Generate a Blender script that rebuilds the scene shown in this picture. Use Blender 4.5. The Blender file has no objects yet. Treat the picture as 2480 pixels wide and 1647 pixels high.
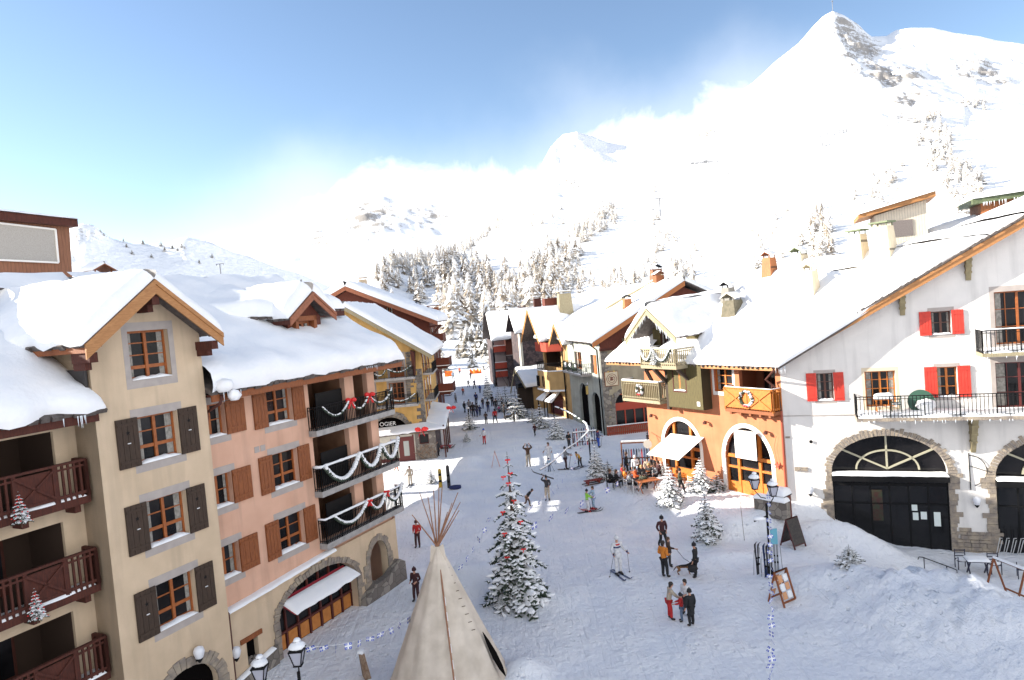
import bpy, bmesh, math, random
import numpy as np
from mathutils import Vector, Matrix, noise, geometry
R_ = math.radians
random.seed(7)
sc = bpy.context.scene
COL = sc.collection

# ------------------------------------------------------------------ camera
W0, H0 = 2480, 1647                     # pixel grid the measurements were taken in
FPX = 24/36*W0
PITCH, ROLL, HC = R_(-2.5), R_(4.85), 13.3
_f = Vector((0, math.cos(PITCH), math.sin(PITCH)))
_r0 = Vector((1, 0, 0)); _u0 = _r0.cross(_f)
CU = _u0*math.cos(ROLL) + _r0*math.sin(ROLL)
CR = _r0*math.cos(ROLL) - _u0*math.sin(ROLL)
CC = Vector((0, 0, HC))
cam = bpy.data.objects.new('camera', bpy.data.cameras.new('camera'))
COL.objects.link(cam)
m = Matrix((CR, CU, -_f)).transposed().to_4x4(); m.translation = CC
cam.matrix_world = m
cam.data.lens = 24; cam.data.sensor_width = 36; cam.data.clip_start = .2; cam.data.clip_end = 20000
sc.camera = cam

# ------------------------------------------------------------------ sun, sky, exposure
SUN_AZ, SUN_EL = -85.0, 22.0
sv = Vector((math.sin(R_(SUN_AZ))*math.cos(R_(SUN_EL)), math.cos(R_(SUN_AZ))*math.cos(R_(SUN_EL)), math.sin(R_(SUN_EL))))
sl = bpy.data.lights.new('sun', 'SUN'); sl.energy = 5.0; sl.angle = R_(.5); sl.color = (1, .93, .82)
so = bpy.data.objects.new('sun', sl); COL.objects.link(so)
so.rotation_euler = sv.to_track_quat('Z', 'Y').to_euler()
so.location = (-60, 10, 60)
wd = bpy.data.worlds.new('World'); sc.world = wd; wd.use_nodes = True
nt = wd.node_tree; nt.nodes.clear()
def nd(nt, t, **k):
    n = nt.nodes.new(t)
    for a, b in k.items():
        if a in n.inputs.keys() if isinstance(a, str) else False: n.inputs[a].default_value = b
        else: setattr(n, a, b)
    return n
def mth(nt, op, a, b=None, c=None, clamp=False):
    n = nt.nodes.new('ShaderNodeMath'); n.operation = op; n.use_clamp = clamp
    for i, v in enumerate((a, b, c)):
        if v is None: continue
        if isinstance(v, (int, float)): n.inputs[i].default_value = v
        else: nt.links.new(v, n.inputs[i])
    return n.outputs[0]
sky = nt.nodes.new('ShaderNodeTexSky'); sky.sky_type = 'NISHITA'; sky.sun_disc = False
sky.sun_elevation = R_(SUN_EL); sky.sun_rotation = R_(SUN_AZ)
sky.altitude = 1500; sky.air_density = 1.0; sky.dust_density = .7; sky.ozone_density = 1.0
tc = nt.nodes.new('ShaderNodeTexCoord')
sp = nt.nodes.new('ShaderNodeSeparateXYZ'); nt.links.new(tc.outputs['Generated'], sp.inputs[0])
X, Y, Z = sp.outputs
azm = mth(nt, 'ARCTAN2', X, Y)                        # radians, 0 = forward
ele = mth(nt, 'ARCSINE', Z)
nz = nt.nodes.new('ShaderNodeTexNoise'); nz.inputs['Scale'].default_value = 7; nz.inputs['Detail'].default_value = 8; nz.inputs['Roughness'].default_value = .6; nz.inputs['Distortion'].default_value = .4
nt.links.new(tc.outputs['Generated'], nz.inputs['Vector'])
nz2 = nt.nodes.new('ShaderNodeTexNoise'); nz2.inputs['Scale'].default_value = 3.2; nz2.inputs['Detail'].default_value = 6
nt.links.new(tc.outputs['Generated'], nz2.inputs['Vector'])
cr = nt.nodes.new('ShaderNodeValToRGB')               # height of the cloud bank's top over azimuth
mr = nt.nodes.new('ShaderNodeMapRange'); nt.links.new(azm, mr.inputs[0]); mr.inputs[1].default_value = R_(-45); mr.inputs[2].default_value = R_(45)
nt.links.new(mr.outputs[0], cr.inputs[0])
el = cr.color_ramp.elements
def setramp(el, pts):
    while len(el) > 1: el.remove(el[-1])
    el[0].position = pts[0][0]; v = pts[0][1]; el[0].color = (v, v, v, 1)
    for p, v in pts[1:]:
        e = el.new(p); e.color = (v, v, v, 1)
# value = elevation in radians
setramp(el, [(0, .02), (.2, .04), (.275, .125), (.325, .185), (.41, .215), (.5, .20), (.57, .22), (.64, .25), (.72, .27), (1, .1)])
bk = nt.nodes.new('ShaderNodeMapRange'); bk.interpolation_type = 'SMOOTHSTEP'; nt.links.new(mth(nt, 'ABSOLUTE', azm), bk.inputs[0]); bk.inputs[1].default_value = 1.1; bk.inputs[2].default_value = 1.9; bk.inputs[4].default_value = .75   # unseen cloud bank added behind the viewer to brighten the shade
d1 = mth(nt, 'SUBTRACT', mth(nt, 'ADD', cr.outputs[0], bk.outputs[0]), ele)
d2 = mth(nt, 'MULTIPLY_ADD', mth(nt, 'SUBTRACT', nz.outputs[0], .5), .16, d1)
cm = nt.nodes.new('ShaderNodeMapRange'); cm.interpolation_type = 'SMOOTHSTEP'
nt.links.new(d2, cm.inputs[0]); cm.inputs[1].default_value = -.022; cm.inputs[2].default_value = .035
wisp = nt.nodes.new('ShaderNodeMapRange'); wisp.interpolation_type = 'SMOOTHSTEP'
d3 = mth(nt, 'MULTIPLY_ADD', mth(nt, 'SUBTRACT', nz2.outputs[0], .5), .32, mth(nt, 'ADD', d1, .03))
nt.links.new(d3, wisp.inputs[0]); wisp.inputs[1].default_value = -.1; wisp.inputs[2].default_value = .1; wisp.inputs[4].default_value = .35
cmask = mth(nt, 'MAXIMUM', cm.outputs[0], wisp.outputs[0])
bs = nt.nodes.new('ShaderNodeBackground'); nt.links.new(sky.outputs[0], bs.inputs[0]); bs.inputs[1].default_value = .095
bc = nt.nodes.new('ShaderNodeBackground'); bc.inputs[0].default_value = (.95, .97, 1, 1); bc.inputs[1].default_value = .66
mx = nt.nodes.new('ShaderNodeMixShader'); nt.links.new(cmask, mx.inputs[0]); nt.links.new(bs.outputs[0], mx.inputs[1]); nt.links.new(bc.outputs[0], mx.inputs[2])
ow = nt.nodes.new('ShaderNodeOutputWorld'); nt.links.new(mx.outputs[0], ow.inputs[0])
sc.view_settings.view_transform = 'Standard'; sc.view_settings.look = 'None'
sc.view_settings.exposure = 1.38; sc.view_settings.gamma = 1
sc.cycles.max_bounces = 6; sc.cycles.diffuse_bounces = 4; sc.cycles.transparent_max_bounces = 6
sc.cycles.sample_clamp_indirect = 5

# ------------------------------------------------------------------ measuring helpers
def ray(x, y):
    d = _f*FPX + CR*(x - W0/2) - CU*(y - H0/2); return d.normalized()
def G(x, y, z=0.0):
    d = ray(x, y); return CC + d*((z - HC)/d.z)
def ground(x, y):
    z = 0.
    for _ in range(14):
        p = G(x, y, z); z = .5*z + .5*gz(p.x, p.y)
    p = G(x, y, z); return Vector((p.x, p.y, gz(p.x, p.y)))
def Yat(x, y, Yv):
    d = ray(x, y); return CC + d*(Yv/d.y)
def proj(p):
    v = Vector(p) - CC; k = FPX/v.dot(_f); return (W0/2 + v.dot(CR)*k, H0/2 - v.dot(CU)*k)
def zat(X, Yv, y):
    lo, hi = -60, 400
    for _ in range(50):
        mm = (lo + hi)/2
        if proj((X, Yv, mm))[1] > y: lo = mm
        else: hi = mm
    return lo
def dirv(az): return Vector((math.sin(R_(az)), math.cos(R_(az))))

# ------------------------------------------------------------------ naming
def tag(o, label=None, cat=None, group=None, kind=None):
    if label: o['label'] = label
    if cat: o['category'] = cat
    if group: o['group'] = group
    if kind: o['kind'] = kind
    return o
def empty(name, loc=(0, 0, 0), rz=0.):
    o = bpy.data.objects.new(name, None); COL.objects.link(o)
    o.location = loc; o.rotation_euler = (0, 0, rz); o.empty_display_size = .3
    return o
def copy_tree(o, parent=None):
    c = o.copy(); COL.objects.link(c); c.parent = parent
    for ch in list(o.children): copy_tree(ch, c)
    return c
KIDS = {}
def setp(o, parent):
    if parent is not None:
        o.parent = parent; KIDS.setdefault(parent.name, []).append(o)

# ------------------------------------------------------------------ materials
MATS = {}
def mat(name, col=(.5, .5, .5), rough=.8, col2=None, nscale=3., detail=5, bump=0., bscale=None, metal=0., kind='noise', spec=None, lo=.35, hi=.65, stretch=None, tr=None):
    if name in MATS: return MATS[name]
    m = bpy.data.materials.new(name); m.use_nodes = True
    nt = m.node_tree; b = nt.nodes['Principled BSDF']
    b.inputs['Roughness'].default_value = rough; b.inputs['Metallic'].default_value = metal
    if spec is not None: b.inputs['Specular IOR Level'].default_value = spec
    b.inputs['Base Color'].default_value = (*col, 1)
    tc = nt.nodes.new('ShaderNodeTexCoord'); mp = nt.nodes.new('ShaderNodeMapping')
    nt.links.new(tc.outputs['Object'], mp.inputs[0])
    if stretch: mp.inputs['Scale'].default_value = stretch
    fac = None
    if kind == 'noise' or kind == 'planks':
        n = nt.nodes.new('ShaderNodeTexNoise'); n.inputs['Scale'].default_value = nscale; n.inputs['Detail'].default_value = detail
        nt.links.new(mp.outputs[0], n.inputs['Vector']); fac = n.outputs[0]
    if kind == 'stone':
        v = nt.nodes.new('ShaderNodeTexVoronoi'); v.inputs['Scale'].default_value = nscale; v.feature = 'F1'
        v2 = nt.nodes.new('ShaderNodeTexVoronoi'); v2.inputs['Scale'].default_value = nscale; v2.feature = 'DISTANCE_TO_EDGE'
        nt.links.new(mp.outputs[0], v.inputs['Vector']); nt.links.new(mp.outputs[0], v2.inputs['Vector'])
        s = nt.nodes.new('ShaderNodeSeparateColor'); nt.links.new(v.outputs['Color'], s.inputs[0]); fac = s.outputs[0]
    if col2 is not None and fac is not None:
        r = nt.nodes.new('ShaderNodeMapRange'); nt.links.new(fac, r.inputs[0]); r.inputs[1].default_value = lo; r.inputs[2].default_value = hi
        mx = nt.nodes.new('ShaderNodeMix'); mx.data_type = 'RGBA'
        nt.links.new(r.outputs[0], mx.inputs[0]); mx.inputs[6].default_value = (*col, 1); mx.inputs[7].default_value = (*col2, 1)
        out = mx.outputs[2]
        if kind == 'stone':
            r2 = nt.nodes.new('ShaderNodeMapRange'); nt.links.new(v2.outputs[0], r2.inputs[0]); r2.inputs[2].default_value = .06
            m2 = nt.nodes.new('ShaderNodeMix'); m2.data_type = 'RGBA'; nt.links.new(r2.outputs[0], m2.inputs[0])
            m2.inputs[6].default_value = (*[c*.35 for c in col], 1); nt.links.new(out, m2.inputs[7]); out = m2.outputs[2]
        nt.links.new(out, b.inputs['Base Color'])
    if col2 is not None and (name.endswith('plaster') or name.endswith('render')):
        mp2 = nt.nodes.new('ShaderNodeMapping'); mp2.inputs['Scale'].default_value = (2.2, 2.2, .22); nt.links.new(tc.outputs['Object'], mp2.inputs[0])
        n5 = nt.nodes.new('ShaderNodeTexNoise'); n5.inputs['Scale'].default_value = 1.; n5.inputs['Detail'].default_value = 7; nt.links.new(mp2.outputs[0], n5.inputs['Vector'])
        r5 = nt.nodes.new('ShaderNodeMapRange'); nt.links.new(n5.outputs[0], r5.inputs[0]); r5.inputs[1].default_value = .5; r5.inputs[2].default_value = .75; r5.inputs[4].default_value = .6
        m5 = nt.nodes.new('ShaderNodeMix'); m5.data_type = 'RGBA'; nt.links.new(r5.outputs[0], m5.inputs[0]); nt.links.new(b.inputs['Base Color'].links[0].from_socket, m5.inputs[6]); m5.inputs[7].default_value = (*[c*.62 for c in col], 1); nt.links.new(m5.outputs[2], b.inputs['Base Color'])
    if kind == 'planks':
        w = nt.nodes.new('ShaderNodeTexWave'); w.inputs['Scale'].default_value = 2.2; w.bands_direction = 'X'; w.wave_profile = 'SAW'
        nt.links.new(tc.outputs['Object'], w.inputs['Vector'])
        pw = mth(nt, 'LESS_THAN', w.outputs[1], .07)
        m3 = nt.nodes.new('ShaderNodeMix'); m3.data_type = 'RGBA'; nt.links.new(pw, m3.inputs[0])
        nt.links.new(b.inputs['Base Color'].links[0].from_socket, m3.inputs[6]); m3.inputs[7].default_value = (*[c*.3 for c in col], 1)
        nt.links.new(m3.outputs[2], b.inputs['Base Color'])
    if bump:
        bp = nt.nodes.new('ShaderNodeBump'); bp.inputs['Strength'].default_value = min(1, bump); bp.inputs['Distance'].default_value = .05*max(1, bump)
        if kind == 'stone': nt.links.new(v2.outputs[0], bp.inputs['Height'])
        else:
            n2 = nt.nodes.new('ShaderNodeTexNoise'); n2.inputs['Scale'].default_value = bscale or nscale*4; n2.inputs['Detail'].default_value = 6
            nt.links.new(mp.outputs[0], n2.inputs['Vector']); nt.links.new(n2.outputs[0], bp.inputs['Height'])
        nt.links.new(bp.outputs[0], b.inputs['Normal'])
    MATS[name] = m; return m

SNOW = mat('snow', (.84, .855, .88), .7, (.89, .89, .90), 1.2, bump=.5, bscale=6, spec=.2)
SNOWP = mat('snow_packed', (.78, .81, .87), .7, (.84, .855, .885), .8, bump=.6, bscale=9, spec=.2)
CREAM = mat('cream_plaster', (.64, .495, .345), .9, (.53, .405, .275), 1.1, detail=8, lo=.3, hi=.72, bump=.35, bscale=40)
PINK = mat('pink_plaster', (.69, .42, .30), .9, (.58, .34, .235), 1., detail=8, lo=.3, hi=.72, bump=.35, bscale=40)
YELLOW = mat('yellow_plaster', (.70, .43, .15), .9, (.56, .34, .11), .9, bump=.25, bscale=30)
WHITE = mat('white_plaster', (.76, .73, .70), .9, (.66, .635, .61), .9, detail=8, lo=.3, hi=.75, bump=.4, bscale=35)
TERRA = mat('terracotta_plaster', (.51, .19, .092), .9, (.40, .14, .064), .9, detail=8, lo=.3, hi=.72, bump=.35, bscale=35)
TRIMW = mat('white_trim', (.78, .76, .72), .8)
BEIGE = mat('beige_render', (.36, .31, .22), .9, (.27, .23, .16), 1., bump=.3, bscale=20)
GREEN_R = mat('grey_green_render', (.40, .42, .38), .9, (.30, .31, .28), 1., bump=.3, bscale=20)
OCHRE = mat('ochre_plaster', (.50, .33, .15), .9, (.42, .27, .12), 1., bump=.2, bscale=20)
GREYB = mat('grey_band', (.42, .37, .34), .9, (.36, .32, .30), 3)
CONC = mat('concrete_slab', (.38, .36, .35), .9, (.28, .27, .26), 4, bump=.2)
PINE = mat('pine_wood', (.27, .082, .02), .65, (.18, .048, .012), 6, stretch=(6, 6, .8), bump=.15)
PINEL = mat('light_pine', (.44, .21, .075), .6, (.34, .145, .045), 6, stretch=(.8, 6, 6), bump=.15)
WINW = mat('window_wood', (.36, .105, .022), .55, (.27, .075, .016), 8)
REDW = mat('red_brown_wood', (.085, .018, .008), .8, (.05, .010, .005), 6, stretch=(5, 5, .7), bump=.25)
REDPL = mat('red_brown_planks', (.145, .03, .013), .75, (.09, .018, .008), 5, stretch=(5, 5, .6), bump=.25, kind='planks')
PINEPL = mat('pine_planks', (.40, .15, .05), .7, (.30, .10, .035), 5, stretch=(5, 5, .6), bump=.2, kind='planks')
GRNPL = mat('green_brown_planks', (.105, .085, .028), .8, (.07, .055, .018), 5, stretch=(5, 5, .6), bump=.2, kind='planks')
GREYW = mat('weathered_wood', (.36, .31, .20), .8, (.25, .21, .13), 6, stretch=(5, 5, .7), bump=.2)
PALEPL = mat('pale_planks', (.66, .57, .42), .8, (.56, .47, .33), 5, stretch=(5, 5, .6), bump=.15, kind='planks')
ORWOOD = mat('orange_wood', (.52, .165, .02), .5, (.42, .12, .014), 6)
DKSH = mat('dark_shutter', (.055, .032, .020), .8, (.035, .02, .012), 5, stretch=(6, 6, .8), bump=.15)
REDSH = mat('red_shutter', (.62, .045, .025), .55, (.52, .035, .02), 5)
TILE = mat('stone_roof_tiles', (.07, .055, .05), .85, (.13, .11, .10), 5, bump=.5, kind='noise')
STONE = mat('rubble_stone', (.26, .23, .20), .9, (.15, .13, .115), 2.6, kind='stone', bump=.8)
DSTONE = mat('dark_rubble', (.10, .07, .07), .9, (.05, .038, .042), 2.2, kind='stone', bump=.8)
CUTST = mat('cut_stone', (.35, .29, .22), .9, (.20, .17, .15), 3.5, bump=.6, bscale=14)
GLASS = mat('window_glass', (.006, .006, .007), .10, (.016, .015, .017), .9, spec=.22)
CURT = mat('curtain_cloth', (.34, .32, .29), .9, (.2, .19, .17), 9)
BLACK = mat('black_metal', (.007, .007, .008), .6, spec=.15)
DARK = mat('dark_interior', (.004, .003, .003), .95, spec=.05)
IRONB = mat('brown_pipe', (.10, .035, .025), .5, metal=.3)
GREENM = mat('green_metal', (.10, .13, .06), .6, (.14, .17, .09), 6)
CANV = mat('tepee_canvas', (.64, .56, .47), .85, (.50, .43, .35), 1.6, bump=.25, bscale=5)
AWN = mat('awning_cloth', (.84, .83, .80), .85)
NEED = mat('needles', (.028, .045, .03), .8, (.05, .07, .045), 9)
BARK = mat('bark', (.12, .08, .05), .9, (.07, .045, .03), 10, bump=.5)
FROST = mat('frosted_needles', (.28, .225, .165), .85, (.76, .72, .66), 2.4, detail=8, lo=.36, hi=.6)
SKIN = mat('skin', (.50, .27, .19), .6)
REDB = mat('red_ribbon', (.70, .02, .02), .5)
BLUEF = mat('blue_cloth', (.03, .07, .42), .7)
WHITEF = mat('white_cloth', (.8, .8, .8), .7)
def paint(name, c, rough=.7): return mat(name, c, rough, tuple(v*.8 for v in c), 6)

# ------------------------------------------------------------------ mesh builder
class MB:
    def __init__(s): s.v = []; s.f = []; s.mi = []
    def add(s, vs, fs, mi=0):
        o = len(s.v); s.v += [tuple(v) for v in vs]
        for f in fs: s.f.append(tuple(i + o for i in f)); s.mi.append(mi)
    def box(s, x0, x1, y0, y1, z0, z1, mi=0):
        s.add([(x0,y0,z0),(x1,y0,z0),(x1,y1,z0),(x0,y1,z0),(x0,y0,z1),(x1,y0,z1),(x1,y1,z1),(x0,y1,z1)],
              [(0,3,2,1),(4,5,6,7),(0,1,5,4),(1,2,6,5),(2,3,7,6),(3,0,4,7)], mi); return s
    def bar(s, p, q, w, h=None, mi=0, up=(0, 0, 1)):
        p, q = Vector(p), Vector(q); h = h or w; d = (q - p)
        if d.length < 1e-6: return s
        d.normalize(); u = Vector(up)
        if abs(d.dot(u)) > .98: u = Vector((0, 1, 0))
        a = d.cross(u).normalized(); b = a.cross(d).normalized()
        vs = []
        for c in (p, q):
            for i, j in ((-1,-1),(1,-1),(1,1),(-1,1)): vs.append(c + a*(i*w/2) + b*(j*h/2))
        s.add(vs, [(0,1,2,3),(7,6,5,4),(0,4,5,1),(1,5,6,2),(2,6,7,3),(3,7,4,0)], mi); return s
    def tube(s, pts, r, n=6, mi=0, cap=True):
        pts = [Vector(p) for p in pts]; rs = r if isinstance(r, (list, tuple)) else [r]*len(pts)
        vs = []; L = len(pts); ref = None
        for i, p in enumerate(pts):
            d = (pts[min(i+1, L-1)] - pts[max(i-1, 0)])
            d = d.normalized() if d.length > 1e-9 else Vector((0, 0, 1))
            u = Vector((0, 0, 1)) if abs(d.z) < .95 else Vector((0, 1, 0))
            a = d.cross(u).normalized(); b = a.cross(d)
            for k in range(n):
                t = 2*math.pi*k/n; vs.append(p + (a*math.cos(t) + b*math.sin(t))*rs[i])
        fs = [(i*n + k, i*n + (k+1) % n, (i+1)*n + (k+1) % n, (i+1)*n + k) for i in range(L-1) for k in range(n)]
        if cap: fs += [tuple(range(n-1, -1, -1)), tuple((L-1)*n + k for k in range(n))]
        s.add(vs, fs, mi); return s
    def prism(s, poly, y0, y1, mi=0):          # poly in (x,z)
        n = len(poly)
        vs = [(x, y0, z) for x, z in poly] + [(x, y1, z) for x, z in poly]
        s.add(vs, [tuple(range(n)), tuple(range(2*n-1, n-1, -1))] + [(i, n+i, n+(i+1) % n, (i+1) % n) for i in range(n)], mi); return s
    def hexa(s, b, t, mi=0):                    # 4 bottom, 4 top points
        s.add(list(b) + list(t), [(0,3,2,1),(4,5,6,7),(0,1,5,4),(1,2,6,5),(2,3,7,6),(3,0,4,7)], mi); return s
    def lathe(s, prof, n=12, c=(0, 0, 0), mi=0, sx=1, sy=1):
        c = Vector(c); vs = []
        for r, z in prof:
            for k in range(n):
                t = 2*math.pi*k/n; vs.append((c.x + r*math.cos(t)*sx, c.y + r*math.sin(t)*sy, c.z + z))
        L = len(prof)
        fs = [(i*n + k, i*n + (k+1) % n, (i+1)*n + (k+1) % n, (i+1)*n + k) for i in range(L-1) for k in range(n)]
        fs += [tuple(range(n-1, -1, -1)), tuple((L-1)*n + k for k in range(n))]
        s.add(vs, fs, mi); return s
    def blob(s, c, r, n=6, mi=0, ax=None, jit=.15):   # small lumpy ellipsoid; r=(rx,ry,rz); ax = x direction
        c = Vector(c); ax = (ax or Vector((1, 0, 0))).normalized(); up = Vector((0, 0, 1))
        ay = up.cross(ax); ay = ay.normalized() if ay.length > 1e-4 else Vector((0, 1, 0)); az = ax.cross(ay)
        vs = []
        for i, (cr_, cz) in enumerate(((.55, -.8), (1, -.1), (.75, .65))):
            for k in range(n):
                t = 2*math.pi*k/n; j = 1 + random.uniform(-jit, jit)
                vs.append(c + ax*(r[0]*cr_*math.cos(t)*j) + ay*(r[1]*cr_*math.sin(t)*j) + az*(r[2]*cz))
        vs.append(c + az*r[2])
        fs = [(i*n + k, i*n + (k+1) % n, (i+1)*n + (k+1) % n, (i+1)*n + k) for i in range(2) for k in range(n)]
        fs += [(2*n + k, 2*n + (k+1) % n, 3*n) for k in range(n)] + [tuple(range(n-1, -1, -1))]
        s.add(vs, fs, mi); return s
    def mesh(s, name, mats, smooth=False):
        me = bpy.data.meshes.new(name); me.from_pydata(s.v, [], s.f)
        mats = mats if isinstance(mats, (list, tuple)) else [mats]
        for m_ in mats: me.materials.append(m_)
        if len(mats) > 1: me.polygons.foreach_set('material_index', s.mi)
        if smooth: me.polygons.foreach_set('use_smooth', [True]*len(s.f))
        me.update(); return me
    def build(s, name, mats, parent=None, smooth=False, loc=None):
        if not s.f: return None
        o = bpy.data.objects.new(name, s.mesh(name, mats, smooth)); COL.objects.link(o)
        if loc is not None: o.location = loc
        setp(o, parent); return o
SPLIT = {'pane', 'eave_board', 'dormer_frame', 'dormer_cheek', 'orange_panels', 'loose_stones', 'gable_beam', 'dark_opening', 'privacy_screen', 'vent_grille', 'binding', 'balcony_pane', 'base_board', 'sign_line', 'parapet'}
def B1(name, mats, parent, *boxes, **k):
    if len(boxes) > 1 and name in SPLIT: return [B1(name, mats, parent, b, **k) for b in boxes][0]
    mb = MB()
    for b in boxes: mb.box(*b)
    return mb.build(name, mats, parent, **k)
# ------------------------------------------------------------------ ground shape
def ss(a, b, x):
    t = max(0., min(1., (x - a)/(b - a))); return t*t*(3 - 2*t)
class Frame:
    """a facade: origin on the ground, e runs left to right, inn points into the building"""
    def __init__(s, o, az): s.o = Vector((o[0], o[1])); s.az = az; s.e = dirv(az); s.inn = dirv(az - 90); s.rz = math.pi/2 - R_(az)
    def pt(s, a, d=0., z=0.): p = s.o + s.e*a + s.inn*d; return Vector((p.x, p.y, z))
    def loc(s, x, y): v = Vector((x, y)) - s.o; return v.dot(s.e), v.dot(s.inn)
C0 = G(1914, 1267)
FW = Frame(C0, 112); FO = Frame(C0, 149)
FL = Frame(G(868, 1466), 26)
def gauss(x, y, cx, cy, sx, sy, rot, h, p=1.):
    c, s = math.cos(R_(rot)), math.sin(R_(rot)); dx, dy = x - cx, y - cy
    u, v = (dx*c + dy*s)/sx, (-dx*s + dy*c)/sy
    return h*math.exp(-(u*u + v*v)**p)
def gz(x, y):
    h = 0.
    a, d = FO.loc(x, y); b, e = FW.loc(x, y)
    if -7.5 < d < 4 and -16 < a < 3:
        h += 1.05*ss(-6.2, -2.6, d)*ss(-15, -11.5, a)*(1 - ss(-.6, .6, a - .35*(d + 3)))
    if -16 < e < 3 and -2 < b < 30:
        h += -1.15*ss(1.5, 6.5, b)*ss(-13., -7.5, e) + .25*(1 - ss(1.5, 4, b))*ss(-4, -.5, e)*ss(-2, 0, b)
    h += gauss(x, y, 15.0, 25.0, 3.9, 2.5, -66, 2.1, 1.15)
    h += gauss(x, y, 17.2, 20.5, 3.2, 3.0, -66, 1.3)
    h += gauss(x, y, 12.6, 29.2, 2.6, 1.5, -30, .75)
    h += gauss(x, y, 16.9, 35.0, 2.6, .8, -32, .85)
    h += gauss(x, y, 10.2, 33.6, 2.2, .7, -10, .32)
    h += gauss(x, y, -6.6, 44.6, 1.7, 1.3, 20, 1.35, 1.3) + gauss(x, y, -8.6, 43.5, 1.3, .9, 0, .6)
    h += gauss(x, y, -3.0, 33.2, 1.9, 1.5, 20, 1.0, 1.2) + gauss(x, y, -.2, 30.6, 1.6, 1.2, 0, .3)
    h += gauss(x, y, -4.6, 60.5, .9, 2.2, 0, .55) + gauss(x, y, 3.5, 60, 1.6, 3.5, 20, .35)
    h += gauss(x, y, -.6, 24.4, .8, .9, 0, .55)
    if y > 10 and y < 110 and abs(x) < 45:
        k = .05 + .16*min(1., abs(h))
        hp = gauss(x, y, 15.3, 24.5, 4.6, 3.4, -66, 1., 1.4)
        if hp > .05: h += hp*(.45*noise.fractal(Vector((x*1.5 + y*.9, (y - x*.5)*.5, 8.)), .65, 2.1, 5) + .12*noise.noise(Vector((x*3.1, y*3.1, 5))))
        h += k*(noise.fractal(Vector((x*.9, y*.9, 3.)), 1., 2., 4))*.6 + .022*noise.noise(Vector((x*2.2, y*2.2, 0)))
    return h
def frange(segs):
    o = [segs[0][0]]
    for a, b, st in segs:
        n = max(1, int(round((b - a)/st))); o += [a + (b - a)*(i + 1)/n for i in range(n)]
    return o
xs = frange([(-1500, -100, 200), (-100, -30, 8), (-30, -14, 1.2), (-14, 26, .3), (26, 50, 1.5), (50, 120, 8), (120, 1500, 200)])
ys = frange([(-1200, -50, 200), (-50, 14, 4), (14, 52, .3), (52, 80, .7), (80, 200, 4), (200, 420, 30)])
vs = [(x, y, gz(x, y)) for y in ys for x in xs]
nx = len(xs)
fs = [(j*nx + i, j*nx + i + 1, (j+1)*nx + i + 1, (j+1)*nx + i) for j in range(len(ys) - 1) for i in range(nx - 1)]
me = bpy.data.meshes.new('snowy_ground'); me.from_pydata(vs, [], fs); me.polygons.foreach_set('use_smooth', [True]*len(fs))
gm = bpy.data.materials.new('trodden_snow'); gm.use_nodes = True
nt = gm.node_tree; b = nt.nodes['Principled BSDF']; b.inputs['Roughness'].default_value = .75; b.inputs['Specular IOR Level'].default_value = .2
tcg = nt.nodes.new('ShaderNodeTexCoord')
def tnoise(nt, src, scale, detail=5, stretch=None, rot=0):
    n = nt.nodes.new('ShaderNodeTexNoise'); n.inputs['Scale'].default_value = scale; n.inputs['Detail'].default_value = detail
    if stretch:
        mp = nt.nodes.new('ShaderNodeMapping'); mp.inputs['Scale'].default_value = stretch; mp.inputs['Rotation'].default_value = (0, 0, R_(rot))
        nt.links.new(src, mp.inputs[0]); src = mp.outputs[0]
    nt.links.new(src, n.inputs['Vector']); return n.outputs[0]
n1 = tnoise(nt, tcg.outputs['Object'], .5, 6); n2 = tnoise(nt, tcg.outputs['Object'], 3.6, 8); n3 = tnoise(nt, tcg.outputs['Object'], 2.2, 5, (1, .16, 1), -14)
n4 = tnoise(nt, tcg.outputs['Object'], 26, 3)
vo = nt.nodes.new('ShaderNodeTexVoronoi'); vo.inputs['Scale'].default_value = 2.6; nt.links.new(tcg.outputs['Object'], vo.inputs['Vector'])
fp_ = nt.nodes.new('ShaderNodeMapRange'); fp_.interpolation_type = 'SMOOTHSTEP'; nt.links.new(vo.outputs['Distance'], fp_.inputs[0]); fp_.inputs[1].default_value = .12; fp_.inputs[2].default_value = .26
fm_ = nt.nodes.new('ShaderNodeMapRange'); nt.links.new(n1, fm_.inputs[0]); fm_.inputs[1].default_value = .44; fm_.inputs[2].default_value = .56
n6 = tnoise(nt, tcg.outputs['Object'], 5.5, 3, (1, .06, 1), 17)      # ski tracks
tr6 = nt.nodes.new('ShaderNodeMapRange'); nt.links.new(n6, tr6.inputs[0]); tr6.inputs[1].default_value = .36; tr6.inputs[2].default_value = .44
hh = mth(nt, 'MULTIPLY_ADD', n3, .6, mth(nt, 'MULTIPLY_ADD', n4, .3, mth(nt, 'MULTIPLY_ADD', mth(nt, 'MULTIPLY', fp_.outputs[0], fm_.outputs[0]), .45, mth(nt, 'MULTIPLY_ADD', tr6.outputs[0], .16, n2))))
bp = nt.nodes.new('ShaderNodeBump'); bp.inputs['Strength'].default_value = .9; bp.inputs['Distance'].default_value = .13
nt.links.new(hh, bp.inputs['Height']); nt.links.new(bp.outputs[0], b.inputs['Normal'])
mx = nt.nodes.new('ShaderNodeMix'); mx.data_type = 'RGBA'; r = nt.nodes.new('ShaderNodeMapRange'); nt.links.new(n1, r.inputs[0]); r.inputs[1].default_value = .35; r.inputs[2].default_value = .65
nt.links.new(r.outputs[0], mx.inputs[0]); mx.inputs[6].default_value = (.78, .80, .85, 1); mx.inputs[7].default_value = (.87, .875, .89, 1)
nt.links.new(mx.outputs[2], b.inputs['Base Color'])
me.materials.append(gm)
o = bpy.data.objects.new('snowy_ground', me); COL.objects.link(o); tag(o, kind='structure')

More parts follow.
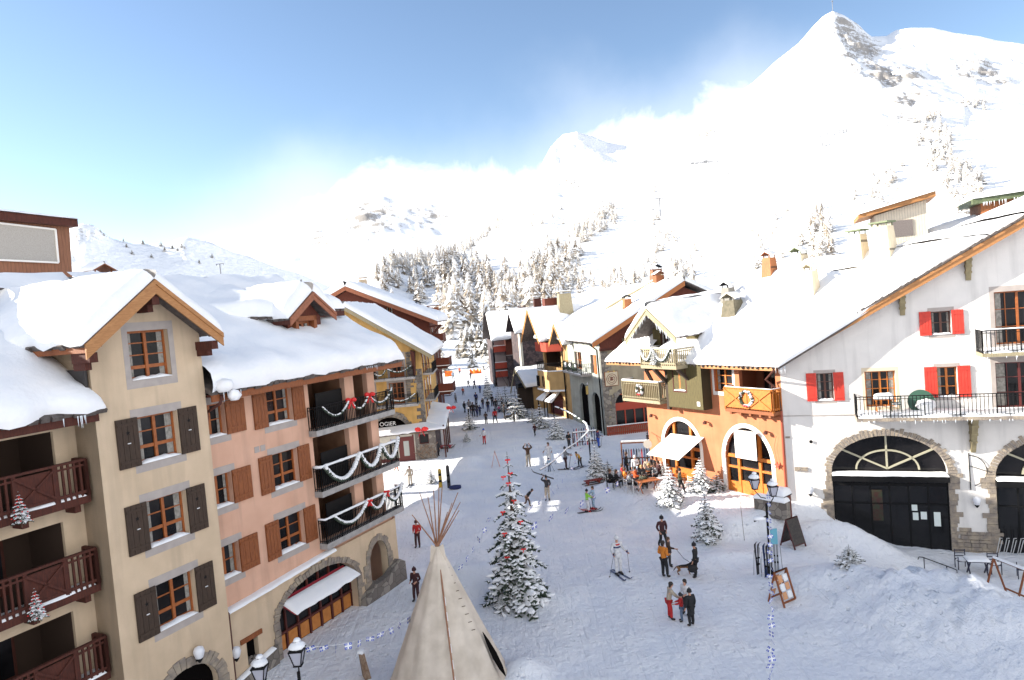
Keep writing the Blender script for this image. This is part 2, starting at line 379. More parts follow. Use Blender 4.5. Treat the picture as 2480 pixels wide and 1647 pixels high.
# ------------------------------------------------------------------ mountains
def azel(px, py): d = ray(px, py); return math.degrees(math.atan2(d.x, d.y)), math.tan(math.asin(d.z)), 
class Mount:
    def __init__(s, ridge, rr, r0, z0, prof, namp, nfreq, seed, rock=()):
        pts = sorted(azel(x*1.0504, y*1.0504) for x, y in ridge)
        s.a = [p[0] for p in pts]; s.t = [p[1] for p in pts]
        rp = sorted((azel(x*1.0504, 500)[0], r) for x, r in rr); s.ra = [p[0] for p in rp]; s.rr = [p[1] for p in rp]
        s.ga = np.arange(-70, 70, .25); zz = np.array([s.ridge(a)[1] for a in s.ga])
        k = np.exp(-(np.arange(-48, 49)*.25/5.)**2); k /= k.sum(); s.gs = np.convolve(np.pad(zz, 48, mode='edge'), k, 'valid')
        k = np.exp(-(np.arange(-24, 25)*.25/2.2)**2); k /= k.sum(); s.gs2 = np.convolve(np.pad(zz, 24, mode='edge'), k, 'valid')
        s.r0 = r0; s.z0 = z0; s.prof = prof; s.namp = namp; s.nf = nfreq; s.seed = seed; s.rock = rock
    def ridge(s, az): r = float(np.interp(az, s.ra, s.rr)); return r, HC + r*float(np.interp(az, s.a, s.t))
    def h(s, az, r, fine=True):
        rr, zr = s.ridge(az); t = (r - s.r0)/(rr - s.r0)
        if t > 1: return zr - (t - 1)*(rr - s.r0)*.55
        t = max(t, 0); zs = float(np.interp(az, s.ga, s.gs)); zs2 = float(np.interp(az, s.ga, s.gs2)); 
        zrr = zs + (zs2 - zs)*ss(.25, .85, t) + (zr - zs2)*ss(.82, 1., t); z = s.z0 + (zrr - s.z0)*s.prof(t)
        x, y = r*math.sin(R_(az)), r*math.cos(R_(az))
        w = math.sin(math.pi*min(1, t))**.7 if t > 0 else 0
        w = max(w, .12 if t > .5 else 0)
        p = Vector((x*s.nf, y*s.nf, s.seed))
        z += s.namp*w*noise.fractal(p, 1., 2.1, 5)*min(1, (rr - s.r0)/900)
        if fine:
            k = s.rk(az, r)
            if k > 0: z += k*(17*abs(noise.fractal(p*4.5, .8, 2.1, 4)) + 5*noise.fractal(p*16, .7, 2.1, 3))*min(1, t*2)*(1 if t < .97 else .35)
            z += .7*noise.fractal(p*14, .9, 2.1, 3)*min(1, t*6)
        return z
    def rk(s, az, r):
        k = 0
        for (a0, ra, r0_, rr_, h) in s.rock:
            k = max(k, h*math.exp(-((az - a0)/ra)**2 - ((r - r0_)/rr_)**2))
        return k if k > .12 else 0
    def build(s, name, a0, a1, da, nr, rmaxk, mat_):
        na = int((a1 - a0)/da) + 1; vs = []; rk = []
        for i in range(na):
            az = a0 + i*da; rr, zr = s.ridge(az); sa, ca = math.sin(R_(az)), math.cos(R_(az))
            for j in range(nr + 1):
                u = j/nr; r = s.r0*(((rr*rmaxk)/s.r0)**u)
                vs.append((r*sa, r*ca, s.h(az, r))); rk.append(s.rk(az, r))
        fs = [(i*(nr+1) + j, i*(nr+1) + j + 1, (i+1)*(nr+1) + j + 1, (i+1)*(nr+1) + j) for i in range(na - 1) for j in range(nr)]
        fs = [f[::-1] for f in fs]
        me = bpy.data.meshes.new(name); me.from_pydata(vs, [], fs); me.materials.append(mat_)
        me.polygons.foreach_set('use_smooth', [True]*len(fs))
        at = me.attributes.new('rock', 'FLOAT', 'POINT'); at.data.foreach_set('value', rk)
        me.update(); o = bpy.data.objects.new(name, me); COL.objects.link(o); tag(o, kind='structure'); return o
    def hit(s, px, py):
        d = ray(px, py); hz = math.hypot(d.x, d.y); az = math.degrees(math.atan2(d.x, d.y)); rr, _ = s.ridge(az); r = s.r0
        while r < rr*1.02:
            if s.h(az, r, False) >= HC + d.z/hz*r:
                return Vector((d.x/hz*r, d.y/hz*r, s.h(az, r))), r
            r += 2 + r*.006
        return None, None
mm_ = bpy.data.materials.new('mountain_snow'); mm_.use_nodes = True
nt = mm_.node_tree; b = nt.nodes['Principled BSDF']; b.inputs['Roughness'].default_value = .8; b.inputs['Specular IOR Level'].default_value = .15
tcg = nt.nodes.new('ShaderNodeTexCoord'); geo = nt.nodes.new('ShaderNodeNewGeometry')
sx = nt.nodes.new('ShaderNodeSeparateXYZ'); nt.links.new(geo.outputs['True Normal'], sx.inputs[0])
na_ = tnoise(nt, tcg.outputs['Object'], .035, 9); nb_ = tnoise(nt, tcg.outputs['Object'], .22, 5)
at = nt.nodes.new('ShaderNodeAttribute'); at.attribute_name = 'rock'
steep = mth(nt, 'SUBTRACT', .93, sx.outputs[2])
v = mth(nt, 'MULTIPLY_ADD', at.outputs['Fac'], .6, mth(nt, 'MULTIPLY_ADD', mth(nt, 'SUBTRACT', na_, .5), 1.3, mth(nt, 'MULTIPLY_ADD', mth(nt, 'SUBTRACT', nb_, .5), .9, mth(nt, 'MULTIPLY', steep, .55))))
r = nt.nodes.new('ShaderNodeMapRange'); nt.links.new(v, r.inputs[0]); r.inputs[1].default_value = .46; r.inputs[2].default_value = .66
mx = nt.nodes.new('ShaderNodeMix'); mx.data_type = 'RGBA'; nt.links.new(r.outputs[0], mx.inputs[0])
mx.inputs[6].default_value = (.84, .86, .89, 1); mx.inputs[7].default_value = (.36, .335, .31, 1)
nt.links.new(mx.outputs[2], b.inputs['Base Color'])
bp = nt.nodes.new('ShaderNodeBump'); bp.inputs['Strength'].default_value = .6; bp.inputs['Distance'].default_value = 3
nt.links.new(nb_, bp.inputs['Height']); nt.links.new(bp.outputs[0], b.inputs['Normal'])
M1 = Mount([(700, 730), (850, 690), (880, 608), (940, 598), (1000, 588), (1040, 575), (1080, 555), (1120, 525), (1155, 500), (1180, 465), (1210, 435), (1240, 400), (1255, 365), (1270, 335), (1300, 308), (1330, 303), (1365, 312), (1400, 327), (1440, 330), (1480, 328), (1520, 330), (1555, 318), (1600, 288), (1640, 262), (1680, 232), (1740, 188), (1790, 140), (1840, 100), (1870, 65), (1895, 38), (1920, 22), (1945, 32), (1985, 60), (2010, 82), (2045, 80), (2065, 66), (2100, 60), (2150, 60), (2200, 72), (2260, 80), (2310, 92), (2361, 98), (2450, 100), (3200, 60)],
           [(800, 300), (880, 380), (1000, 520), (1300, 1230), (1480, 1300), (1700, 1400), (1920, 1500), (2060, 1560), (2361, 1600), (3200, 1700)],
           165, -.5, lambda t: .42*t + .58*t**1.7, 20, 1/300, 11.3,
           rock=[(28.0, 2.4, 1330, 220, 1.), (29.8, 3.0, 1060, 230, 1.), (30.8, 2.6, 820, 130, .8), (35.6, 2.4, 1200, 160, .85), (6.2, 1.6, 1130, 110, .45), (17.6, .8, 1110, 50, .45), (26.0, 1.2, 1480, 60, .5), (24, 1.6, 850, 50, .25)])
M1.build('mountain', -17.5, 56, .1, 170, 1.25, mm_)
M2 = Mount([(150, 590), (380, 575), (440, 562), (500, 550), (560, 540), (600, 528), (640, 522), (700, 503), (740, 498), (760, 488), (800, 478), (820, 464), (850, 462), (880, 450), (905, 455), (960, 455), (1020, 450), (1080, 448), (1150, 440), (1220, 430), (1500, 400)],
           [(150, 2300), (800, 2500), (1500, 2600)], 1000, 0, lambda t: .5*t + .5*t**1.6, 50, 1/480, 4.1,
           rock=[(-11, 3.5, 2250, 330, 1.), (-14.5, 3.5, 2100, 300, .8), (-6.5, 3, 2250, 260, .8), (-19, 3, 1700, 200, .35)])
M2.build('far_mountain', -36, 8, .16, 110, 1.2, mm_)
M3 = Mount([(-700, 520), (-200, 525), (100, 520), (155, 518), (185, 513), (215, 516), (240, 535), (262, 552), (300, 557), (345, 563), (380, 560), (430, 545), (470, 552), (520, 572), (560, 585), (620, 608), (700, 635), (770, 662), (830, 690), (900, 725), (1000, 770)],
           [(-700, 900), (200, 780), (500, 830), (900, 900)], 590, -4, lambda t: t**1.1, 22, 1/130, 2.2,
           rock=[(-31.6, 1.4, 760, 30, .5), (-25, 1.2, 770, 26, .4)])
M3.build('near_hill', -62, -9.5, .14, 80, 1.3, mm_)
# ------------------------------------------------------------------ building kit
def tess(loops):
    L3 = [[Vector((x, 0, z)) for x, z in l] for l in loops]
    L3 = [[Vector((v.x, v.z, 0)) for v in l] for l in L3]
    return geometry.tessellate_polygon(L3)
def arch(x0, x1, z0, zs, rise=None, n=14):
    c = (x0 + x1)/2; r = (x1 - x0)/2; rise = rise or r
    return [(x0, z0), (x1, z0)] + [(c + r*math.cos(math.pi*k/n), zs + rise*math.sin(math.pi*k/n)) for k in range(n + 1)]
def rect(x0, x1, z0, z1): return [(x0, z0), (x1, z0), (x1, z1), (x0, z1)]
class Facade:
    """plane at depth y of a building; collects openings, then cuts them out of one wall mesh"""
    def __init__(s, root, poly, y=0., m=None, name='wall', depth=.28, side=None):
        s.root, s.poly, s.y, s.m, s.name, s.d = root, poly, y, m, name, depth; s.holes = []; s.side = side
    def cut(s, loop): s.holes.append(loop); return s
    def done(s):
        loops = [s.poly] + s.holes; flat = [p for l in loops for p in l]; mb = MB()
        tris = tess(loops)
        V = [(x, s.y, z) for x, z in flat]; F = []
        for t in tris:
            a, b, c = (Vector((flat[i][0], flat[i][1], 0)) for i in t)
            F.append(tuple(t) if (b - a).cross(c - a).z > 0 else tuple(t)[::-1])
        mb.add(V, F)
        for l in s.holes:
            n = len(l); q = [(x, s.y, z) for x, z in l] + [(x, s.y + s.d, z) for x, z in l]
            mb.add(q, [(i, (i+1) % n, n + (i+1) % n, n + i) for i in range(n)])
        return mb.build(s.name, s.m, s.root)
    def win(s, x0, x1, z0, z1, nx=2, nz=3, fm=None, sh=None, side='both', band=None, snow=True, curtain=True, star=False, label=None, bar_z=None, door=False, name='window', thick=1., band2=None, shw=None, cut=True):
        if cut: s.cut(rect(x0, x1, z0, z1))
        y = s.y + s.d; fm = fm or WINW; w = .07*thick; mb = MB(); yf = y - .07
        mb.box(x0, x0 + w, yf, y, z0, z1); mb.box(x1 - w, x1, yf, y, z0, z1)
        mb.box(x0 + w, x1 - w, yf, y, z1 - w, z1); mb.box(x0 + w, x1 - w, yf, y, z0, z0 + w*1.2)
        nl = max(1, nx//2) if nx > 1 else 1
        for i in range(1, nx):
            c = x0 + (x1 - x0)*i/nx; ww = w*.75 if (nx == 2 or i % 2 == 0) else w*.25
            mb.box(c - ww, c + ww, yf - .012, y - .004, z0 + w, z1 - w)
        for j in range(1, nz):
            c = z0 + (z1 - z0)*j/nz; ww = w*.28
            if bar_z and j == bar_z: ww = w*.8
            mb.box(x0 + w, x1 - w, yf + .015, y - .002, c - ww, c + ww)
        if door: mb.box(x0 + w, x1 - w, yf + .01, y - .001, z0 + w, z0 + (z1 - z0)*.28)
        f = mb.build(name, fm, s.root)
        if label: f['label'] = label
        B1('pane', GLASS, f, (x0 + w*.5, x1 - w*.5, y - .02, y + .01, z0 + w*.5, z1 - w*.5))
        if curtain:
            cw = (x1 - x0)*random.uniform(.1, .2)
            for c0, c1 in ((x0 + w, x0 + w + cw), (x1 - w - cw, x1 - w))[:2 if random.random() < .6 else 1]:
                mb = MB(); n = 8; zt, zb = z1 - w, z0 + w + (.28*(z1 - z0) if door else 0)
                pts = [(c0 + (c1 - c0)*k/n, y - .026 - .008*(k % 2)) for k in range(n + 1)]
                mb.add([(a, b_, zb) for a, b_ in pts] + [(a, b_, zt) for a, b_ in pts], [(k, k+1, n+2+k, n+1+k) for k in range(n)])
                mb.build('curtain', CURT, f)
        if sh:
            sw = shw or (x1 - x0)*.5
            for sd in ((-1, 1) if side == 'both' else ((-1,) if side == 'l' else (1,))):
                a0, a1 = (x0 - sw, x0 - .01) if sd < 0 else (x1 + .01, x1 + sw)
                mb = MB(); y0 = s.y - .075
                mb.box(a0, a1, y0 + .02, s.y - .02, z0 - .03, z1 + .03)
                n = 4
                for k in range(n):
                    u0 = a0 + (a1 - a0)*k/n + .006; u1 = a0 + (a1 - a0)*(k + 1)/n - .006
                    mb.box(u0, u1, y0, y0 + .024, z0 - .03, z1 + .03)
                for zz in (z0 + .12, z1 - .2): mb.box(a0 + .03, a1 - .03, y0 - .025, y0 + .004, zz, zz + .09)
                so_ = mb.build('shutter', sh, f)
                if star:
                    mb = MB(); cx, cz = (a0 + a1)/2, z0 + (z1 - z0)*.72
                    pts = [(cx + (.085 if k % 2 == 0 else .035)*math.sin(math.pi*k/5), cz + (.085 if k % 2 == 0 else .035)*math.cos(math.pi*k/5)) for k in range(10)]
                    mb.prism(pts, y0 - .006, y0 + .002); mb.box(cx - .05, cx + .05, y0 - .03, y0 - .002, cz - .35, cz - .325, 1)
                    mb.build('shutter_star', [BLACK, WHITEF], f)
        if band:
            bw = .28 if band2 is None else band2
            mb = MB(); y0 = s.y - .006
            B1('lintel', band, f, (x0 - bw*.7, x1 + bw*.7, y0, s.y + .02, z1 + .0, z1 + bw)); B1('sill', band, f, (x0 - bw*.7, x1 + bw*.7, y0, s.y + .02, z0 - bw, z0))
            if not sh: B1('side_band', band, f, (x0 - bw*.7, x0, y0, s.y + .02, z0, z1)); B1('side_band', band, f, (x1, x1 + bw*.7, y0, s.y + .02, z0, z1))
        if snow:
            mb = MB(); n = 9; rs = random.Random(int(x0*100 + z0*10))
            pts = [(x0 + .03 + (x1 - x0 - .06)*k/n) for k in range(n + 1)]
            V = []
            for k, a in enumerate(pts):
                h = (.05 + .07*rs.random())*(.3 if k in (0, n) else 1)
                V += [(a, s.y - .05, z0 - .01), (a, s.y - .04, z0 + h*.6), (a, s.y + s.d*.5, z0 + h), (a, y - .072, z0 + h*.9)]
            mb.add(V, [(k*4 + q, k*4 + 4 + q, k*4 + 5 + q, k*4 + 1 + q) for k in range(n) for q in range(3)] + [(0, 1, 2, 3), (n*4 + 3, n*4 + 2, n*4 + 1, n*4)])
            mb.build('sill_snow', SNOW, f, smooth=True)
        return f
def volume(root, foot, z0, z1, m, name='wall', skip=()):
    """plain outer walls standing on the foot polygon (x,y)"""
    mb = MB(); n = len(foot)
    for i in range(n):
        if i in skip: continue
        a, b = foot[i], foot[(i + 1) % n]
        za = z1[i] if isinstance(z1, (list, tuple)) else z1; zb = z1[(i + 1) % n] if isinstance(z1, (list, tuple)) else z1
        mb.add([(*a, z0), (*b, z0), (*b, zb), (*a, za)], [(0, 1, 2, 3)])
    return mb.build(name, m, root)
def lerp(a, b, t): return a + (b - a)*t
def sheet(mb, P, t, r=.45, rnd=(1, 1, 1, 1), step=.35, seed=0, wob=.10, drip=0., mi=0, n0=None, low=.0):
    """snow lying on the quad P = [p00, p10, p11, p01] (u: 0->1 along p00-p10, v: p00-p01); rnd = which edges (u0,u1,v0,v1) are rounded"""
    P = [Vector(p) for p in P]; Lu = max((P[1] - P[0]).length, (P[2] - P[3]).length); Lv = max((P[3] - P[0]).length, (P[2] - P[1]).length)
    def params(L, e0, e1):
        n = max(2, int(L/step)); q = [k/n for k in range(n + 1)]
        if e0: q = [0, .04*r/L, .15*r/L, .4*r/L] + [x for x in q if x > .8*r/L]
        if e1: q = [x for x in q if x < 1 - .8*r/L] + [1 - .4*r/L, 1 - .15*r/L, 1 - .04*r/L, 1]
        return sorted(set(q))
    U = params(Lu, rnd[0], rnd[1]); Vv = params(Lv, rnd[2], rnd[3])
    nrm = n0 or (P[1] - P[0]).cross(P[3] - P[0]).normalized()
    if nrm.z < 0: nrm = -nrm
    eu = (P[1] - P[0]).normalized(); ev = (P[3] - P[0]).normalized()
    V = []
    for v in Vv:
        for u in U:
            p = lerp(lerp(P[0], P[1], u), lerp(P[3], P[2], u), v)
            e = 1.
            for fl, dist in ((rnd[0], u*Lu), (rnd[1], (1 - u)*Lu), (rnd[2], v*Lv), (rnd[3], (1 - v)*Lv)):
                if fl: q = min(1, dist/r); e *= math.sqrt(max(0, 1 - (1 - q)**2.4))
            nn = noise.fractal(Vector((p.x*.55 + seed, p.y*.55, p.z*.3)), 1., 2., 4)
            n3 = noise.noise(Vector((p.x*2.3 + seed, p.y*2.3, p.z*2.3)))
            h = t*(e*(1 + .28*nn + .05*n3) + low)
            off = Vector((0, 0, 0))
            if rnd[2] and v*Lv < r*1.2:      # overhanging lower edge, uneven
                k = 1 - v*Lv/(r*1.2); off -= ev*(k*(wob + (wob + drip)*(noise.noise(Vector((u*Lu*1.1, seed, 7))) + .5*noise.noise(Vector((u*Lu*3.7, seed, 3))))))
                if drip: off.z -= k*k*drip*max(0, noise.noise(Vector((u*Lu*1.7, seed, 1))))
            V.append(p + nrm*h + off)
    nu = len(U); nv = len(Vv)
    mb.add(V, [(j*nu + i, j*nu + i + 1, (j+1)*nu + i + 1, (j+1)*nu + i) for j in range(nv - 1) for i in range(nu - 1)], mi)
    return mb
def slab(mb, P, th, mi=0):
    P = [Vector(p) for p in P]; n = (P[1] - P[0]).cross(P[3] - P[0]).normalized()
    if n.z < 0: n = -n
    mb.hexa([p - n*th for p in P], P, mi); return mb
def roof(root, quads, t=.5, th=.14, name='roof', seed=0, m=None, r=.5, drip=.0, wob=.1, step=.35, tiles=True):
    """quads: (P, rnd); P[0]-P[1] is the eave"""
    mb = MB(); ms = MB()
    for k, (P, rnd) in enumerate(quads):
        slab(mb, P, th)
        if tiles and rnd[2]:
            a, b = Vector(P[0]), Vector(P[1]); L = (b - a).length; d = (b - a).normalized(); up = (Vector(P[3]) - a).normalized(); nn = d.cross(up)
            if nn.z < 0: nn = -nn
            n = int(L/.33); rs = random.Random(seed + k)
            for i in range(n):
                c = a + d*((i + .5)*L/n) - up*rs.uniform(.0, .09); w_ = rs.uniform(.12, .16)
                mb.bar(c - nn*(th*.5) - up*.03, c - nn*(th*.5) + up*.3, w_*2, th*rs.uniform(.8, 1.3), up=tuple(nn))
        if t: sheet(ms, P, t, r=r, rnd=rnd, seed=seed + k*3.1, drip=drip, wob=wob, step=step)
    o = mb.build(name, m or TILE, root)
    if t: ms.build('roof_snow', SNOW, o, smooth=True)
    return o
def balcony(root, x0, x1, y, out, z, h=1., kind='iron', m=None, slabm=None, th=.2, snow=.0, ends=(1, 1), railsnow=.0, gap=.115, label=None, n_x=0):
    y0 = y - out
    b = B1('balcony', slabm or CONC, root, (x0, x1, y0, y + .0, z - th, z))
    if label: b['label'] = label
    mb = MB(); runs = [((x0 + .04, y0 + .05), (x1 - .04, y0 + .05))]
    if ends[0]: runs.append(((x0 + .04, y0 + .05), (x0 + .04, y - .02)))
    if ends[1]: runs.append(((x1 - .04, y0 + .05), (x1 - .04, y - .02)))
    for (ax, ay), (bx, by) in runs:
        L = math.hypot(bx - ax, by - ay)
        if kind == 'iron':
            mb.bar((ax, ay, z + h), (bx, by, z + h), .05, .04); mb.bar((ax, ay, z + .1), (bx, by, z + .1), .03)
            mb.bar((ax, ay, z + h - .13), (bx, by, z + h - .13), .025)
            n = max(1, int(L/gap))
            for k in range(n + 1):
                t = k/n; px, py = lerp(ax, bx, t), lerp(ay, by, t)
                w = .05 if k % 9 == 0 else .028
                mb.bar((px, py, z), (px, py, z + h), w)
        else:
            mb.bar((ax, ay, z + h), (bx, by, z + h), .12, .07); mb.bar((ax, ay, z + .14), (bx, by, z + .14), .07, .09); mb.bar((ax, ay, z + h - .16), (bx, by, z + h - .16), .05, .06)
            n = max(1, int(L/.17)); xp = []
            if n_x and L > 2: xp = [(L*(k + .5)/n_x - .55, L*(k + .5)/n_x + .55) for k in range(n_x)]
            for k in range(n + 1):
                t = k/n; px, py = lerp(ax, bx, t), lerp(ay, by, t)
                if any(a - .02 < t*L < b_ + .02 for a, b_ in xp): continue
                post = k in (0, n)
                if kind == 'planks': mb.bar((px, py, z + .05), (px, py, z + h - .02), .14, .03, up=(bx - ax, by - ay, 0)) if not post else mb.bar((px, py, z - .05), (px, py, z + h + .05), .12)
                else: mb.bar((px, py, z), (px, py, z + h), .11 if post else .06)
            for a, b_ in xp:
                ux, uy = (bx - ax)/L, (by - ay)/L
                p = lambda t, zz, o_=0: (ax + ux*t + uy*o_, ay + uy*t - ux*o_, zz)
                mb.bar(p(a, z + h/2), p(b_, z + h/2), .03, h - .2)
                mb.bar(p(a, z + .15, .04), p(b_, z + h - .1, .04), .07); mb.bar(p(a, z + h - .1, .04), p(b_, z + .15, .04), .07)
                for t in (a, b_): mb.bar(p(t, z), p(t, z + h), .1)
    r = mb.build('railing', m or BLACK, b)
    if snow: 
        ms = MB(); sheet(ms, [(x0 + .1, y0 + .12, z), (x1 - .1, y0 + .12, z), (x1 - .1, y - .02, z), (x0 + .1, y - .02, z)], snow, r=.2, seed=x0 + z, step=.25); ms.build('balcony_snow', SNOW, b, smooth=True)
    if railsnow:
        ms = MB()
        for (ax, ay), (bx, by) in runs:
            n = max(2, int(math.hypot(bx - ax, by - ay)/.2)); pts = [(lerp(ax, bx, k/n), lerp(ay, by, k/n), z + h + .03 + railsnow*.5) for k in range(n + 1)]
            ms.tube(pts, [railsnow*random.uniform(.7, 1.1) for _ in pts], 7)
        ms.build('rail_snow', SNOW, b, smooth=True)
    return b
def chimney(root, x, y, z0, w, d, h, m, taper=.75, cap='gable', capm=None, snow=.1, label=None, rz=0.):
    mb = MB(); k = taper; zt = z0 + h; mb.hexa([(x-w/2, y-d/2, z0), (x+w/2, y-d/2, z0), (x+w/2, y+d/2, z0), (x-w/2, y+d/2, z0)], [(x-w/2*k, y-d/2*k, zt), (x+w/2*k, y-d/2*k, zt), (x+w/2*k, y+d/2*k, zt), (x-w/2*k, y+d/2*k, zt)])
    o = mb.build('chimney', m, root)
    if label: o['label'] = label
    mb = MB(); w2, d2 = w*k/2 + .1, d*k/2 + .1; gap = .18
    for sx in (-1, 1):
        for sy in (-1, 1): mb.bar((x + sx*(w*k/2 - .05), y + sy*(d*k/2 - .05), zt), (x + sx*(w*k/2 - .05), y + sy*(d*k/2 - .05), zt + gap + .02), .05)
    if cap == 'gable':
        for s in (-1, 1):
            slab(mb, [(x - w2 if s < 0 else x + w2, y - d2, zt + gap), (x - w2 if s < 0 else x + w2, y + d2, zt + gap), (x, y + d2, zt + gap + w2*.55), (x, y - d2, zt + gap + w2*.55)], .05)
    else: mb.box(x - w2, x + w2, y - d2, y + d2, zt + gap, zt + gap + .09)
    c = mb.build('chimney_cap', capm or m, o)
    if snow:
        ms = MB()
        if cap == 'gable':
            for s in (-1, 1): sheet(ms, [(x + s*w2, y - d2, zt + gap), (x + s*w2, y + d2, zt + gap), (x, y + d2, zt + gap + w2*.55), (x, y - d2, zt + gap + w2*.55)], snow, r=.12, rnd=(1, 1, 1, 0), step=.2)
        else: sheet(ms, [(x - w2, y - d2, zt + gap + .09), (x + w2, y - d2, zt + gap + .09), (x + w2, y + d2, zt + gap + .09), (x - w2, y + d2, zt + gap + .09)], snow, r=.12, step=.2)
        ms.build('chimney_snow', SNOW, o, smooth=True)
    return o
def voussoirs(root, x0, x1, zs, rise, y, w=.42, n=22, m=None, legs=None, name='stone_arch', seed=1, th=.05):
    rs = random.Random(seed); mb = MB(); c = (x0 + x1)/2; r = (x1 - x0)/2
    for k in range(n):
        a0, a1 = math.pi*k/n + .006, math.pi*(k+1)/n - .006; w_ = w*rs.uniform(.8, 1.25); t = th*rs.uniform(.6, 1.4)
        q = [(c + r*math.cos(a0), zs + rise*math.sin(a0)), (c + (r + w_)*math.cos(a0), zs + (rise + w_)*math.sin(a0)), (c + (r + w_)*math.cos(a1), zs + (rise + w_)*math.sin(a1)), (c + r*math.cos(a1), zs + rise*math.sin(a1))]
        mb.prism(q, y - t, y + .03)
    if legs is not None:
        for sd in (-1, 1):
            z = zs - .02; xx = x0 if sd < 0 else x1
            while z > legs:
                hgt = rs.uniform(.2, .36); w_ = w*rs.uniform(.7, 1.9); t = th*rs.uniform(.6, 1.4)
                a, b = (xx - w_, xx) if sd < 0 else (xx, xx + w_); mb.box(a, b, y - t, y + .03, z - hgt + .015, z); z -= hgt
    return mb.build(name, m or CUTST, root)
def quoins(root, x, z0, z1, y, side, m=None, seed=3, w=.5, name='corner_stones'):
    rs = random.Random(seed); mb = MB(); z = z0
    while z < z1:
        hgt = rs.uniform(.2, .4); w_ = w*rs.uniform(.5, 1.4); mb.box(*((x, x + w_) if side > 0 else (x - w_, x)), y - rs.uniform(.02, .06), y + .02, z, min(z + hgt - .015, z1)); z += hgt
    return mb.build(name, m or CUTST, root)
def barge(root, pts, y, w=.3, th=.06, m=None, name='bargeboard', off=.04):
    """boards along a rake; pts = polyline (x,z) of the top edge"""
    mb = MB()
    for (a, b) in zip(pts, pts[1:]):
        (x0, z0), (x1, z1) = a, b; L = math.hypot(x1 - x0, z1 - z0); nx_, nz_ = -(z1 - z0)/L, (x1 - x0)/L
        if nz_ < 0: nx_, nz_ = -nx_, -nz_
        w_ = w
        mb.prism([(x0, z0), (x1, z1), (x1, z1 - w_/max(.3, nz_)), (x0, z0 - w_/max(.3, nz_))], y - th, y)
        mb.prism([(x0, z0 + .004), (x1, z1 + .004), (x1, z1 - .35*w_/max(.3, nz_)), (x0, z0 - .35*w_/max(.3, nz_))], y - th - off, y - th)
    return mb.build(name, m or PINEL, root)
def icicles(mb, p, q, n, l, seed=0):
    rs = random.Random(seed); p, q = Vector(p), Vector(q)
    for _ in range(n):
        c = lerp(p, q, rs.random()); h = l*rs.uniform(.3, 1); mb.tube([c, c - Vector((0, 0, h))], [.02, .003], 5)
    return mb
ICE = mat('ice', (.75, .8, .85), .15)
def on(F, name, label, cat='building', group=None):
    r = empty(name, (F.o.x, F.o.y, 0), F.rz); tag(r, label, cat, group); return r
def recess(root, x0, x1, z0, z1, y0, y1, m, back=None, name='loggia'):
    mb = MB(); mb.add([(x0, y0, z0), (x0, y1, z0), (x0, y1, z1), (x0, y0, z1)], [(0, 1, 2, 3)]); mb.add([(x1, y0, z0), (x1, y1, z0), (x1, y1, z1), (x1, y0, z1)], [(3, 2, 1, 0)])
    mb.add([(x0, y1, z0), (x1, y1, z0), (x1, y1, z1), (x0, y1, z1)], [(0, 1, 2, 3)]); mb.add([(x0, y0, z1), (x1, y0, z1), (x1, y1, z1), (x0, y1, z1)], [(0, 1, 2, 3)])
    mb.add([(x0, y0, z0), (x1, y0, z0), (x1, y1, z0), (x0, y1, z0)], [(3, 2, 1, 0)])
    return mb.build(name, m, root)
# ================================================================== 1 cream tower house
R1 = on(FL, 'cream_house', 'cream plaster house with dark brown shutters, a wooden gable and a balconied wing', 'house')
f = Facade(R1, [(-11.83, -.3), (-7.77, -.3), (-7.77, 13.45), (-9.85, 15.0), (-11.83, 13.5)], -.6, CREAM)
f.win(-10.5, -9.02, 12.07, 13.66, nx=2, nz=4, bar_z=1, band=GREYB, label='square top window without shutters')
for z in (9.33, 6.55, 3.75): f.win(-10.5, -9.0, z, z + 1.52, nx=2, nz=3, bar_z=1, sh=DKSH, band=GREYB, star=True)
f.cut(arch(-10.9, -8.48, -.3, 1.1, .98)); f.done()
B1('dark_doorway', DARK, R1, (-11, -8.3, -.34, -.3, -.3, 2.3))
voussoirs(R1, -10.9, -8.48, 1.1, .98, -.6, w=.36, n=20, legs=0., seed=5)
volume(R1, [(-7.77, -.6), (-7.77, 8), (-11.83, 8), (-11.83, -.6)], -.3, 13.4, CREAM, skip=(3,))
volume(R1, [(-11.83, 8), (-11.83, -.6)], -.3, 13.4, CREAM, name='side_wall', skip=(1,))
# gable roof with deep barge boards
pk, ze = (-9.99, 15.3), 13.42
def tq(y0, y1):
    return [([(-12.42, y1, ze), (-12.42, y0, ze), (pk[0], y0, pk[1]), (pk[0], y1, pk[1])], (0, 1, 1, 0)), ([(-7.56, y0, ze), (-7.56, y1, ze), (pk[0], y1, pk[1]), (pk[0], y0, pk[1])], (1, 0, 1, 0))]
rf = roof(R1, tq(-1.5, 7.2), t=.5, seed=2, drip=.15, r=.5, name='gable_roof')
barge(R1, [(-12.45, ze - .06), (pk[0], pk[1] - .04), (-7.53, ze - .06)], -1.47, w=.36, m=PINEL)
mb = MB()
for x, z in ((-12.2, 13.1), (-9.98, 14.75), (-7.85, 13.12)):
    mb.prism([(x - .13, z - .3), (x + .13, z - .3), (x + .13, z), (x - .13, z)], -1.44, -.58)
    mb.prism([(x - .1, z - .52), (x + .1, z - .52), (x + .1, z - .3), (x - .1, z - .3)], -1.15, -.58)
    mb.build('roof_beam', REDW, R1); mb = MB()
B1('eave_board', PINE, R1, (-12.38, -12.3, -1.4, 2.6, 13.1, 13.32), (-12.3, -11.85, -1.35, 2.5, 13.25, 13.3))
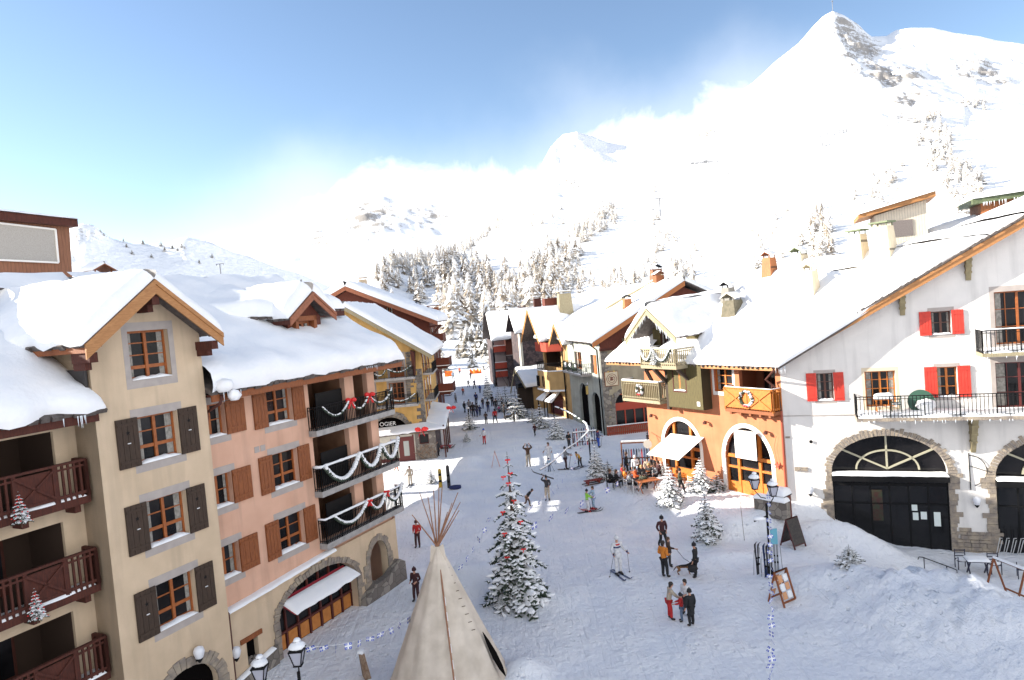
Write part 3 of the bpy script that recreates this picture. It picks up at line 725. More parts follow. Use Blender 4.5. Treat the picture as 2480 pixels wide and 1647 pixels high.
# wing with red balconies
wy = .47
f = Facade(R1, [(-40, -.3), (-11.83, -.3), (-11.83, 11.2), (-40, 11.2)], wy, CREAM, name='wing_wall', depth=.12)  # out-of-view length added to keep sun off the snow heap
for z in (.4, 3.05, 5.85, 8.65):
    f.cut(rect(-22, -12.5 if z > 1 else -13, z, z + 2.15))
f.done()
for k, z in enumerate((3.05, 5.85, 8.65)):
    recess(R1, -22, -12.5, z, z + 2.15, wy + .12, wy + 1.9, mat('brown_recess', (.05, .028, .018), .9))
    for x in (-13.6, -16.2, -18.8):
        mb = MB(); mb2 = MB(); mb.box(x - .8, x + .3, wy + 1.8, wy + 1.88, z, z + 2.05); mb2.box(x - .7, x - .3, wy + 1.78, wy + 1.81, z + .3, z + 1.95); mb2.box(x - .2, x + .2, wy + 1.78, wy + 1.81, z + .3, z + 1.95)
        fr = mb.build('balcony_door', REDW, R1); mb2.build('pane', GLASS, fr)
    balcony(R1, -21, -11.95, wy, .62, z + .06, h=1.12, kind='wood', m=REDW, slabm=REDW, th=.22, snow=.13, n_x=3, ends=(0, 1), label=('lower', 'middle', 'upper')[k] + ' red-brown wooden balcony with crossed panels')
    for x in (-12.3, -13.8, -15.3, -16.8, -18.3): MB().prism([(x - .09, z - .4), (x + .09, z - .4), (x + .09, z - .16), (x - .09, z - .16)], wy - .5, wy).build('balcony_joist', REDW, R1)
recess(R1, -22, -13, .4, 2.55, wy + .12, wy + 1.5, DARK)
TP = .554
zr = lambda y: 11.3 + TP*(y + .9)
roof(R1, [([(-40, -.75, 11.38), (-11.55, -.75, 11.38), (-11.9, 7.2, zr(7.2)), (-40, 7.2, zr(7.2))], (0, 1, 1, 0)),
          ([(-7.78, 14, 11.9), (-40, 14, 11.9), (-40, 7.2, zr(7.2)), (-7.78, 7.2, zr(7.2))], (0, 0, 0, 0)), ([(-12, 6.2, zr(6.2)), (-7.78, 6.2, zr(6.2)), (-7.78, 7.2, zr(7.2)), (-12, 7.2, zr(7.2))], (0, 0, 0, 0))], t=.62, seed=9, drip=.4, r=.6, wob=.12)
B1('eave_fascia', REDW, R1, (-40, -11.75, -.68, -.6, 10.98, 11.28))
B1('metal_flashing', mat('dark_flashing', (.05, .045, .045), .5, metal=.4), R1, (-11.95, -11.86, -.5, 1.1, 11.55, 12.6))
volume(R1, [(-40, wy), (-40, 14), (-7.78, 14)], -.3, 11.9, CREAM, skip=(2,))
# parapet and chimney stubs behind the ridge
chimney(R1, -4.9, 9., 14.6, 1.0, 1.0, 1.9, PINE, taper=.85, snow=.14, label='small gabled wooden chimney beyond the ridge')
chimney(R1, -.9, 9., 14.6, .9, .9, 1.35, REDW, taper=.9, capm=BLACK, snow=.06, label='dark capped chimney with open sides')
# wall lamps
def wall_lamp(root, x, y, z, name='wall_lamp'):
    mb = MB(); mb.bar((x, y, z - .35), (x, y - .2, z - .3), .05); mb.lathe([(.03, -.38), (.1, -.28), (.12, -.1), (.02, -.08)], 8, (x, y - .22, z))
    o = mb.build(name, BLACK, root)
    MB().lathe([(.03, -.28), (.13, -.2), (.19, 0), (.15, .14), (.02, .2)], 10, (x, y - .22, z)).build('lamp_globe', mat('opal_glass', (.75, .76, .8), .3), o, smooth=True); return o
wall_lamp(R1, -9.3, -.6, 2.5)
# ================================================================== wooden roof block, far left
FBk = Frame(FL.pt(-1.3, 17), 26)
Rb = on(FBk, 'wooden_roof_block', 'brown wooden rooftop building with a large pale lattice screen', 'building'); Rb.scale = (1.27, 1.27, 1.29); Rb.location.z = -3.96
mb = MB(); mb.hexa([(-8, 0, 14), (0, 0, 14), (.3, 4.5, 14), (-8, 4.5, 14)], [(-8, 0, 19.0), (.25, 0, 18.75), (.25, 4.5, 18.9), (-8, 4.5, 19.1)]); mb.build('wall', mat('brown_cladding', (.27, .12, .065), .8, (.20, .085, .045), 4, stretch=(5, 5, .5), bump=.3, kind='planks'), Rb)
mb = MB(); mb.hexa([(-8.3, -.35, 18.72), (.42, -.35, 18.55), (.42, 4.8, 18.6), (-8.3, 4.8, 18.8)], [(-8.3, -.35, 19.1), (.42, -.35, 18.86), (.42, 4.8, 19.), (-8.3, 4.8, 19.2)]); rr_ = mb.build('roof', REDW, Rb)
mb = MB(); sheet(mb, [(-8.3, -.35, 19.1), (.42, -.35, 18.86), (.42, 4.8, 19.), (-8.3, 4.8, 19.2)], .12, r=.3, step=.4); mb.build('roof_snow', SNOW, rr_, smooth=True)
mb = MB(); mb.hexa([(-5, -.06, 17.1), (-.45, -.06, 17.0), (-.45, -.01, 17.0), (-5, -.01, 17.1)], [(-5, -.06, 18.62), (-.42, -.06, 18.4), (-.42, -.01, 18.4), (-5, -.01, 18.62)])
scn = mb.build('lattice_screen', mat('pale_mesh', (.45, .42, .38), .7, (.30, .28, .25), 30, stretch=(1, 1, 3)), Rb)
mb = MB(); mb.bar((-5, -.08, 17.1), (-.45, -.08, 17.0), .07); mb.bar((-5, -.08, 18.62), (-.42, -.08, 18.4), .07); mb.bar((-.45, -.08, 17.), (-.42, -.08, 18.4), .07); mb.build('screen_frame', TRIMW, scn)
mb = MB(); mb.bar((-2.3, 1, 18.9), (-2.35, 1, 19.9), .03); mb.bar((-2.5, 1, 19.9), (-2.1, 1, 19.85), .02); mb.build('antenna', BLACK, Rb)
# ================================================================== 2 pink house
R2 = on(FL, 'pink_house', 'salmon pink house with orange-brown shutters and three garlanded black balconies', 'house')
f = Facade(R2, [(-7.77, 3.0), (3.0, 3.0), (3.2, 3.2), (3.2, 3.45), (2.78, 3.45), (2.78, 11.1), (-7.77, 11.1)], 0, PINK)
for i, z in enumerate((9.42, 6.75, 4.05)):
    f.win(-4.42, -2.98, z, z + 1.46, nx=2, nz=3, bar_z=1, sh=PINE, band=GREYB)
    f.win(-7.6, -6.5, z + .1, z + 1.32, nx=2, nz=2, sh=PINE, side='r', band=GREYB, shw=.92)
lev = ((8.75, 2.2), (6.05, 2.35), (3.72, 2.1))
for z, h in lev: f.cut(rect(-1.95, .5, z, z + h)); f.cut(rect(1.15, 2.2, z, z + h))
f.done()
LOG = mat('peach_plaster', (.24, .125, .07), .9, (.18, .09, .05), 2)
for i, (z, h) in enumerate(lev):
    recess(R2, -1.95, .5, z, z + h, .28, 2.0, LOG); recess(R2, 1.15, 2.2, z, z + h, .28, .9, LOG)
    mb = MB()
    for a, b_ in ((-.9, .1),): mb.box(a, b_, 1.9, 1.98, z, z + 1.95)
    mb.box(1.2, 2.15, .8, .88, z, z + h - .08)
    o = mb.build('balcony_door', mat('dark_door_frame', (.05, .025, .015), .5), R2)
    B1('pane', GLASS, o, (-.8, -.42, 1.88, 1.91, z + .15, z + 1.85), (-.36, 0, 1.88, 1.91, z + .15, z + 1.85), (1.3, 1.65, .78, .81, z + .15, z + h - .2), (1.71, 2.07, .78, .81, z + .15, z + h - .2))
    B1('privacy_screen', BLACK, R2, (-1.35, .45, .16, .2, z + .04, z + 1.55))
    balcony(R2, -2.15, 3.68, 0, .45, z, h=1.02, kind='iron', th=.25, railsnow=(.0, .07, .06)[i], ends=(1, 1), label=('top', 'middle', 'lowest')[i] + ' black iron balcony of the pink house')
B1('vent_grille', GREYB, R2, (-5.25, -5.0, -.015, .01, 8.48, 8.72), (-4.94, -4.69, -.015, .01, 8.48, 8.72))
# ground floor, cream and proud of the pink wall
f = Facade(R2, [(-7.77, -.4), (3.25, -.4), (3.25, 3.2), (-1.5, 3.2), (-7.77, 2.93)], -.14, CREAM, name='ground_floor_wall', depth=.4)
f.cut(arch(-5.0, -.1, -.3, 1.55, 1.15)); f.cut(arch(.95, 2.35, -.2, 1.7, .85)); f.cut(rect(-6.72, -6.15, .55, 1.5)); f.done()
mb = MB(); sheet(mb, [(-7.77, -.3, 2.93), (-1.5, -.3, 3.2), (-1.5, 0, 3.2), (-7.77, 0, 2.93)], .12, r=.12, rnd=(0, 0, 1, 0), wob=.05, step=.2); mb.build('ledge_snow', SNOW, R2, smooth=True)
B1('wooden_lintel', PINE, R2, (-7.0, -5.95, -.2, 0, 1.5, 1.68)); B1('dark_opening', DARK, R2, (-6.8, -6.1, .1, .2, .5, 1.55))
mb = MB()
for _ in range(26): mb.blob((random.uniform(-6.68, -6.2), random.uniform(-.1, .05), .58 + random.random()*.18), (.08, .06, .05), 5)
mb.build('stacked_stones', STONE, R2)
voussoirs(R2, -5.0, -.1, 1.55, 1.15, -.14, w=.3, n=40, legs=-.2, seed=8); voussoirs(R2, .95, 2.35, 1.7, .85, -.14, w=.3, n=16, legs=0, seed=9)
# shop front behind the big arch
mb = MB(); mb.box(-5.1, 0, .3, .36, -.3, 2.75); o = mb.build('shop_front', GLASS, R2)
mb = MB()
for k in range(8): x = -5 + k*.7; mb.box(x - .04, x + .04, .22, .3, -.2, 2.7)
mb.box(-5.05, 0, .2, .29, .72, .8); mb.box(-5.05, 0, .2, .29, 1.75, 1.83); mb.build('shop_mullions', mat('dark_red_wood', (.09, .018, .012), .6), o)
mb = MB()
for k in range(7): x = -5 + k*.7; mb.box(x + .1, x + .6, .25, .31, .05, .66)
mb.build('orange_panels', mat('orange_panel', (.50, .19, .04), .6, (.42, .15, .03), 5), o)
mb = MB(); mb.hexa([(-4.7, -.75, 1.72), (-.6, -.75, 1.78), (-.6, .2, 2.1), (-4.7, .2, 2.1)], [(-4.7, -.75, 1.77), (-.6, -.75, 1.83), (-.6, .2, 2.15), (-4.7, .2, 2.15)])
aw = mb.build('shop_awning', mat('crimson_cloth', (.38, .03, .05), .8), R2)
mb = MB(); sheet(mb, [(-4.7, -.75, 1.77), (-.6, -.75, 1.83), (-.6, .0, 2.1), (-4.7, .0, 2.1)], .12, r=.15, step=.25); mb.build('awning_snow', SNOW, aw, smooth=True)
# stone plinth and buttress
MB().prism([(-7.9, -.4), (-5.35, -.4), (-5.35, .75), (-5.6, .62), (-7.77, .2)], -.34, -.12).build('stone_plinth', STONE, R2); mb = MB(); mb.prism([(0, -.4), (3.35, -.4), (3.3, .95), (2.9, 1.2), (1.9, .75), (.9, .7), (0, .35)], -.5, -.12); mb.build('stone_plinth', STONE, R2)
mb = MB(); sheet(mb, [(-7.77, -.36, .2), (-5.5, -.36, .68), (-5.5, -.14, .7), (-7.77, -.14, .22)], .1, r=.1, step=.2, wob=.03); mb.build('plinth_snow', SNOW, R2, smooth=True)
MB().tube([(-7.55, -.32, 0), (-7.55, -.32, 3.), (-7.6, -.15, 3.3)], .06, 8).build('downpipe', IRONB, R2)
MB().tube([(-7.35, -.95, 11.1), (-7.35, -.8, 10.8), (-7.45, -.2, 10.5), (-7.45, -.1, 9.8)], .06, 8).build('gutter_elbow', IRONB, R2)
wall_lamp(R2, -7.42, -.14, 1.5)
volume(R2, [(2.78, 0), (2.78, 8), (-7.77, 8)], -.3, 11.1, PINK, skip=(2,)); volume(R2, [(3.25, -.14), (3.25, 8), (2.78, 8)], -.3, 3.3, PINK, name='base_wall', skip=(1, 2))
B1('eave_fascia', PINE, R2, (-7.7, 4.1, -.86, -.78, 10.9, 11.16)); B1('eave_soffit', REDW, R2, (-7.7, 4.0, -.78, .05, 11.08, 11.16))
roof(R2, [([(-7.77, -.9, 11.3), (4.2, -.9, 11.3), (4.2, 7, zr(7)), (-7.77, 7, zr(7))], (0, 1, 1, 0)), ([(4.2, 14.5, 11.4), (-7.77, 14.5, 11.4), (-7.77, 7, zr(7)), (4.2, 7, zr(7))], (1, 0, 1, 0))], t=.68, seed=21, drip=.12, r=.75, wob=.08, step=.3)
mb = MB(); rs = random.Random(17)
for _ in range(420):
    s_, d_ = rs.uniform(-7.2, 4.0), rs.uniform(-.75, .7)**1; q_ = rs.uniform(.04, .13)*(1 if d_ < .3 else .6); mb.blob((s_, d_, 11.3 + TP*(d_ + .9) + .60 + (.0 if d_ > -.4 else -.18)), (q_*1.3, q_, q_*.7), 5, jit=.4)
mb.build('broken_crust', SNOW, R2, smooth=True)
mb = MB(); icicles(mb, (-7.3, -.98, 11.2), (-6.5, -.98, 11.2), 7, .4, 3); icicles(mb, (1.0, -.98, 11.2), (1.9, -.98, 11.2), 6, .25, 4); icicles(mb, (-12.9, -.8, 11.25), (-12.2, -.8, 11.25), 6, .4, 5); icicles(mb, (-15.6, -.8, 11.25), (-14.9, -.8, 11.25), 5, .25, 6); mb.build('icicle', mat('ice', (.75, .8, .85), .15), R2)
mb = MB()   # snow dollops on the gutter corner
mb.blob((-7.3, -1.05, 11.45), (.42, .3, .28), 9); mb.blob((-6.95, -1.1, 11.05), (.26, .22, .24), 9); mb.build('gutter_snow', SNOW, R2, smooth=True)
# dormer
dy = .95; f = Facade(R2, [(-1.25, 12.5), (.95, 12.5), (.95, 13.85), (.0, 14.75), (-1.25, 13.85)], dy + .55, REDPL, name='dormer_wall', depth=.1)
f.win(-.72, .22, 12.72, 13.6, nx=2, nz=2, fm=PINE, thick=1.4, snow=True); f.done()
B1('dormer_frame', PINE, R2, (-.95, -.76, dy + .3, dy + .56, 12.5, 13.85), (.26, .45, dy + .3, dy + .56, 12.5, 13.85), (-.95, .45, dy + .3, dy + .56, 13.62, 13.85))
B1('dormer_cheek', REDW, R2, (-1.25, -1.2, dy + .55, 5, 12.3, 13.85), (.95, 1.0, dy + .55, 5, 12.3, 13.85), (1.1, 3.0, 2.2, 5, 12.8, 14.05))
roof(R2, [([(-1.6, 6, 13.85), (-1.6, dy, 13.85), (0, dy, 15.0), (0, 6, 15.0)], (0, 1, 1, 0)), ([(1.45, dy, 13.95), (1.45, 6, 13.95), (0, 6, 15.), (0, dy, 15.)], (1, 0, 1, 0)), ([(1.0, 1.9, 14.15), (3.3, 1.9, 14.15), (3.3, 5.4, 14.9), (1.0, 5.4, 14.9)], (1, 1, 1, 0)), ([(-4.2, 4.2, 14.1), (-1.4, 1.6, 13.95), (0, 6.8, 15.3), (-2.2, 6.8, 15.3)], (1, 0, 1, 0))], t=.62, seed=31, r=.55, name='dormer_roof', step=.25)
barge(R2, [(-1.62, 13.8), (0, 14.95), (1.47, 13.9)], dy, w=.3, m=mat('brown_pine', (.30, .10, .045), .6, (.22, .07, .03), 6), name='dormer_bargeboard')
B1('dormer_fascia', REDW, R2, (1.0, 3.25, 1.85, 1.93, 13.75, 14.1), (-1.58, -1.5, dy, 4.4, 13.5, 13.8))
# ================================================================== 3 yellow house
K = Yat(1030, 990, 66); FY = Frame(K, 88)
R3 = on(FY, 'yellow_house', 'ochre yellow gabled house with grey corner stones above an arched shop', 'house')
f = Facade(R3, [(-13, -.2), (0, -.2), (0, 10.0), (-6.8, 14.6), (-13, 10.6)], 0, YELLOW)
f.win(-3.1, -1.7, 7.75, 9.9, nx=4, nz=4, door=True, band=GREYB, snow=False); f.win(-3.3, -1.85, 5.15, 7.25, nx=4, nz=4, door=True, band=GREYB, snow=False)
f.win(-5.6, -4.7, 5.15, 7.2, nx=2, nz=3, snow=False, band=GREYB); f.win(-6.4, -5.4, 11.2, 12.5, nx=2, nz=2, band=GREYB, snow=False)
f.win(-5.4, -4.4, 7.75, 9.6, nx=2, nz=3, band=GREYB, snow=False)
f.cut(arch(-5.2, -1.9, 1.5, 2.6, 1.35)); f.cut(rect(-3.9, -3.3, 10.4, 11.0)); f.done()
B1('dark_opening', DARK, R3, (-5.3, -1.8, .22, .26, 1.4, 4.2), (-4, -3.2, .22, .26, 10.3, 11.1))
voussoirs(R3, -5.2, -1.9, 2.6, 1.35, 0, w=.55, n=15, m=STONE, seed=12, th=.08); quoins(R3, 0, 2.2, 8.4, 0, -1, m=STONE, w=.7, seed=4)
mb = MB(); rs = random.Random(5)
for z0_, z1_, x in ((7.8, 10., -1.1), (5.3, 7.4, -1.3)):
    z = z0_
    while z < z1_: h = rs.uniform(.2, .35); w = rs.uniform(.35, .8); mb.box(x - .35, x - .35 + w, -.03, .02, z, z + h - .02); z += h
mb.build('wall_stones', STONE, R3)
balcony(R3, -4.6, -.65, 0, 1.1, 7.75, kind='iron', ends=(1, 1), snow=.05, label='upper iron balcony of the yellow house'); balcony(R3, -4.9, -.55, 0, 1.2, 5.17, kind='iron', snow=.05, label='lower iron balcony of the yellow house')
volume(R3, [(-13, 0), (0, 0), (0, 16), (-13, 16)], -.2, 10.2, YELLOW, skip=(0, 1))
FS = Frame(K, 10)      # its street side, in local coordinates the plane x = 0
mb = MB(); mb.add([(0, 0, -.2), (0, 16, -.2), (0, 16, 10.1), (0, 0, 10.1)], [(0, 1, 2, 3)]); mb.build('street_wall', YELLOW, R3)
for z in (7.9, 5.3, 2.9):
    for y in (1.2, 4.2, 7.2): o = B1('street_window', WINW, R3, (.0, .06, y, y + .9, z, z + 1.9)); B1('pane', GLASS, o, (.05, .07, y + .1, y + .8, z + .5, z + 1.8))
for z in (5.1, 7.7):
    o = B1('street_balcony', CONC, R3, (0, 1.0, .6, 6.5, z, z + .18)); mb = MB()
    for k in range(26): mb.bar((.95, .7 + k*.22, z + .15), (.95, .7 + k*.22, z + 1.1), .03)
    mb.bar((.95, .65, z + 1.12), (.95, 6.45, z + 1.12), .05)
    for k in range(5): mb.bar((.2*k + .1, .65, z + .15), (.2*k + .1, .65, z + 1.1), .03)
    mb.bar((0, .65, z + 1.12), (.95, .65, z + 1.12), .05); mb.build('railing', BLACK, o)
pe = (-6.8, 15.1)
yr = lambda x: pe[1] - (x - pe[0])*.675
roof(R3, [([(1.15, -1.2, yr(1.15)), (1.15, 16.5, yr(1.15)), (pe[0], 16.5, pe[1]), (pe[0], -1.2, pe[1])], (1, 1, 1, 0)), ([(-14, 16.5, 10.3), (-14, -1.2, 10.3), (pe[0], -1.2, pe[1]), (pe[0], 16.5, pe[1])], (1, 1, 1, 0))], t=.5, seed=41, r=.6, wob=.1)
barge(R3, [(-14, 10.2), (pe[0], pe[1] - .05), (1.15, yr(1.15) - .05)], -1.15, w=.3, m=GREYW)
mb = MB(); mb.prism([(-.75, 7.9), (-.6, 7.9), (-.45, 10.1), (-.85, 10.3)], -1, 0); mb.build('roof_bracket', REDW, R3)
B1('wall_niche', GREYB, R3, (-4.1, -3.1, -.03, .01, 10.25, 10.4))
# shop canopy and front
mb = MB(); cq = ([(-4.9, -2.3, 2.55), (2.0, -2.3, 2.8), (2.0, -.1, 3.1), (-4.9, -.1, 2.8)], [(1.9, -2.3, 2.78), (1.9, 8, 3.5), (0, 8, 4.0), (0, -.1, 3.1)])
for q_ in cq: slab(mb, q_, .13)
cn = mb.build('shop_canopy', TILE, R3); mb = MB(); sheet(mb, cq[0], .2, r=.22, wob=.1, drip=.12, step=.25, rnd=(1, 1, 1, 0)); sheet(mb, cq[1], .26, r=.3, wob=.1, step=.3, rnd=(1, 1, 1, 0), n0=Vector((0, 0, 1))); mb.build('canopy_snow', SNOW, cn, smooth=True)
mb = MB(); mb.add([(0, 0, 2.9), (2.2, 0, 2.6), (2.35, 7, 3.8), (0, 7, 4.3)], [(0, 1, 2, 3)]); 
sf = B1('shop_front', mat('shop_panel', (.50, .47, .40), .8, (.42, .40, .34), 2), R3, (-4.9, -1.0, -2.2, -2.1, -.1, 2.5))
B1('shop_door', mat('deep_red_wood', (.10, .014, .012), .5), sf, (-2.4, -1.25, -2.26, -2.2, .0, 2.3)); B1('door_pane', mat('pale_glass', (.34, .36, .34), .2), sf, (-2.1, -1.6, -2.28, -2.24, .5, 1.9))
B1('base_board', mat('deep_red_wood', (.10, .014, .012), .5), sf, (-4.9, -2.4, -2.24, -2.2, -.1, .35), (-2.55, -2.4, -2.24, -2.2, .35, 2.45), (-1.25, -1.1, -2.24, -2.2, -.1, 2.45))
f = Facade(R3, [(-1.0, -.1), (.95, -.1), (.95, 2.6), (-1.0, 2.5)], -2.2, STONE, name='stone_pier_wall'); f.win(-.62, .3, 1.45, 2.4, nx=1, nz=1, fm=mat('deep_red_wood', (.10, .014, .012), .5), snow=False, curtain=False); f.done()
mb = MB(); mb.add([(.95, -2.2, -.1), (.95, 4, -.1), (.95, 4, 3.2), (.95, -2.2, 2.6)], [(0, 1, 2, 3)]); mb.build('shop_side_wall', DSTONE, R3)
mb = MB()
for y in (-2.15, .2, 2.6, 5): mb.bar((1.75, y, 0), (1.75, y, 3.1), .13)
mb.build('canopy_post', REDW, R3)
mb = MB()
for k in range(90):
    x = random.uniform(-.95, .85); z = random.uniform(.1, 1.3); a = random.uniform(-1, 1); mb.bar((x, -2.3 - random.random()*.25, z), (x + a*.3, -2.35 - random.random()*.2, z + .25*random.uniform(.3, 1)), .035)
mb.build('firewood_rack', mat('split_logs', (.17, .10, .06), .9, (.30, .22, .16), 8), R3)
FR_ = Frame((-34, 97), 90); R11 = on(FR_, 'rear_chalet', 'house with a broad snow roof mostly hidden behind the red chalet', 'house')  # a snowy roof stands there; this hidden bulk is added to shade the street
f = Facade(R11, [(0, -.2), (17, -.2), (17, 11), (8.5, 14.6), (0, 11)], 0, REDPL); f.done(); volume(R11, [(0, 0), (17, 0), (17, 30), (0, 30)], -.2, 11, REDPL, skip=(0,))
roof(R11, [([(18, -1, 10.6), (18, 31, 10.6), (8.5, 31, 14.8), (8.5, -1, 14.8)], (1, 1, 1, 0)), ([(-1, 31, 10.6), (-1, -1, 10.6), (8.5, -1, 14.8), (8.5, 31, 14.8)], (1, 1, 1, 0))], t=.6, seed=55, step=.6)
# ================================================================== 4 red barn chalet
P4 = Yat(1045, 900, 86); F4 = Frame(P4, 91)
R4 = on(F4, 'red_chalet', 'tall chalet clad in dark red-brown boards with stacked balconies over the street', 'chalet')
f = Facade(R4, [(-18, -.2), (.3, -.2), (.3, 12.9), (-9.5, 17.6), (-18, 13.5)], 0, REDPL)
f.win(-5.05, -4.2, 13.6, 15.0, nx=2, nz=3, fm=PINE); f.done()
volume(R4, [(-18, 0), (.3, 0), (.3, 8.5), (-18, 8.5)], -.2, 13, REDPL, skip=(0,))
by = lambda x: 18.0 - (x + 9.5)*.478
roof(R4, [([(1.5, -1.6, by(1.5)), (1.5, 9.5, by(1.5)), (-9.5, 9.5, 18.), (-9.5, -1.6, 18.)], (1, 1, 1, 0)), ([(-19, 9.5, 13.6), (-19, -1.6, 13.6), (-9.5, -1.6, 18), (-9.5, 9.5, 18)], (1, 1, 1, 0))], t=.75, seed=51, r=.6)
barge(R4, [(-19, 13.5), (-9.5, 17.95), (1.5, by(1.5) - .05)], -1.55, w=.45, m=mat('brown_pine', (.30, .10, .045), .6))
mb = MB(); mb.bar((.3, -.8, 10.8), (1.8, -.8, 12.2), .25, .3); mb.bar((.3, -.8, 12.1), (1.9, -.8, 12.2), .2); mb.build('roof_bracket', REDW, R4)
for i, (z, o_) in enumerate(((10.0, 1.5), (6.9, 2.), (3.6, 2.2))):
    b_ = B1('balcony', REDW, R4, (.3, .3 + o_, .3, 3.6, z, z + .2), (.3, .3 + o_*.8, .3, 3.6, z - .25, z)); b_['label'] = ('upper', 'middle', 'lower')[i] + ' solid red-brown balcony over the street'
    B1('parapet', REDPL, b_, (.3, .3 + o_, .25, .33, z + .1, z + 1.15), (.3 + o_ - .06, .3 + o_, .3, 3.6, z + .1, z + 1.15))
    mb = MB(); mb.box(.3, .36 + o_, .2, .3, z + .12, z + .2); mb.build('balcony_snow', SNOW, b_)
for z in (10.3, 7.2, 4.2, 1.2):
    for y in (.8, 4.6): o = B1('street_window', PINE, R4, (.3, .36, y, y + 1.1, z, z + 1.7)); B1('pane', GLASS, o, (.35, .38, y + .12, y + .98, z + .15, z + 1.55))
chimney(R4, -1.8, 6, 13.6, .9, .9, 1.6, REDW, capm=BLACK, snow=0, label='square brick-red chimney with an open hood'); chimney(R4, -.2, 9, 12.9, 1.4, 1.2, 1.7, PINE, taper=1, cap='flat', snow=.35)
chimney(R4, -9.4, 8, 17.3, 1.0, 1.0, 1.9, CREAM, taper=.9, cap='flat', snow=.3)
def adopt(tmp, root):
    """move everything built under the helper frame tmp into root"""
    M = tmp.matrix_local_; 
    R = Matrix.Translation(root.location) @ Matrix.Rotation(root.rotation_euler.z, 4, 'Z')
    T = R.inverted() @ M
    for k in KIDS.get(tmp.name, []):
        k.parent = root; k.matrix_basis = T @ k.matrix_basis; KIDS.setdefault(root.name, []).append(k)
    bpy.data.objects.remove(tmp.o)
class Tmp:
    n = 0
    def __init__(s, F):
        Tmp.n += 1; s.o = empty('tmp%d' % Tmp.n, (F.o.x, F.o.y, 0), F.rz); s.name = s.o.name
        s.matrix_local_ = Matrix.Translation((F.o.x, F.o.y, 0)) @ Matrix.Rotation(F.rz, 4, 'Z')
_setp = setp
def setp(o, parent):
    if isinstance(parent, Tmp): KIDS.setdefault(parent.name, []).append(o)
    else: _setp(o, parent)
# ================================================================== unseen raised block, added to shade and streak the plaza
FV = Frame((-18.2, 37.5), 8); RV = on(FV, 'plaza_sun_blocker', 'unseen cream slatted wall on piers, added behind the pink house to shape sunlight', 'blocker')
for z0_, z1_, x0_, x1_ in ((4.4, 6.3, 0, 29), (8.4, 10.6, 0, 29), (6.3, 8.4, 0, 8.2), (6.3, 8.4, 10.8, 21.2), (6.3, 8.4, 24.2, 29)): B1('wall', CREAM, RV, (x0_, x1_, 0, 1.6, z0_, z1_))
for x0_, x1_ in ((8.2, 10.8), (21.2, 24.2)):  # slatted gaps let sun streaks through onto the plaza
    for k in range(3): B1('slat', PINE, RV, (x0_, x1_, .02, .12, 6.75 + k*.5, 6.97 + k*.5))
for x in (15, 28): B1('pier', CREAM, RV, (x - .3, x + .3, .2, 1.2, -.2, 4.4))
roof(RV, [([(-.3, -.5, 10.6), (29.3, -.5, 10.6), (29.3, .8, 11.2), (-.3, .8, 11.2)], (0, 0, 1, 0)), ([(29.3, 2.1, 10.6), (-.3, 2.1, 10.6), (-.3, .8, 11.2), (29.3, .8, 11.2)], (0, 0, 1, 0))], t=.35, seed=77)
# ================================================================== 5 terracotta and white chalet
R5 = on(FO, 'terracotta_white_chalet', 'big chalet with a terracotta side wall and a white gable with red shutters', 'chalet')
f = Facade(R5, [(-11.2, -.1), (0, -.1), (0, 8.95), (-11.2, 8.95)], 0, TERRA)
f.win(-8.2 + 3.35, -3.4, 7.22, 8.7, nx=2, nz=3, fm=ORWOOD, band=TRIMW, band2=.22, snow=False)
f.cut(arch(-9.7, -6.45, .9, 3.3, 1.75)); f.cut(arch(-4.4, -1.0, .9, 3.1, 2.05)); f.cut(rect(-2.9, -.35, 6.9, 8.8)); f.done()
def ring(root, x0, x1, z0, zs, rise, y, w, m, name='arch_trim', n=24, th=.012):
    mb = MB(); c = (x0 + x1)/2; r = (x1 - x0)/2
    P = [(x1, z0), (x1 + w, z0)]; inner = [(x1, z0)] + [(c + r*math.cos(math.pi*k/n), zs + rise*math.sin(math.pi*k/n)) for k in range(n+1)] + [(x0, z0)]
    outer = [(x1 + w, z0)] + [(c + (r + w)*math.cos(math.pi*k/n), zs + (rise + w)*math.sin(math.pi*k/n)) for k in range(n+1)] + [(x0 - w, z0)]
    for k in range(len(inner) - 1): mb.prism([inner[k], outer[k], outer[k+1], inner[k+1]], y - th, y + .1)
    return mb.build(name, m, root)
ring(R5, -9.7, -6.45, .9, 3.3, 1.75, 0, .26, TRIMW); ring(R5, -4.4, -1.0, .9, 3.1, 2.05, 0, .26, TRIMW)
for (x0, x1, zt, tr_) in ((-9.7, -6.45, 5.05, 3.25), (-4.4, -1.0, 5.15, 3.3)):
    g = B1('arched_glazing', GLASS, R5, (x0 - .05, x1 + .05, .26, .3, .9, zt + .1)); mb = MB(); w = x1 - x0
    for k, t in enumerate((0, .27, .73, 1)):
        x = x0 + w*t; mb.box(x - .09, x + .09, .12, .26, .9, zt if 0 < t < 1 else tr_)
    mb.box(x0 + .1, x1 - .1, .14, .25, tr_ - .1, tr_ + .1); mb.box(x0 + .1, x1 - .1, .14, .25, 2.55, 2.68)
    mb.box(x0 + w*.73 + .1, x1 - .1, .16, .24, .95, 1.9); mb.box(x0 + w*.27 + .1, x0 + w*.73 - .1, .16, .24, .95, 1.85)
    mb.box(x0 + .1, x0 + w*.27 - .1, .16, .24, .95, 1.7); mb.build('glazing_bars', ORWOOD, g)
aw = MB(); aw.add([(-8.95, -.05, 4.12), (-6.0, -.05, 4.2), (-6.6, -1.75, 3.0), (-9.55, -1.75, 2.95), (-8.95, -.05, 4.09), (-6.0, -.05, 4.17), (-6.6, -1.75, 2.97), (-9.55, -1.75, 2.92)], [(0, 1, 2, 3), (7, 6, 5, 4), (3, 2, 6, 7), (1, 2, 6, 5), (0, 3, 7, 4)])
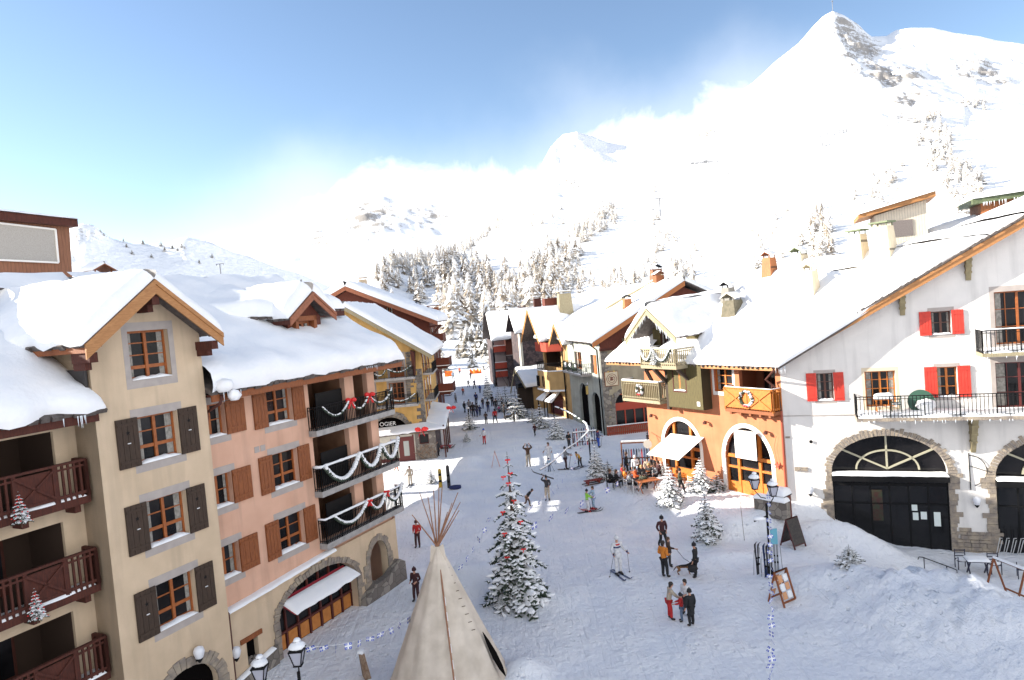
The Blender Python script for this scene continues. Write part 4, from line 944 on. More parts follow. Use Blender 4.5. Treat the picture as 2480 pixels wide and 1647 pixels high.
aw.bar((-9.55, -1.75, 2.93), (-6.6, -1.75, 2.97), .05); a_ = aw.build('awning', AWN, R5)
mb = MB(); mb.box(-3.3, -1.75, -.32, -.28, 3.35, 4.95); mb.box(-3.35, -1.7, -.34, -.02, 4.93, 4.98); mb.build('rolled_blind', AWN, R5)
mb = MB(); 
for x in (-3.3, -1.75): mb.bar((x, -.3, 3.37), (x, -.02, 3.2), .03)
mb.build('blind_arm', BLACK, R5)
# green wooden bay
B1('wooden_bay', GRNPL, R5, (-8.1, -5.95, -.78, -.75, 6.15, 9.3), (-8.1, -8.04, -.75, 0, 6.15, 9.3), (-5.2, -5.14, -.78, 0, 6.15, 9.3), (-8.1, -5.14, -.75, 0, 6.1, 6.15), (-5.95, -5.14, -.78, -.75, 6.15, 9.3))
fb = Facade(R5, rect(-8.1, -5.14, 6.14, 9.1), -.8, GRNPL, depth=.1, name='bay_front'); fb.win(-7.55, -6.5, 7.25, 8.75, nx=2, nz=3, fm=ORWOOD, snow=True, band=REDW, band2=.12); fb.done()
B1('notice_plate', WHITEF, R5, (-5.62, -5.38, -.82, -.8, 6.35, 6.62))
def beam(name, m, root, *bars):
    for b in bars:
        mb = MB(); mb.bar(*b); mb.build(name, m, root)
beam('support_beam', mat('dark_brown_wood', (.035, .022, .014), .8), R5, ((-8.3, 0, 7.), (-8.3, -1.7, 8.7), .22), ((-9.4, -1.6, 8.6), (-9.4, 0, 8.6), .2), ((-6.3, -1.6, 8.7), (-6.3, 0, 7.4), .18), ((-8.3, -.6, 5.9), (-8.3, -.6, 8.8), .22), ((-9.9, 0, 6.8), (-9.3, -1.5, 8.6), .18))
# balconies
def wreath(F, x, y, z, r, label, group=None, th=.11, bow=True, tilt=0):
    t = empty('wreath', tuple(F.pt(x, y, z)), F.rz); tag(t, label, 'wreath', group)
    mb = MB(); ms = MB(); rs = random.Random(int(x*31 + z))
    for k in range(46):
        a = 2*math.pi*k/46; c = Vector((r*math.cos(a), rs.uniform(-.03, .02), r*math.sin(a)))
        (mb if rs.random() < .55 else ms).blob(c + Vector((0, -.03 if rs.random() < .5 else .02, 0)), (th*rs.uniform(.5, 1), th*.8, th*rs.uniform(.5, 1)), 5, jit=.5)
    mb.build('greenery', NEED, t); ms.build('wreath_snow', SNOW, t)
    if bow:
        mb = MB(); mb.blob((-.08, -.12, -r), (.1, .05, .07), 6); mb.blob((.08, -.12, -r), (.1, .05, .07), 6); mb.build('bow', REDB, t)
    return t
balcony(R5, -12.45, -8.7, 0, 1.05, 6.45, h=1.22, kind='planks', m=GREYW, slabm=GREYW, th=.2, railsnow=.07, label='grey-green plank balcony at the left corner')
balcony(R5, -9.45, -6.2, 0, 1.8, 8.95, h=1.05, kind='wood', m=GREYW, slabm=GREYW, th=.22, railsnow=.05, label='upper plank balcony under the small gable')
ob = balcony(R5, -3.45, -.02, 0, .75, 6.4, h=1.25, kind='planks', m=ORWOOD, slabm=PINE, th=.2, railsnow=.03, label='bright orange balcony beside the corner')
mb = MB()
for a, b_ in ((-3.4, -1.75), (-1.7, -.08)):
    mb.box(a, b_, -.82, -.78, 6.5, 7.6)
    mb.bar((a, -.84, 6.5), (b_, -.84, 7.6), .07); mb.bar((b_, -.84, 6.5), (a, -.84, 7.6), .07)
mb.build('cross_panel', ORWOOD, ob)
for x in (-3.1, -2.4, -1.7, -1.0, -.35): B1('joist', PINE, ob, (x - .07, x + .07, -.7, 0, 6.05, 6.2))
recess(R5, -2.9, -.35, 6.5, 8.8, .28, 1.5, mat('brown_panelling', (.16, .05, .02), .7))
B1('balcony_door', REDW, R5, (-2.3, -1.2, 1.4, 1.48, 6.5, 8.5)); B1('balcony_pane', GLASS, R5, (-2.2, -1.8, 1.38, 1.4, 6.9, 8.4), (-1.7, -1.3, 1.38, 1.4, 6.9, 8.4))
# small lamps and star on the terracotta wall
for x, z in ((-10.5, 5.26), (-5.6, 5.25), (-1.03, 5.12)):
    mb = MB(); mb.bar((x, 0, z - .05), (x, -.25, z + .05), .06); mb.lathe([(.02, .1), (.12, .0), (.13, -.12)], 8, (x, -.3, z)); mb.build('spot_lamp', IRONB, R5)
MB().tube([(-.02, -.1, 6.4), (-.03, -.12, 3.5), (-.02, -.12, .2)], .07, 8).build('downpipe', mat('rust_pipe', (.30, .06, .03), .5), R5)
MB().tube([(.3, -.9, 8.8), (-.6, -.5, 8.2), (-.15, -.12, 7.6), (-.02, -.1, 6.4)], .06, 8).build('gutter_pipe', IRONB, R5)
# main roof
RT = lambda d: 9.0 + .9*(d + .8)
q = lambda s_, d: (s_, d, RT(d))
roof(R5, [([q(-14.4, -.8), q(-9.9, -.8), q(-9.9, 1.6), q(-12.6, 1.6)], (1, 0, 1, 1)),
          ([q(-9.9, -.8), q(.6, -.8), q(6.95, 4.66), q(-5.2, 4.3)], (0, 1, 1, 0)), ([q(-5.2, 4.3), q(6.95, 4.66), q(8.4, 5.75), q(-2.2, 5.6)], (1, 1, 0, 1)),
          ([q(2.6, 5.5), q(8.4, 5.75), q(9.7, 6.7), q(6.2, 6.3)], (1, 1, 0, 1)), ([q(6.2, 6.3), q(9.7, 6.7), q(13.4, 9.35), q(12.2, 9.0)], (1, 1, 0, 1))], t=.36, seed=61, r=.4, wob=.05, step=.3, th=.13)
mb = MB(); mb.add([q(-2.2, 5.6), q(2.6, 5.5), (4, 11, 9), (-5, 11, 9)], [(0, 1, 2, 3)]); mb.add([q(2.6, 5.5), q(6.2, 6.3), (8, 14, 9), (4, 11, 9)], [(0, 1, 2, 3)]); mb.add([q(6.2, 6.3), q(12.2, 9.0), (14, 16, 9), (8, 14, 9)], [(0, 1, 2, 3)]); mb.add([q(12.2, 9.0), q(13.4, 9.35), (17, 16, 9), (14, 16, 9)], [(0, 1, 2, 3)]); mb.build('back_roof', SNOW, R5)
B1('eave_board', PINEL, R5, (-14.3, -9.6, -.78, -.7, 8.74, 8.92), (-6.1, .3, -.78, -.7, 8.74, 8.92)); B1('eave_soffit', PINE, R5, (-14.2, .2, -.7, 0, 8.9, 8.96))
volume(R5, [(-11.2, 0), (-11.2, 10), (2, 11)], -.1, 8.9, BEIGE, skip=(1, 2))
# small gable with its own roof
f = Facade(R5, [(-10.3, 8.9), (-6.2, 8.9), (-6.2, 11.1), (-8.6, 12.7), (-10.3, 11.1)], .25, GRNPL, name='gable_wall', depth=.15)
f.win(-8.0, -7.2, 9.1, 10.7, nx=1, nz=2, fm=ORWOOD, snow=False); f.win(-9.6, -8.6, 9., 10.9, nx=2, nz=2, fm=REDW, snow=False, door=True); f.done()
mb = MB(); mb.add([(-6.2, .25, 8.9), (-6.2, 6, 12), (-6.2, 6, 13), (-6.2, .25, 11.2)], [(0, 1, 2, 3)]); mb.add([(-10.3, .25, 8.9), (-10.3, 6, 12), (-10.3, 6, 12.6), (-10.3, .25, 11.2)], [(3, 2, 1, 0)]); mb.build('gable_cheek', GRNPL, R5)
gp = (-8.7, 12.72)
roof(R5, [([(-10.95, 6, 11.0), (-10.95, -1.65, 10.75), (gp[0], -1.65, gp[1]), (gp[0], 6.6, 13.2)], (0, 1, 1, 0)), ([(-6.2, -1.65, 10.8), (-5.7, 4.6, 11.1), (-6.2, 6.9, 13.), (gp[0], -1.65, gp[1])], (1, 0, 1, 0)),
          ([(gp[0], -1.65, gp[1]), (-6.2, 6.9, 13.0), (-6.4, 7.1, 13.1), (gp[0], 6.6, 13.2)], (0, 0, 0, 0))], t=.42, seed=65, r=.45, name='gable_roof', drip=.05, step=.25)
barge(R5, [(-10.98, 10.7), (gp[0], gp[1] - .05), (-6.17, 10.75)], -1.62, w=.34, m=GREYW, name='gable_bargeboard')
mb = MB(); icicles(mb, (-10.6, -1.68, 10.6), (-8.8, -1.68, 12.2), 26, .4, 1); icicles(mb, (-8.6, -1.68, 12.2), (-6.4, -1.68, 10.6), 26, .4, 2); mb.build('icicle_lights', ICE, R5)
# chimneys on the big roof (s, d, width, height, ...)
for s_, d_, w, dp, h, m_, cap, cm_, lab in ((-5.9, 3.0, .8, .8, 1.35, mat('grey_cowl', (.20, .19, .17), .8), 'gable', BLACK, 'grey chimney with a small gabled cowl'), (-4.9, 2.2, 1.2, 1.1, 1.25, mat('sooty_boards', (.14, .12, .08), .8, (.09, .08, .05), 5), 'gable', mat('sooty_boards', ()), 'broad weathered board chimney next to the gable roof'),
        (-3.9, 4.7, .8, .8, 1.5, PINEPL, 'gable', PINE, 'reddish tapered chimney with a pointed cap'), (-2.2, 5.4, .95, .95, .9, PALEPL, 'gable', GREENM, 'low chimney with a green gabled cap'),
        (.2, 3.0, .75, .75, 1.9, PALEPL, 'gable', GREYW, 'pale chimney in the middle of the snowfield'), (1.9, 5.0, 1.0, .9, 1.9, PALEPL, 'flat', GREENM, 'pale board chimney with a flat green top'), (3.3, 5.1, 1.25, .9, 2.05, PALEPL, 'flat', GREENM, 'widest pale board chimney, with a flat green top')):
    chimney(R5, s_, d_, RT(d_) - .2, w, dp, h, m_, taper=.72, cap=cap, capm=cm_, snow=0 if cap == 'flat' else .07, label=lab)
# ---- white gable side
TW = Tmp(FW)
WR = lambda x: 9.42 + .547*x
f = Facade(TW, [(0, -1.6), (20, -1.6), (20, WR(17) + .5), (17, WR(17) - .1), (0, WR(0) - .1)], 0, WHITE, depth=.3)
f.win(1.83, 2.66, 6.93, 8.42, nx=2, nz=3, fm=mat('dark_window_wood', (.10, .035, .02), .5), sh=REDSH, shw=.52, band=GREYB, band2=.18)
f.win(4.2, 5.65, 6.5, 8.42, nx=4, nz=4, fm=ORWOOD, band=mat('sand_band', (.62, .52, .38), .9), band2=.2, snow=False)
f.win(7.55, 8.45, 6.95, 8.5, nx=2, nz=3, fm=ORWOOD, sh=REDSH, shw=.57, band=GREYB, band2=.18)
f.win(7.43, 8.32, 10.2, 11.38, nx=2, nz=2, fm=mat('dark_window_wood', (), .5), sh=REDSH, shw=.54, band=GREYB, band2=.2)
f.win(10.2, 12.2, 9.5, 12.15, nx=4, nz=3, fm=WINW, band=GREYB, snow=False); f.win(10.1, 12.2, 6.3, 8.6, nx=4, nz=3, fm=mat('deep_red_wood', (.10, .014, .012), .5), snow=False, band=GREYB)
f.win(13.6, 15.4, 9.5, 12.0, nx=4, nz=3, fm=WINW, snow=False); f.win(13.6, 15.4, 6.3, 8.6, nx=4, nz=3, fm=WINW, snow=False)
f.cut(arch(2.3, 7.78, -1.25, 2.95, 2.0, 24)); f.cut(arch(9.85, 15.3, -1.25, 2.75, 2.05, 24)); f.done()
ribs = mat('cream_metal', (.36, .34, .25), .5)
for k, x0 in enumerate((2.3, 9.85)):
    x1 = x0 + 5.48; c = (x0 + x1)/2; zs = 2.95 - .2*k
    g = B1('arched_window', GLASS, TW, (x0 - .05, x1 + .05, .36, .4, zs - .1, zs + 2.15)); mb = MB()
    for a in (35, 90, 145): mb.bar((c, .3, zs + .15), (c + 2.7*math.cos(R_(a)), .3, zs + .1 + 1.95*math.sin(R_(a))), .09)
    for j in range(20):
        a0, a1 = math.pi*j/20, math.pi*(j+1)/20; mb.bar((c + 1.5*math.cos(a0), .3, zs + .1 + 1.05*math.sin(a0)), (c + 1.5*math.cos(a1), .3, zs + .1 + 1.05*math.sin(a1)), .09)
    mb.build('fan_bars', ribs, g)
    d_ = B1('glazed_doors', mat('black_glass', (.006, .006, .007), .12, spec=.4), TW, (x0 + .02, x1 - .02, .1, .3, -1.3, zs - .12)); mb = MB()
    for j in range(7): x = x0 + .05 + j*.9; mb.box(x - .04, x + .04, .06, .1, -1.3, zs - .1)
    mb.box(x0, x1, .05, .1, 1.2, 1.28); mb.box(x0, x1, .05, .1, 2.2, 2.35); mb.build('door_frames', BLACK, d_)
    cnp = B1('door_canopy', BLACK, TW, (x0 - .03, x1 + .03, -.35, .3, zs - .42, zs - .1)); mb = MB(); sheet(mb, [(x0, -.32, zs - .1), (x1, -.32, zs - .1), (x1, .28, zs - .08), (x0, .28, zs - .08)], .12, r=.15, step=.25); mb.build('canopy_snow', SNOW, cnp, smooth=True)
    voussoirs(TW, x0, x1, zs, 2.0, 0, w=.36, n=44, legs=-1.3, seed=20 + k)
    if k == 0:
        for px, pz, w, h in ((6.05, .9, .26, .32), (6.08, .4, .26, .4), (6.45, .45, .28, .4), (7.05, .1, .3, .75)): B1('paper_notice', mat('notice_paper', (.62, .68, .66), .8), d_, (px, px + w, .03, .06, pz, pz + h))
B1('door_poster', mat('faded_poster', (.035, .007, .005), .4, (.02, .03, .012), 5), TW, (4.2, 4.7, .05, .06, .3, 2.0))
# stone base
rs = random.Random(8)
def rubble(x0, x1, zf, z0=-1.5, seed=1):
    mb = MB(); rs = random.Random(seed); z = z0
    while z < 1.2:
        x = x0 + rs.uniform(-.1, .1); h = rs.uniform(.16, .26)
        while x < x1:
            w = rs.uniform(.22, .55)
            if z + h < zf(x + w/2) + rs.uniform(-.08, .12): mb.box(x, x + w - .02, -rs.uniform(.05, .12), .02, z, z + h - .02)
            x += w
        z += h
    return mb.build('stone_base', CUTST, TW)
rubble(.15, 2.0, lambda x: .75 if x < .6 else .35, seed=3); rubble(8.1, 9.6, lambda x: .1, seed=4)
B1('loose_stones', CUTST, TW, (.42, .72, -.05, .01, 3.0, 3.22), (.76, 1.1, -.06, .01, 2.98, 3.2)); B1('flat_stone', CUTST, TW, (.05, .3, -.05, .01, 4.85, 4.95))
MB().lathe([(.09, 0), (.09, .02), (.01, .03)], 12, (0, 0, 0)).build('wall_vent', BLACK, TW, loc=(1.35, -.05, 4.65)).rotation_euler = (math.pi/2, 0, 0)
wall_lamp(TW, 1.15, 0, 2.0)
mb = MB(); mb.bar((8.75, 0, 4.0), (8.75, -.05, 2.1), .04)
pts = [(8.75 + .75*math.sin(a), -.05, 3.1 + .8*math.cos(a)) for a in [k*math.pi/12 for k in range(12)]]; mb.tube(pts, .02, 5); mb.bar((8.75, -.05, 3.35), (9.7, -.05, 3.0), .03); mb.build('sign_bracket', BLACK, TW)
wall_lamp(TW, 8.95, 0, 1.6)
B1('string_course', GREYB, TW, (0, 3.6, -.03, .02, 6.08, 6.12))
# balconies of the white side
lb = balcony(TW, 3.6, 16.5, 0, 1.3, 6.12, h=1.12, kind='iron', th=.18, snow=.28, railsnow=.0, gap=.17, slabm=CUTST, label='long lower snow-covered balcony with black iron railing')
balcony(TW, 9.3, 16.5, 0, 1.3, 9.22, h=1.12, kind='iron', th=.18, snow=.22, railsnow=.035, gap=.17, slabm=GREYW, label='upper iron-railed balcony at the right edge')
mb = MB(); icicles(mb, (3.6, -1.32, 5.98), (16, -1.32, 5.98), 45, .22, 4); mb.build('icicle_lights', ICE, TW); mb = MB(); icicles(mb, (9.3, -1.32, 9.05), (16, -1.32, 9.05), 26, .25, 5); icicles(mb, (-.2, -.9, 9.0), (.4, -.9, 9.0), 8, .5, 6); mb.build('icicle_lights', ICE, TW)
for x, z, h, dp in ((6.15, 12.6, 1.3, .5), (9.15, 14.25, 1.4, .5), (8.95, 6.0, 1.95, 1.0)):
    mb = MB(); mb.hexa([(x - .11, -.08, z - h), (x + .11, -.08, z - h), (x + .11, 0, z - h), (x - .11, 0, z - h)], [(x - .13, -dp, z), (x + .13, -dp, z), (x + .13, 0, z), (x - .13, 0, z)]); 
    for k in range(4): zz = z - h*k/4.5; mb.box(x - .15, x + .15, -dp*(1 - k/4.5) - .02, 0, zz - .12, zz)
    mb.build('corbel', mat('carved_timber', (.30, .25, .14), .8, (.22, .18, .10), 5), TW)
# rake boards and verge
barge(TW, [(-.15, WR(-.15) - .05), (17, WR(17) - .05)], -.62, w=.36, m=PINEL, name='rake_board', th=.1)
mb = MB(); mb.prism([(-.1, WR(-.1) - .2), (17, WR(17) - .2), (17, WR(17) - .08), (-.1, WR(-.1) - .08)], -.62, .02); mb.build('rake_soffit', PINEL, TW)
mb = MB(); rs = random.Random(6)
for k in range(56):
    x = .2 + k*.3; mb.prism([(x - .22, WR(x - .22) - .02), (x + .2, WR(x + .2) - .02), (x + .2, WR(x + .2) + .08 + rs.random()*.07), (x - .22, WR(x - .22) + .05)], -.76 - rs.random()*.06, -.3)
mb.build('verge_tiles', TILE, TW)
volume(TW, [(20, 0), (20, 14)], -1.5, 16, WHITE, skip=(1,))
adopt(TW, R5)
# rooftop cabins behind the ridge
FCb = Frame(FW.pt(5.9, 6.4), 112)
Rc = on(FCb, 'pale_rooftop_cabin', 'pale boarded rooftop cabin with a sloping roof and a square dark vent', 'cabin')
mb = MB(); mb.hexa([(0, 0, 14.6), (2.7, 0, 14.3), (2.9, 2.4, 14.3), (0, 2.4, 14.6)], [(-.05, 0, 17.15), (2.72, 0, 17.75), (2.9, 2.4, 17.7), (-.05, 2.4, 17.1)]); mb.build('wall', mat('cream_boards', (.70, .62, .50), .8, (.60, .53, .42), 5, stretch=(5, 5, .6), bump=.2, kind='planks'), Rc)
mb = MB(); mb.hexa([(-.95, -.4, 17.05), (3.15, -.4, 17.85), (3.3, 2.8, 17.8), (-.95, 2.8, 17.0)], [(-.95, -.4, 17.3), (3.15, -.4, 18.15), (3.3, 2.8, 18.1), (-.95, 2.8, 17.25)]); rr_ = mb.build('roof', PINEL, Rc)
mb = MB(); sheet(mb, [(-.95, -.4, 17.3), (3.15, -.4, 18.15), (3.3, 2.8, 18.1), (-.95, 2.8, 17.25)], .12, r=.2, step=.3); mb.build('roof_snow', SNOW, rr_, smooth=True)
B1('vent_panel', mat('grey_vent', (.20, .17, .16), .7, (.14, .12, .11), 20), Rc, (.85, 1.95, -.05, .01, 15.75, 16.7))
mb = MB(); sheet(mb, [(2.9, -.8, 15.0), (6.6, -.3, 16.0), (6.6, 2.6, 16.6), (2.9, 2.6, 15.9)], .45, r=.6, step=.3, wob=.2); mb.build('snow_drift', SNOW, Rc, smooth=True)
mb = MB(); rs = random.Random(2)
for k in range(46): x = rs.uniform(2.7, 6.3); zz = 14.9 + (x - 2.7)*.32; mb.bar((x, -.9 + rs.random()*.5, zz + rs.uniform(-.25, .1)), (x + rs.uniform(.3, .8), -.8 + rs.random()*.5, zz + .1 + rs.uniform(-.2, .15)), .05, .2)
mb.build('slate_edge', TILE, Rc)
FCd = Frame(FW.pt(11.4, 6.8), 112)
Rd = on(FCd, 'orange_rooftop_cabin', 'orange-brown boarded rooftop cabin with icicles along its eave', 'cabin')
mb = MB(); mb.box(0, 4, 0, 2.5, 15.6, 17.25); mb.build('wall', PINEPL, Rd)
mb = MB(); mb.hexa([(-.5, -.5, 17.15), (4.4, -.5, 17.35), (4.4, 3, 17.35), (-.5, 3, 17.15)], [(-.5, -.5, 17.45), (4.4, -.5, 17.65), (4.4, 3, 17.65), (-.5, 3, 17.45)]); rr_ = mb.build('roof', GREENM, Rd)
mb = MB(); sheet(mb, [(-.5, -.5, 17.45), (4.4, -.5, 17.65), (4.4, 3, 17.65), (-.5, 3, 17.45)], .3, r=.25, step=.3); mb.build('roof_snow', SNOW, rr_, smooth=True)
mb = MB(); icicles(mb, (0, -.52, 17.2), (4, -.52, 17.35), 40, .35, 9); mb.build('icicle', ICE, Rd)
# ================================================================== 6 stone-cornered house
c1 = G(1469, 1055); A1 = G(1388, 1016); B_1 = G(1287, 991)
FS6 = Frame(c1, 80)
R6 = on(FS6, 'stone_cornered_house', 'beige rendered house with stone corners, a red wood gable and a large arched restaurant window', 'house')
f = Facade(R6, [(0, -.2), (11, -.2), (11, 13.4), (9, 14.3), (0, 9.6)], 0, BEIGE, name='front_wall', depth=.35)
f.cut(arch(1.15, 6.2, .6, 2.9, 1.75)); f.done()
mb = MB(); mb.prism([(0, 8.65), (2.25, 8.7), (2.3, 9.6), (11, 9.8), (11, 13.3), (9, 14.25), (.0, 9.6)], -.25, 0); mb.build('gable_boards', REDPL, R6)
B1('gable_beam', REDW, R6, (-.1, 2.4, -.35, -.2, 8.5, 8.72), (2.2, 8, -1.2, -.3, 8.7, 8.9)); B1('gable_balcony', PINEPL, R6, (2.3, 8, -1.25, -1.15, 8.9, 9.9))
g = B1('restaurant_window', GLASS, R6, (1.1, 6.3, .3, .34, .5, 4.8)); mb = MB()
for x in (1.2, 2.2, 3.2, 4.2, 5.2): mb.box(x - .06, x + .06, .2, .3, .6, 4.7)
mb.box(1.15, 6.2, .15, .28, 2.35, 3.1); mb.box(1.15, 6.2, .2, .28, 3.9, 4.0); mb.build('window_bars', mat('bright_red_wood', (.36, .045, .02), .6), g)
voussoirs(R6, 1.15, 6.2, 2.9, 1.75, 0, w=.45, n=20, m=STONE, legs=0, seed=33); quoins(R6, 0, 0, 8.4, 0, 1, m=STONE, w=.75, seed=34)
zr6 = lambda x: 9.55 + .53*(x + .9)
roof(R6, [([(-1.0, 25, zr6(-1)), (-1.0, -1.1, zr6(-1)), (9., -1.1, zr6(9)), (9., 25, zr6(9))], (0, 1, 1, 0)), ([(19, -1.1, 9.6), (19, 25, 9.6), (9, 25, zr6(9)), (9, -1.1, zr6(9))], (1, 0, 1, 0))], t=.5, seed=81, r=.5, wob=.08)
barge(R6, [(-1.0, zr6(-1) - .05), (9, zr6(9) - .05)], -1.05, w=.42, m=mat('orange_brown_pine', (.40, .14, .04), .6))
TG = Tmp(Frame(A1, 168.5))
f = Facade(TG, rect(0, 11.5, -.2, 9.5), 0, GREEN_R, name='street_wall', depth=.3)
f.win(2.6, 5.2, 6.2, 8.1, nx=4, nz=2, fm=WINW, snow=False); f.win(8.35, 9.6, 6.1, 8.0, nx=1, nz=2, fm=ORWOOD, sh=mat('orange_shutter', (.5, .12, .03), .6), side='r', snow=False)
f.cut(arch(3.4, 6.4, 0, 3.2, 1.5)); f.cut(arch(7.8, 10.3, 0, 3.2, .9)); f.done()
B1('dark_opening', DARK, TG, (3.3, 6.5, .28, .3, 0, 4.8), (7.7, 10.4, .28, .3, 0, 4.2))
balcony(TG, 1.2, 8.3, 0, 1.1, 5.95, h=1.1, kind='iron', snow=.15, gap=.2, label='curved iron balcony hung with small snowy bunches')
MB().tube([(11.3, -.9, 9.2), (11.2, -.2, 8.6), (11.35, -.15, 0)], .08, 8).build('downpipe', BLACK, TG)
adopt(TG, R6)
volume(R6, [(11, 0), (11, 12)], -.2, 13, BEIGE, skip=(1,))
chimney(R6, 4.0, 2.2, zr6(4.0), .9, .9, 1.3, PINEPL, taper=.8, snow=0, capm=BLACK, label='small pointed chimney near the front rake'); chimney(R6, 8.6, 4.5, zr6(8.6), 1.0, 1., 1.1, PINE, taper=.9, snow=.05, label='chimney on the ridge with a little hood')
chimney(R6, 1.5, 18, zr6(1.5) + .6, 1.9, 1.4, 3.4, GREYW, taper=.8, cap='flat', snow=.1, label='stone-grey chimney stack beside the red box')
o = B1('red_roof_box', REDPL, R6, (-.8, 1.0, 19, 20.5, 12.2, 14.4))
mb = MB(); slab(mb, [(3.5, 8, 12.6), (9.2, 5.2, 15.6), (10, 6.8, 15.9), (4.6, 9.4, 13.)], .3); dr_ = mb.build('dormer_ridge', GREYW, R6)
# small dormer gable peeking over the orange roof
T7 = empty('gabled_dormer_house', tuple(FS6.pt(8.4, 7)), FS6.rz); tag(T7, 'reddish wooden gable with a snowy roof and chimney behind the big chalet', 'house')
mb = MB(); mb.prism([(-3.6, 8), (3.6, 8), (3.6, 12.6), (.6, 14.4), (-3.6, 12)], 0, 6); mb.build('wall', REDPL, T7)
roof(T7, [([(-3.9, 7, 12.3), (-3.9, -1, 12.3), (.5, -1, 14.5), (.5, 7, 14.5)], (0, 1, 1, 0)), ([(4.6, -1, 12.5), (4.6, 7, 12.5), (.5, 7, 14.5), (.5, -1, 14.5)], (1, 0, 1, 0))], t=.5, seed=88)
barge(T7, [(-3.9, 12.25), (.5, 14.45), (4.6, 12.45)], -.95, w=.35, m=PINE)
chimney(T7, 2.0, 2.5, 14.2, 1.5, 1.2, 2.4, mat('brown_cladding', ()), taper=.75, snow=.06, capm=BLACK)
# ================================================================== 7 ochre house with two pointed gables
FB7 = Frame(B_1, 157.6)
R7 = on(FB7, 'ochre_house', 'ochre house with two sharply pointed gables and a many-sided bay over the street', 'house')
f = Facade(R7, rect(5.0, 11.9, -.2, 9.6), 0, OCHRE, name='street_wall'); f.cut(rect(5.4, 10, 6.0, 8.2)); f.cut(rect(5.4, 10.2, 8.5, 9.5)); f.cut(rect(5.6, 9.6, .1, 2.6)); f.done()
recess(R7, 5.4, 10, 6.0, 8.2, .28, 1.8, mat('brown_recess', ())); recess(R7, 5.4, 10.2, 8.5, 9.5, .28, 1.8, mat('brown_recess', ()), name='upper_loggia')
B1('shop_recess', mat('deep_red_wood', ()), R7, (5.5, 9.7, .25, .3, 0, 2.7))
mb = MB(); fp = [(5.2, 0), (5.8, -1.3), (9.4, -1.5), (10.8, 0)]
mb.add([(x, y, z) for z in (3.4, 5.6) for x, y in fp], [(0, 1, 5, 4), (1, 2, 6, 5), (2, 3, 7, 6), (3, 2, 1, 0), (4, 5, 6, 7)]); bay = mb.build('bay', OCHRE, R7)
mb = MB()
for x in (5.75, 6.2, 7.4, 7.85): mb.box(x, x + .16, -1.47, -1.3, 3.7, 5.0)
mb.build('bay_slot', BLACK, bay)
mb = MB(); ms = MB()
for (a, b_) in zip(fp, fp[1:]):
    n = 14
    for k in range(n + 1): x, y = lerp(a[0], b_[0], k/n), lerp(a[1], b_[1], k/n); mb.bar((x, y, 5.6), (x, y, 6.65), .03)
    mb.bar((*a, 6.65), (*b_, 6.65), .06); ms.bar((*a, 5.7), (*b_, 5.7), .1, .12); ms.bar((a[0], a[1], 3.35), (b_[0], b_[1], 3.35), .35, .2)
mb.build('railing', BLACK, bay); ms.build('ledge_snow', SNOW, bay)
mb = MB()
for (a, b_) in zip(fp, fp[1:]): mb.bar((*a, 8.6), (*b_, 8.6), .06, 1.0)
mb.add([(x, y, z) for z in (8.0, 8.12) for x, y in fp], [(0, 1, 5, 4), (1, 2, 6, 5), (2, 3, 7, 6), (3, 2, 1, 0), (4, 5, 6, 7)]); mb.build('red_balcony', mat('bright_red_wood', ()), R7)
MB().tube([(10.87, -.2, 9), (10.87, -.15, 0)], .08, 8).build('downpipe', BLACK, R7)
for (gx, gzp, hw, zb, out) in ((12.1, 11.3, 1.7, 9.0, 1.6), (5.4, 13.2, 2.7, 9.3, 1.8)):
    mb = MB(); mb.prism([(gx - hw*.8, zb), (gx + hw*.8, zb), (gx, gzp - .4)], 0, .3); mb.build('gable_wall', mat('golden_pine', (.55, .28, .09), .6, (.45, .2, .06), 5), R7)
    roof(R7, [([(gx - hw, 7, zb), (gx - hw, -out, zb), (gx, -out, gzp), (gx, 9, gzp + .1)], (0, 1, 1, 0)), ([(gx + hw, -out, zb), (gx + hw, 7, zb), (gx, 9, gzp + .1), (gx, -out, gzp)], (1, 0, 1, 0))], t=.4, seed=gx, r=.4, name='gable_roof')
    barge(R7, [(gx - hw, zb), (gx, gzp), (gx + hw, zb)], -out, w=.22, m=mat('golden_pine', ()), name='gable_bargeboard')
R7r = roof(R7, [([(4.2, -.6, 9.6), (12.4, -.9, 9.5), (15, 9, 14.3), (4.6, 9, 14.3)], (1, 0, 1, 0))], t=.5, seed=91, r=.5)
volume(R7, [(5, 0), (5, 14), (12, 14)], -.2, 9.6, OCHRE, skip=(2,))
T9 = [(1.4, .3), (8.6, .3)]
# small snow-capped canopies over its shop doors
for x, lab in ((6.4, 'left'), (8.9, 'right')):
    mb = MB(); mb.hexa([(x - .9, -1.5, 1.9), (x + .9, -1.5, 1.9), (x + .9, -.1, 2.2), (x - .9, -.1, 2.2)], [(x - .9, -1.5, 2.0), (x + .9, -1.5, 2.0), (x + .3, -.1, 2.9), (x - .3, -.1, 2.9)]); o = mb.build('door_canopy', REDW, R7)
    mb = MB(); sheet(mb, [(x - .95, -1.55, 2.0), (x + .95, -1.55, 2.0), (x + .35, -.1, 3.0), (x - .35, -.1, 3.0)], .22, r=.2, step=.2); mb.build('canopy_snow', SNOW, o, smooth=True)
    for sx in (-.85, .85): MB().bar((x + sx, -1.4, 0), (x + sx, -1.4, 2.), .1).build('canopy_post', BLACK, R7)
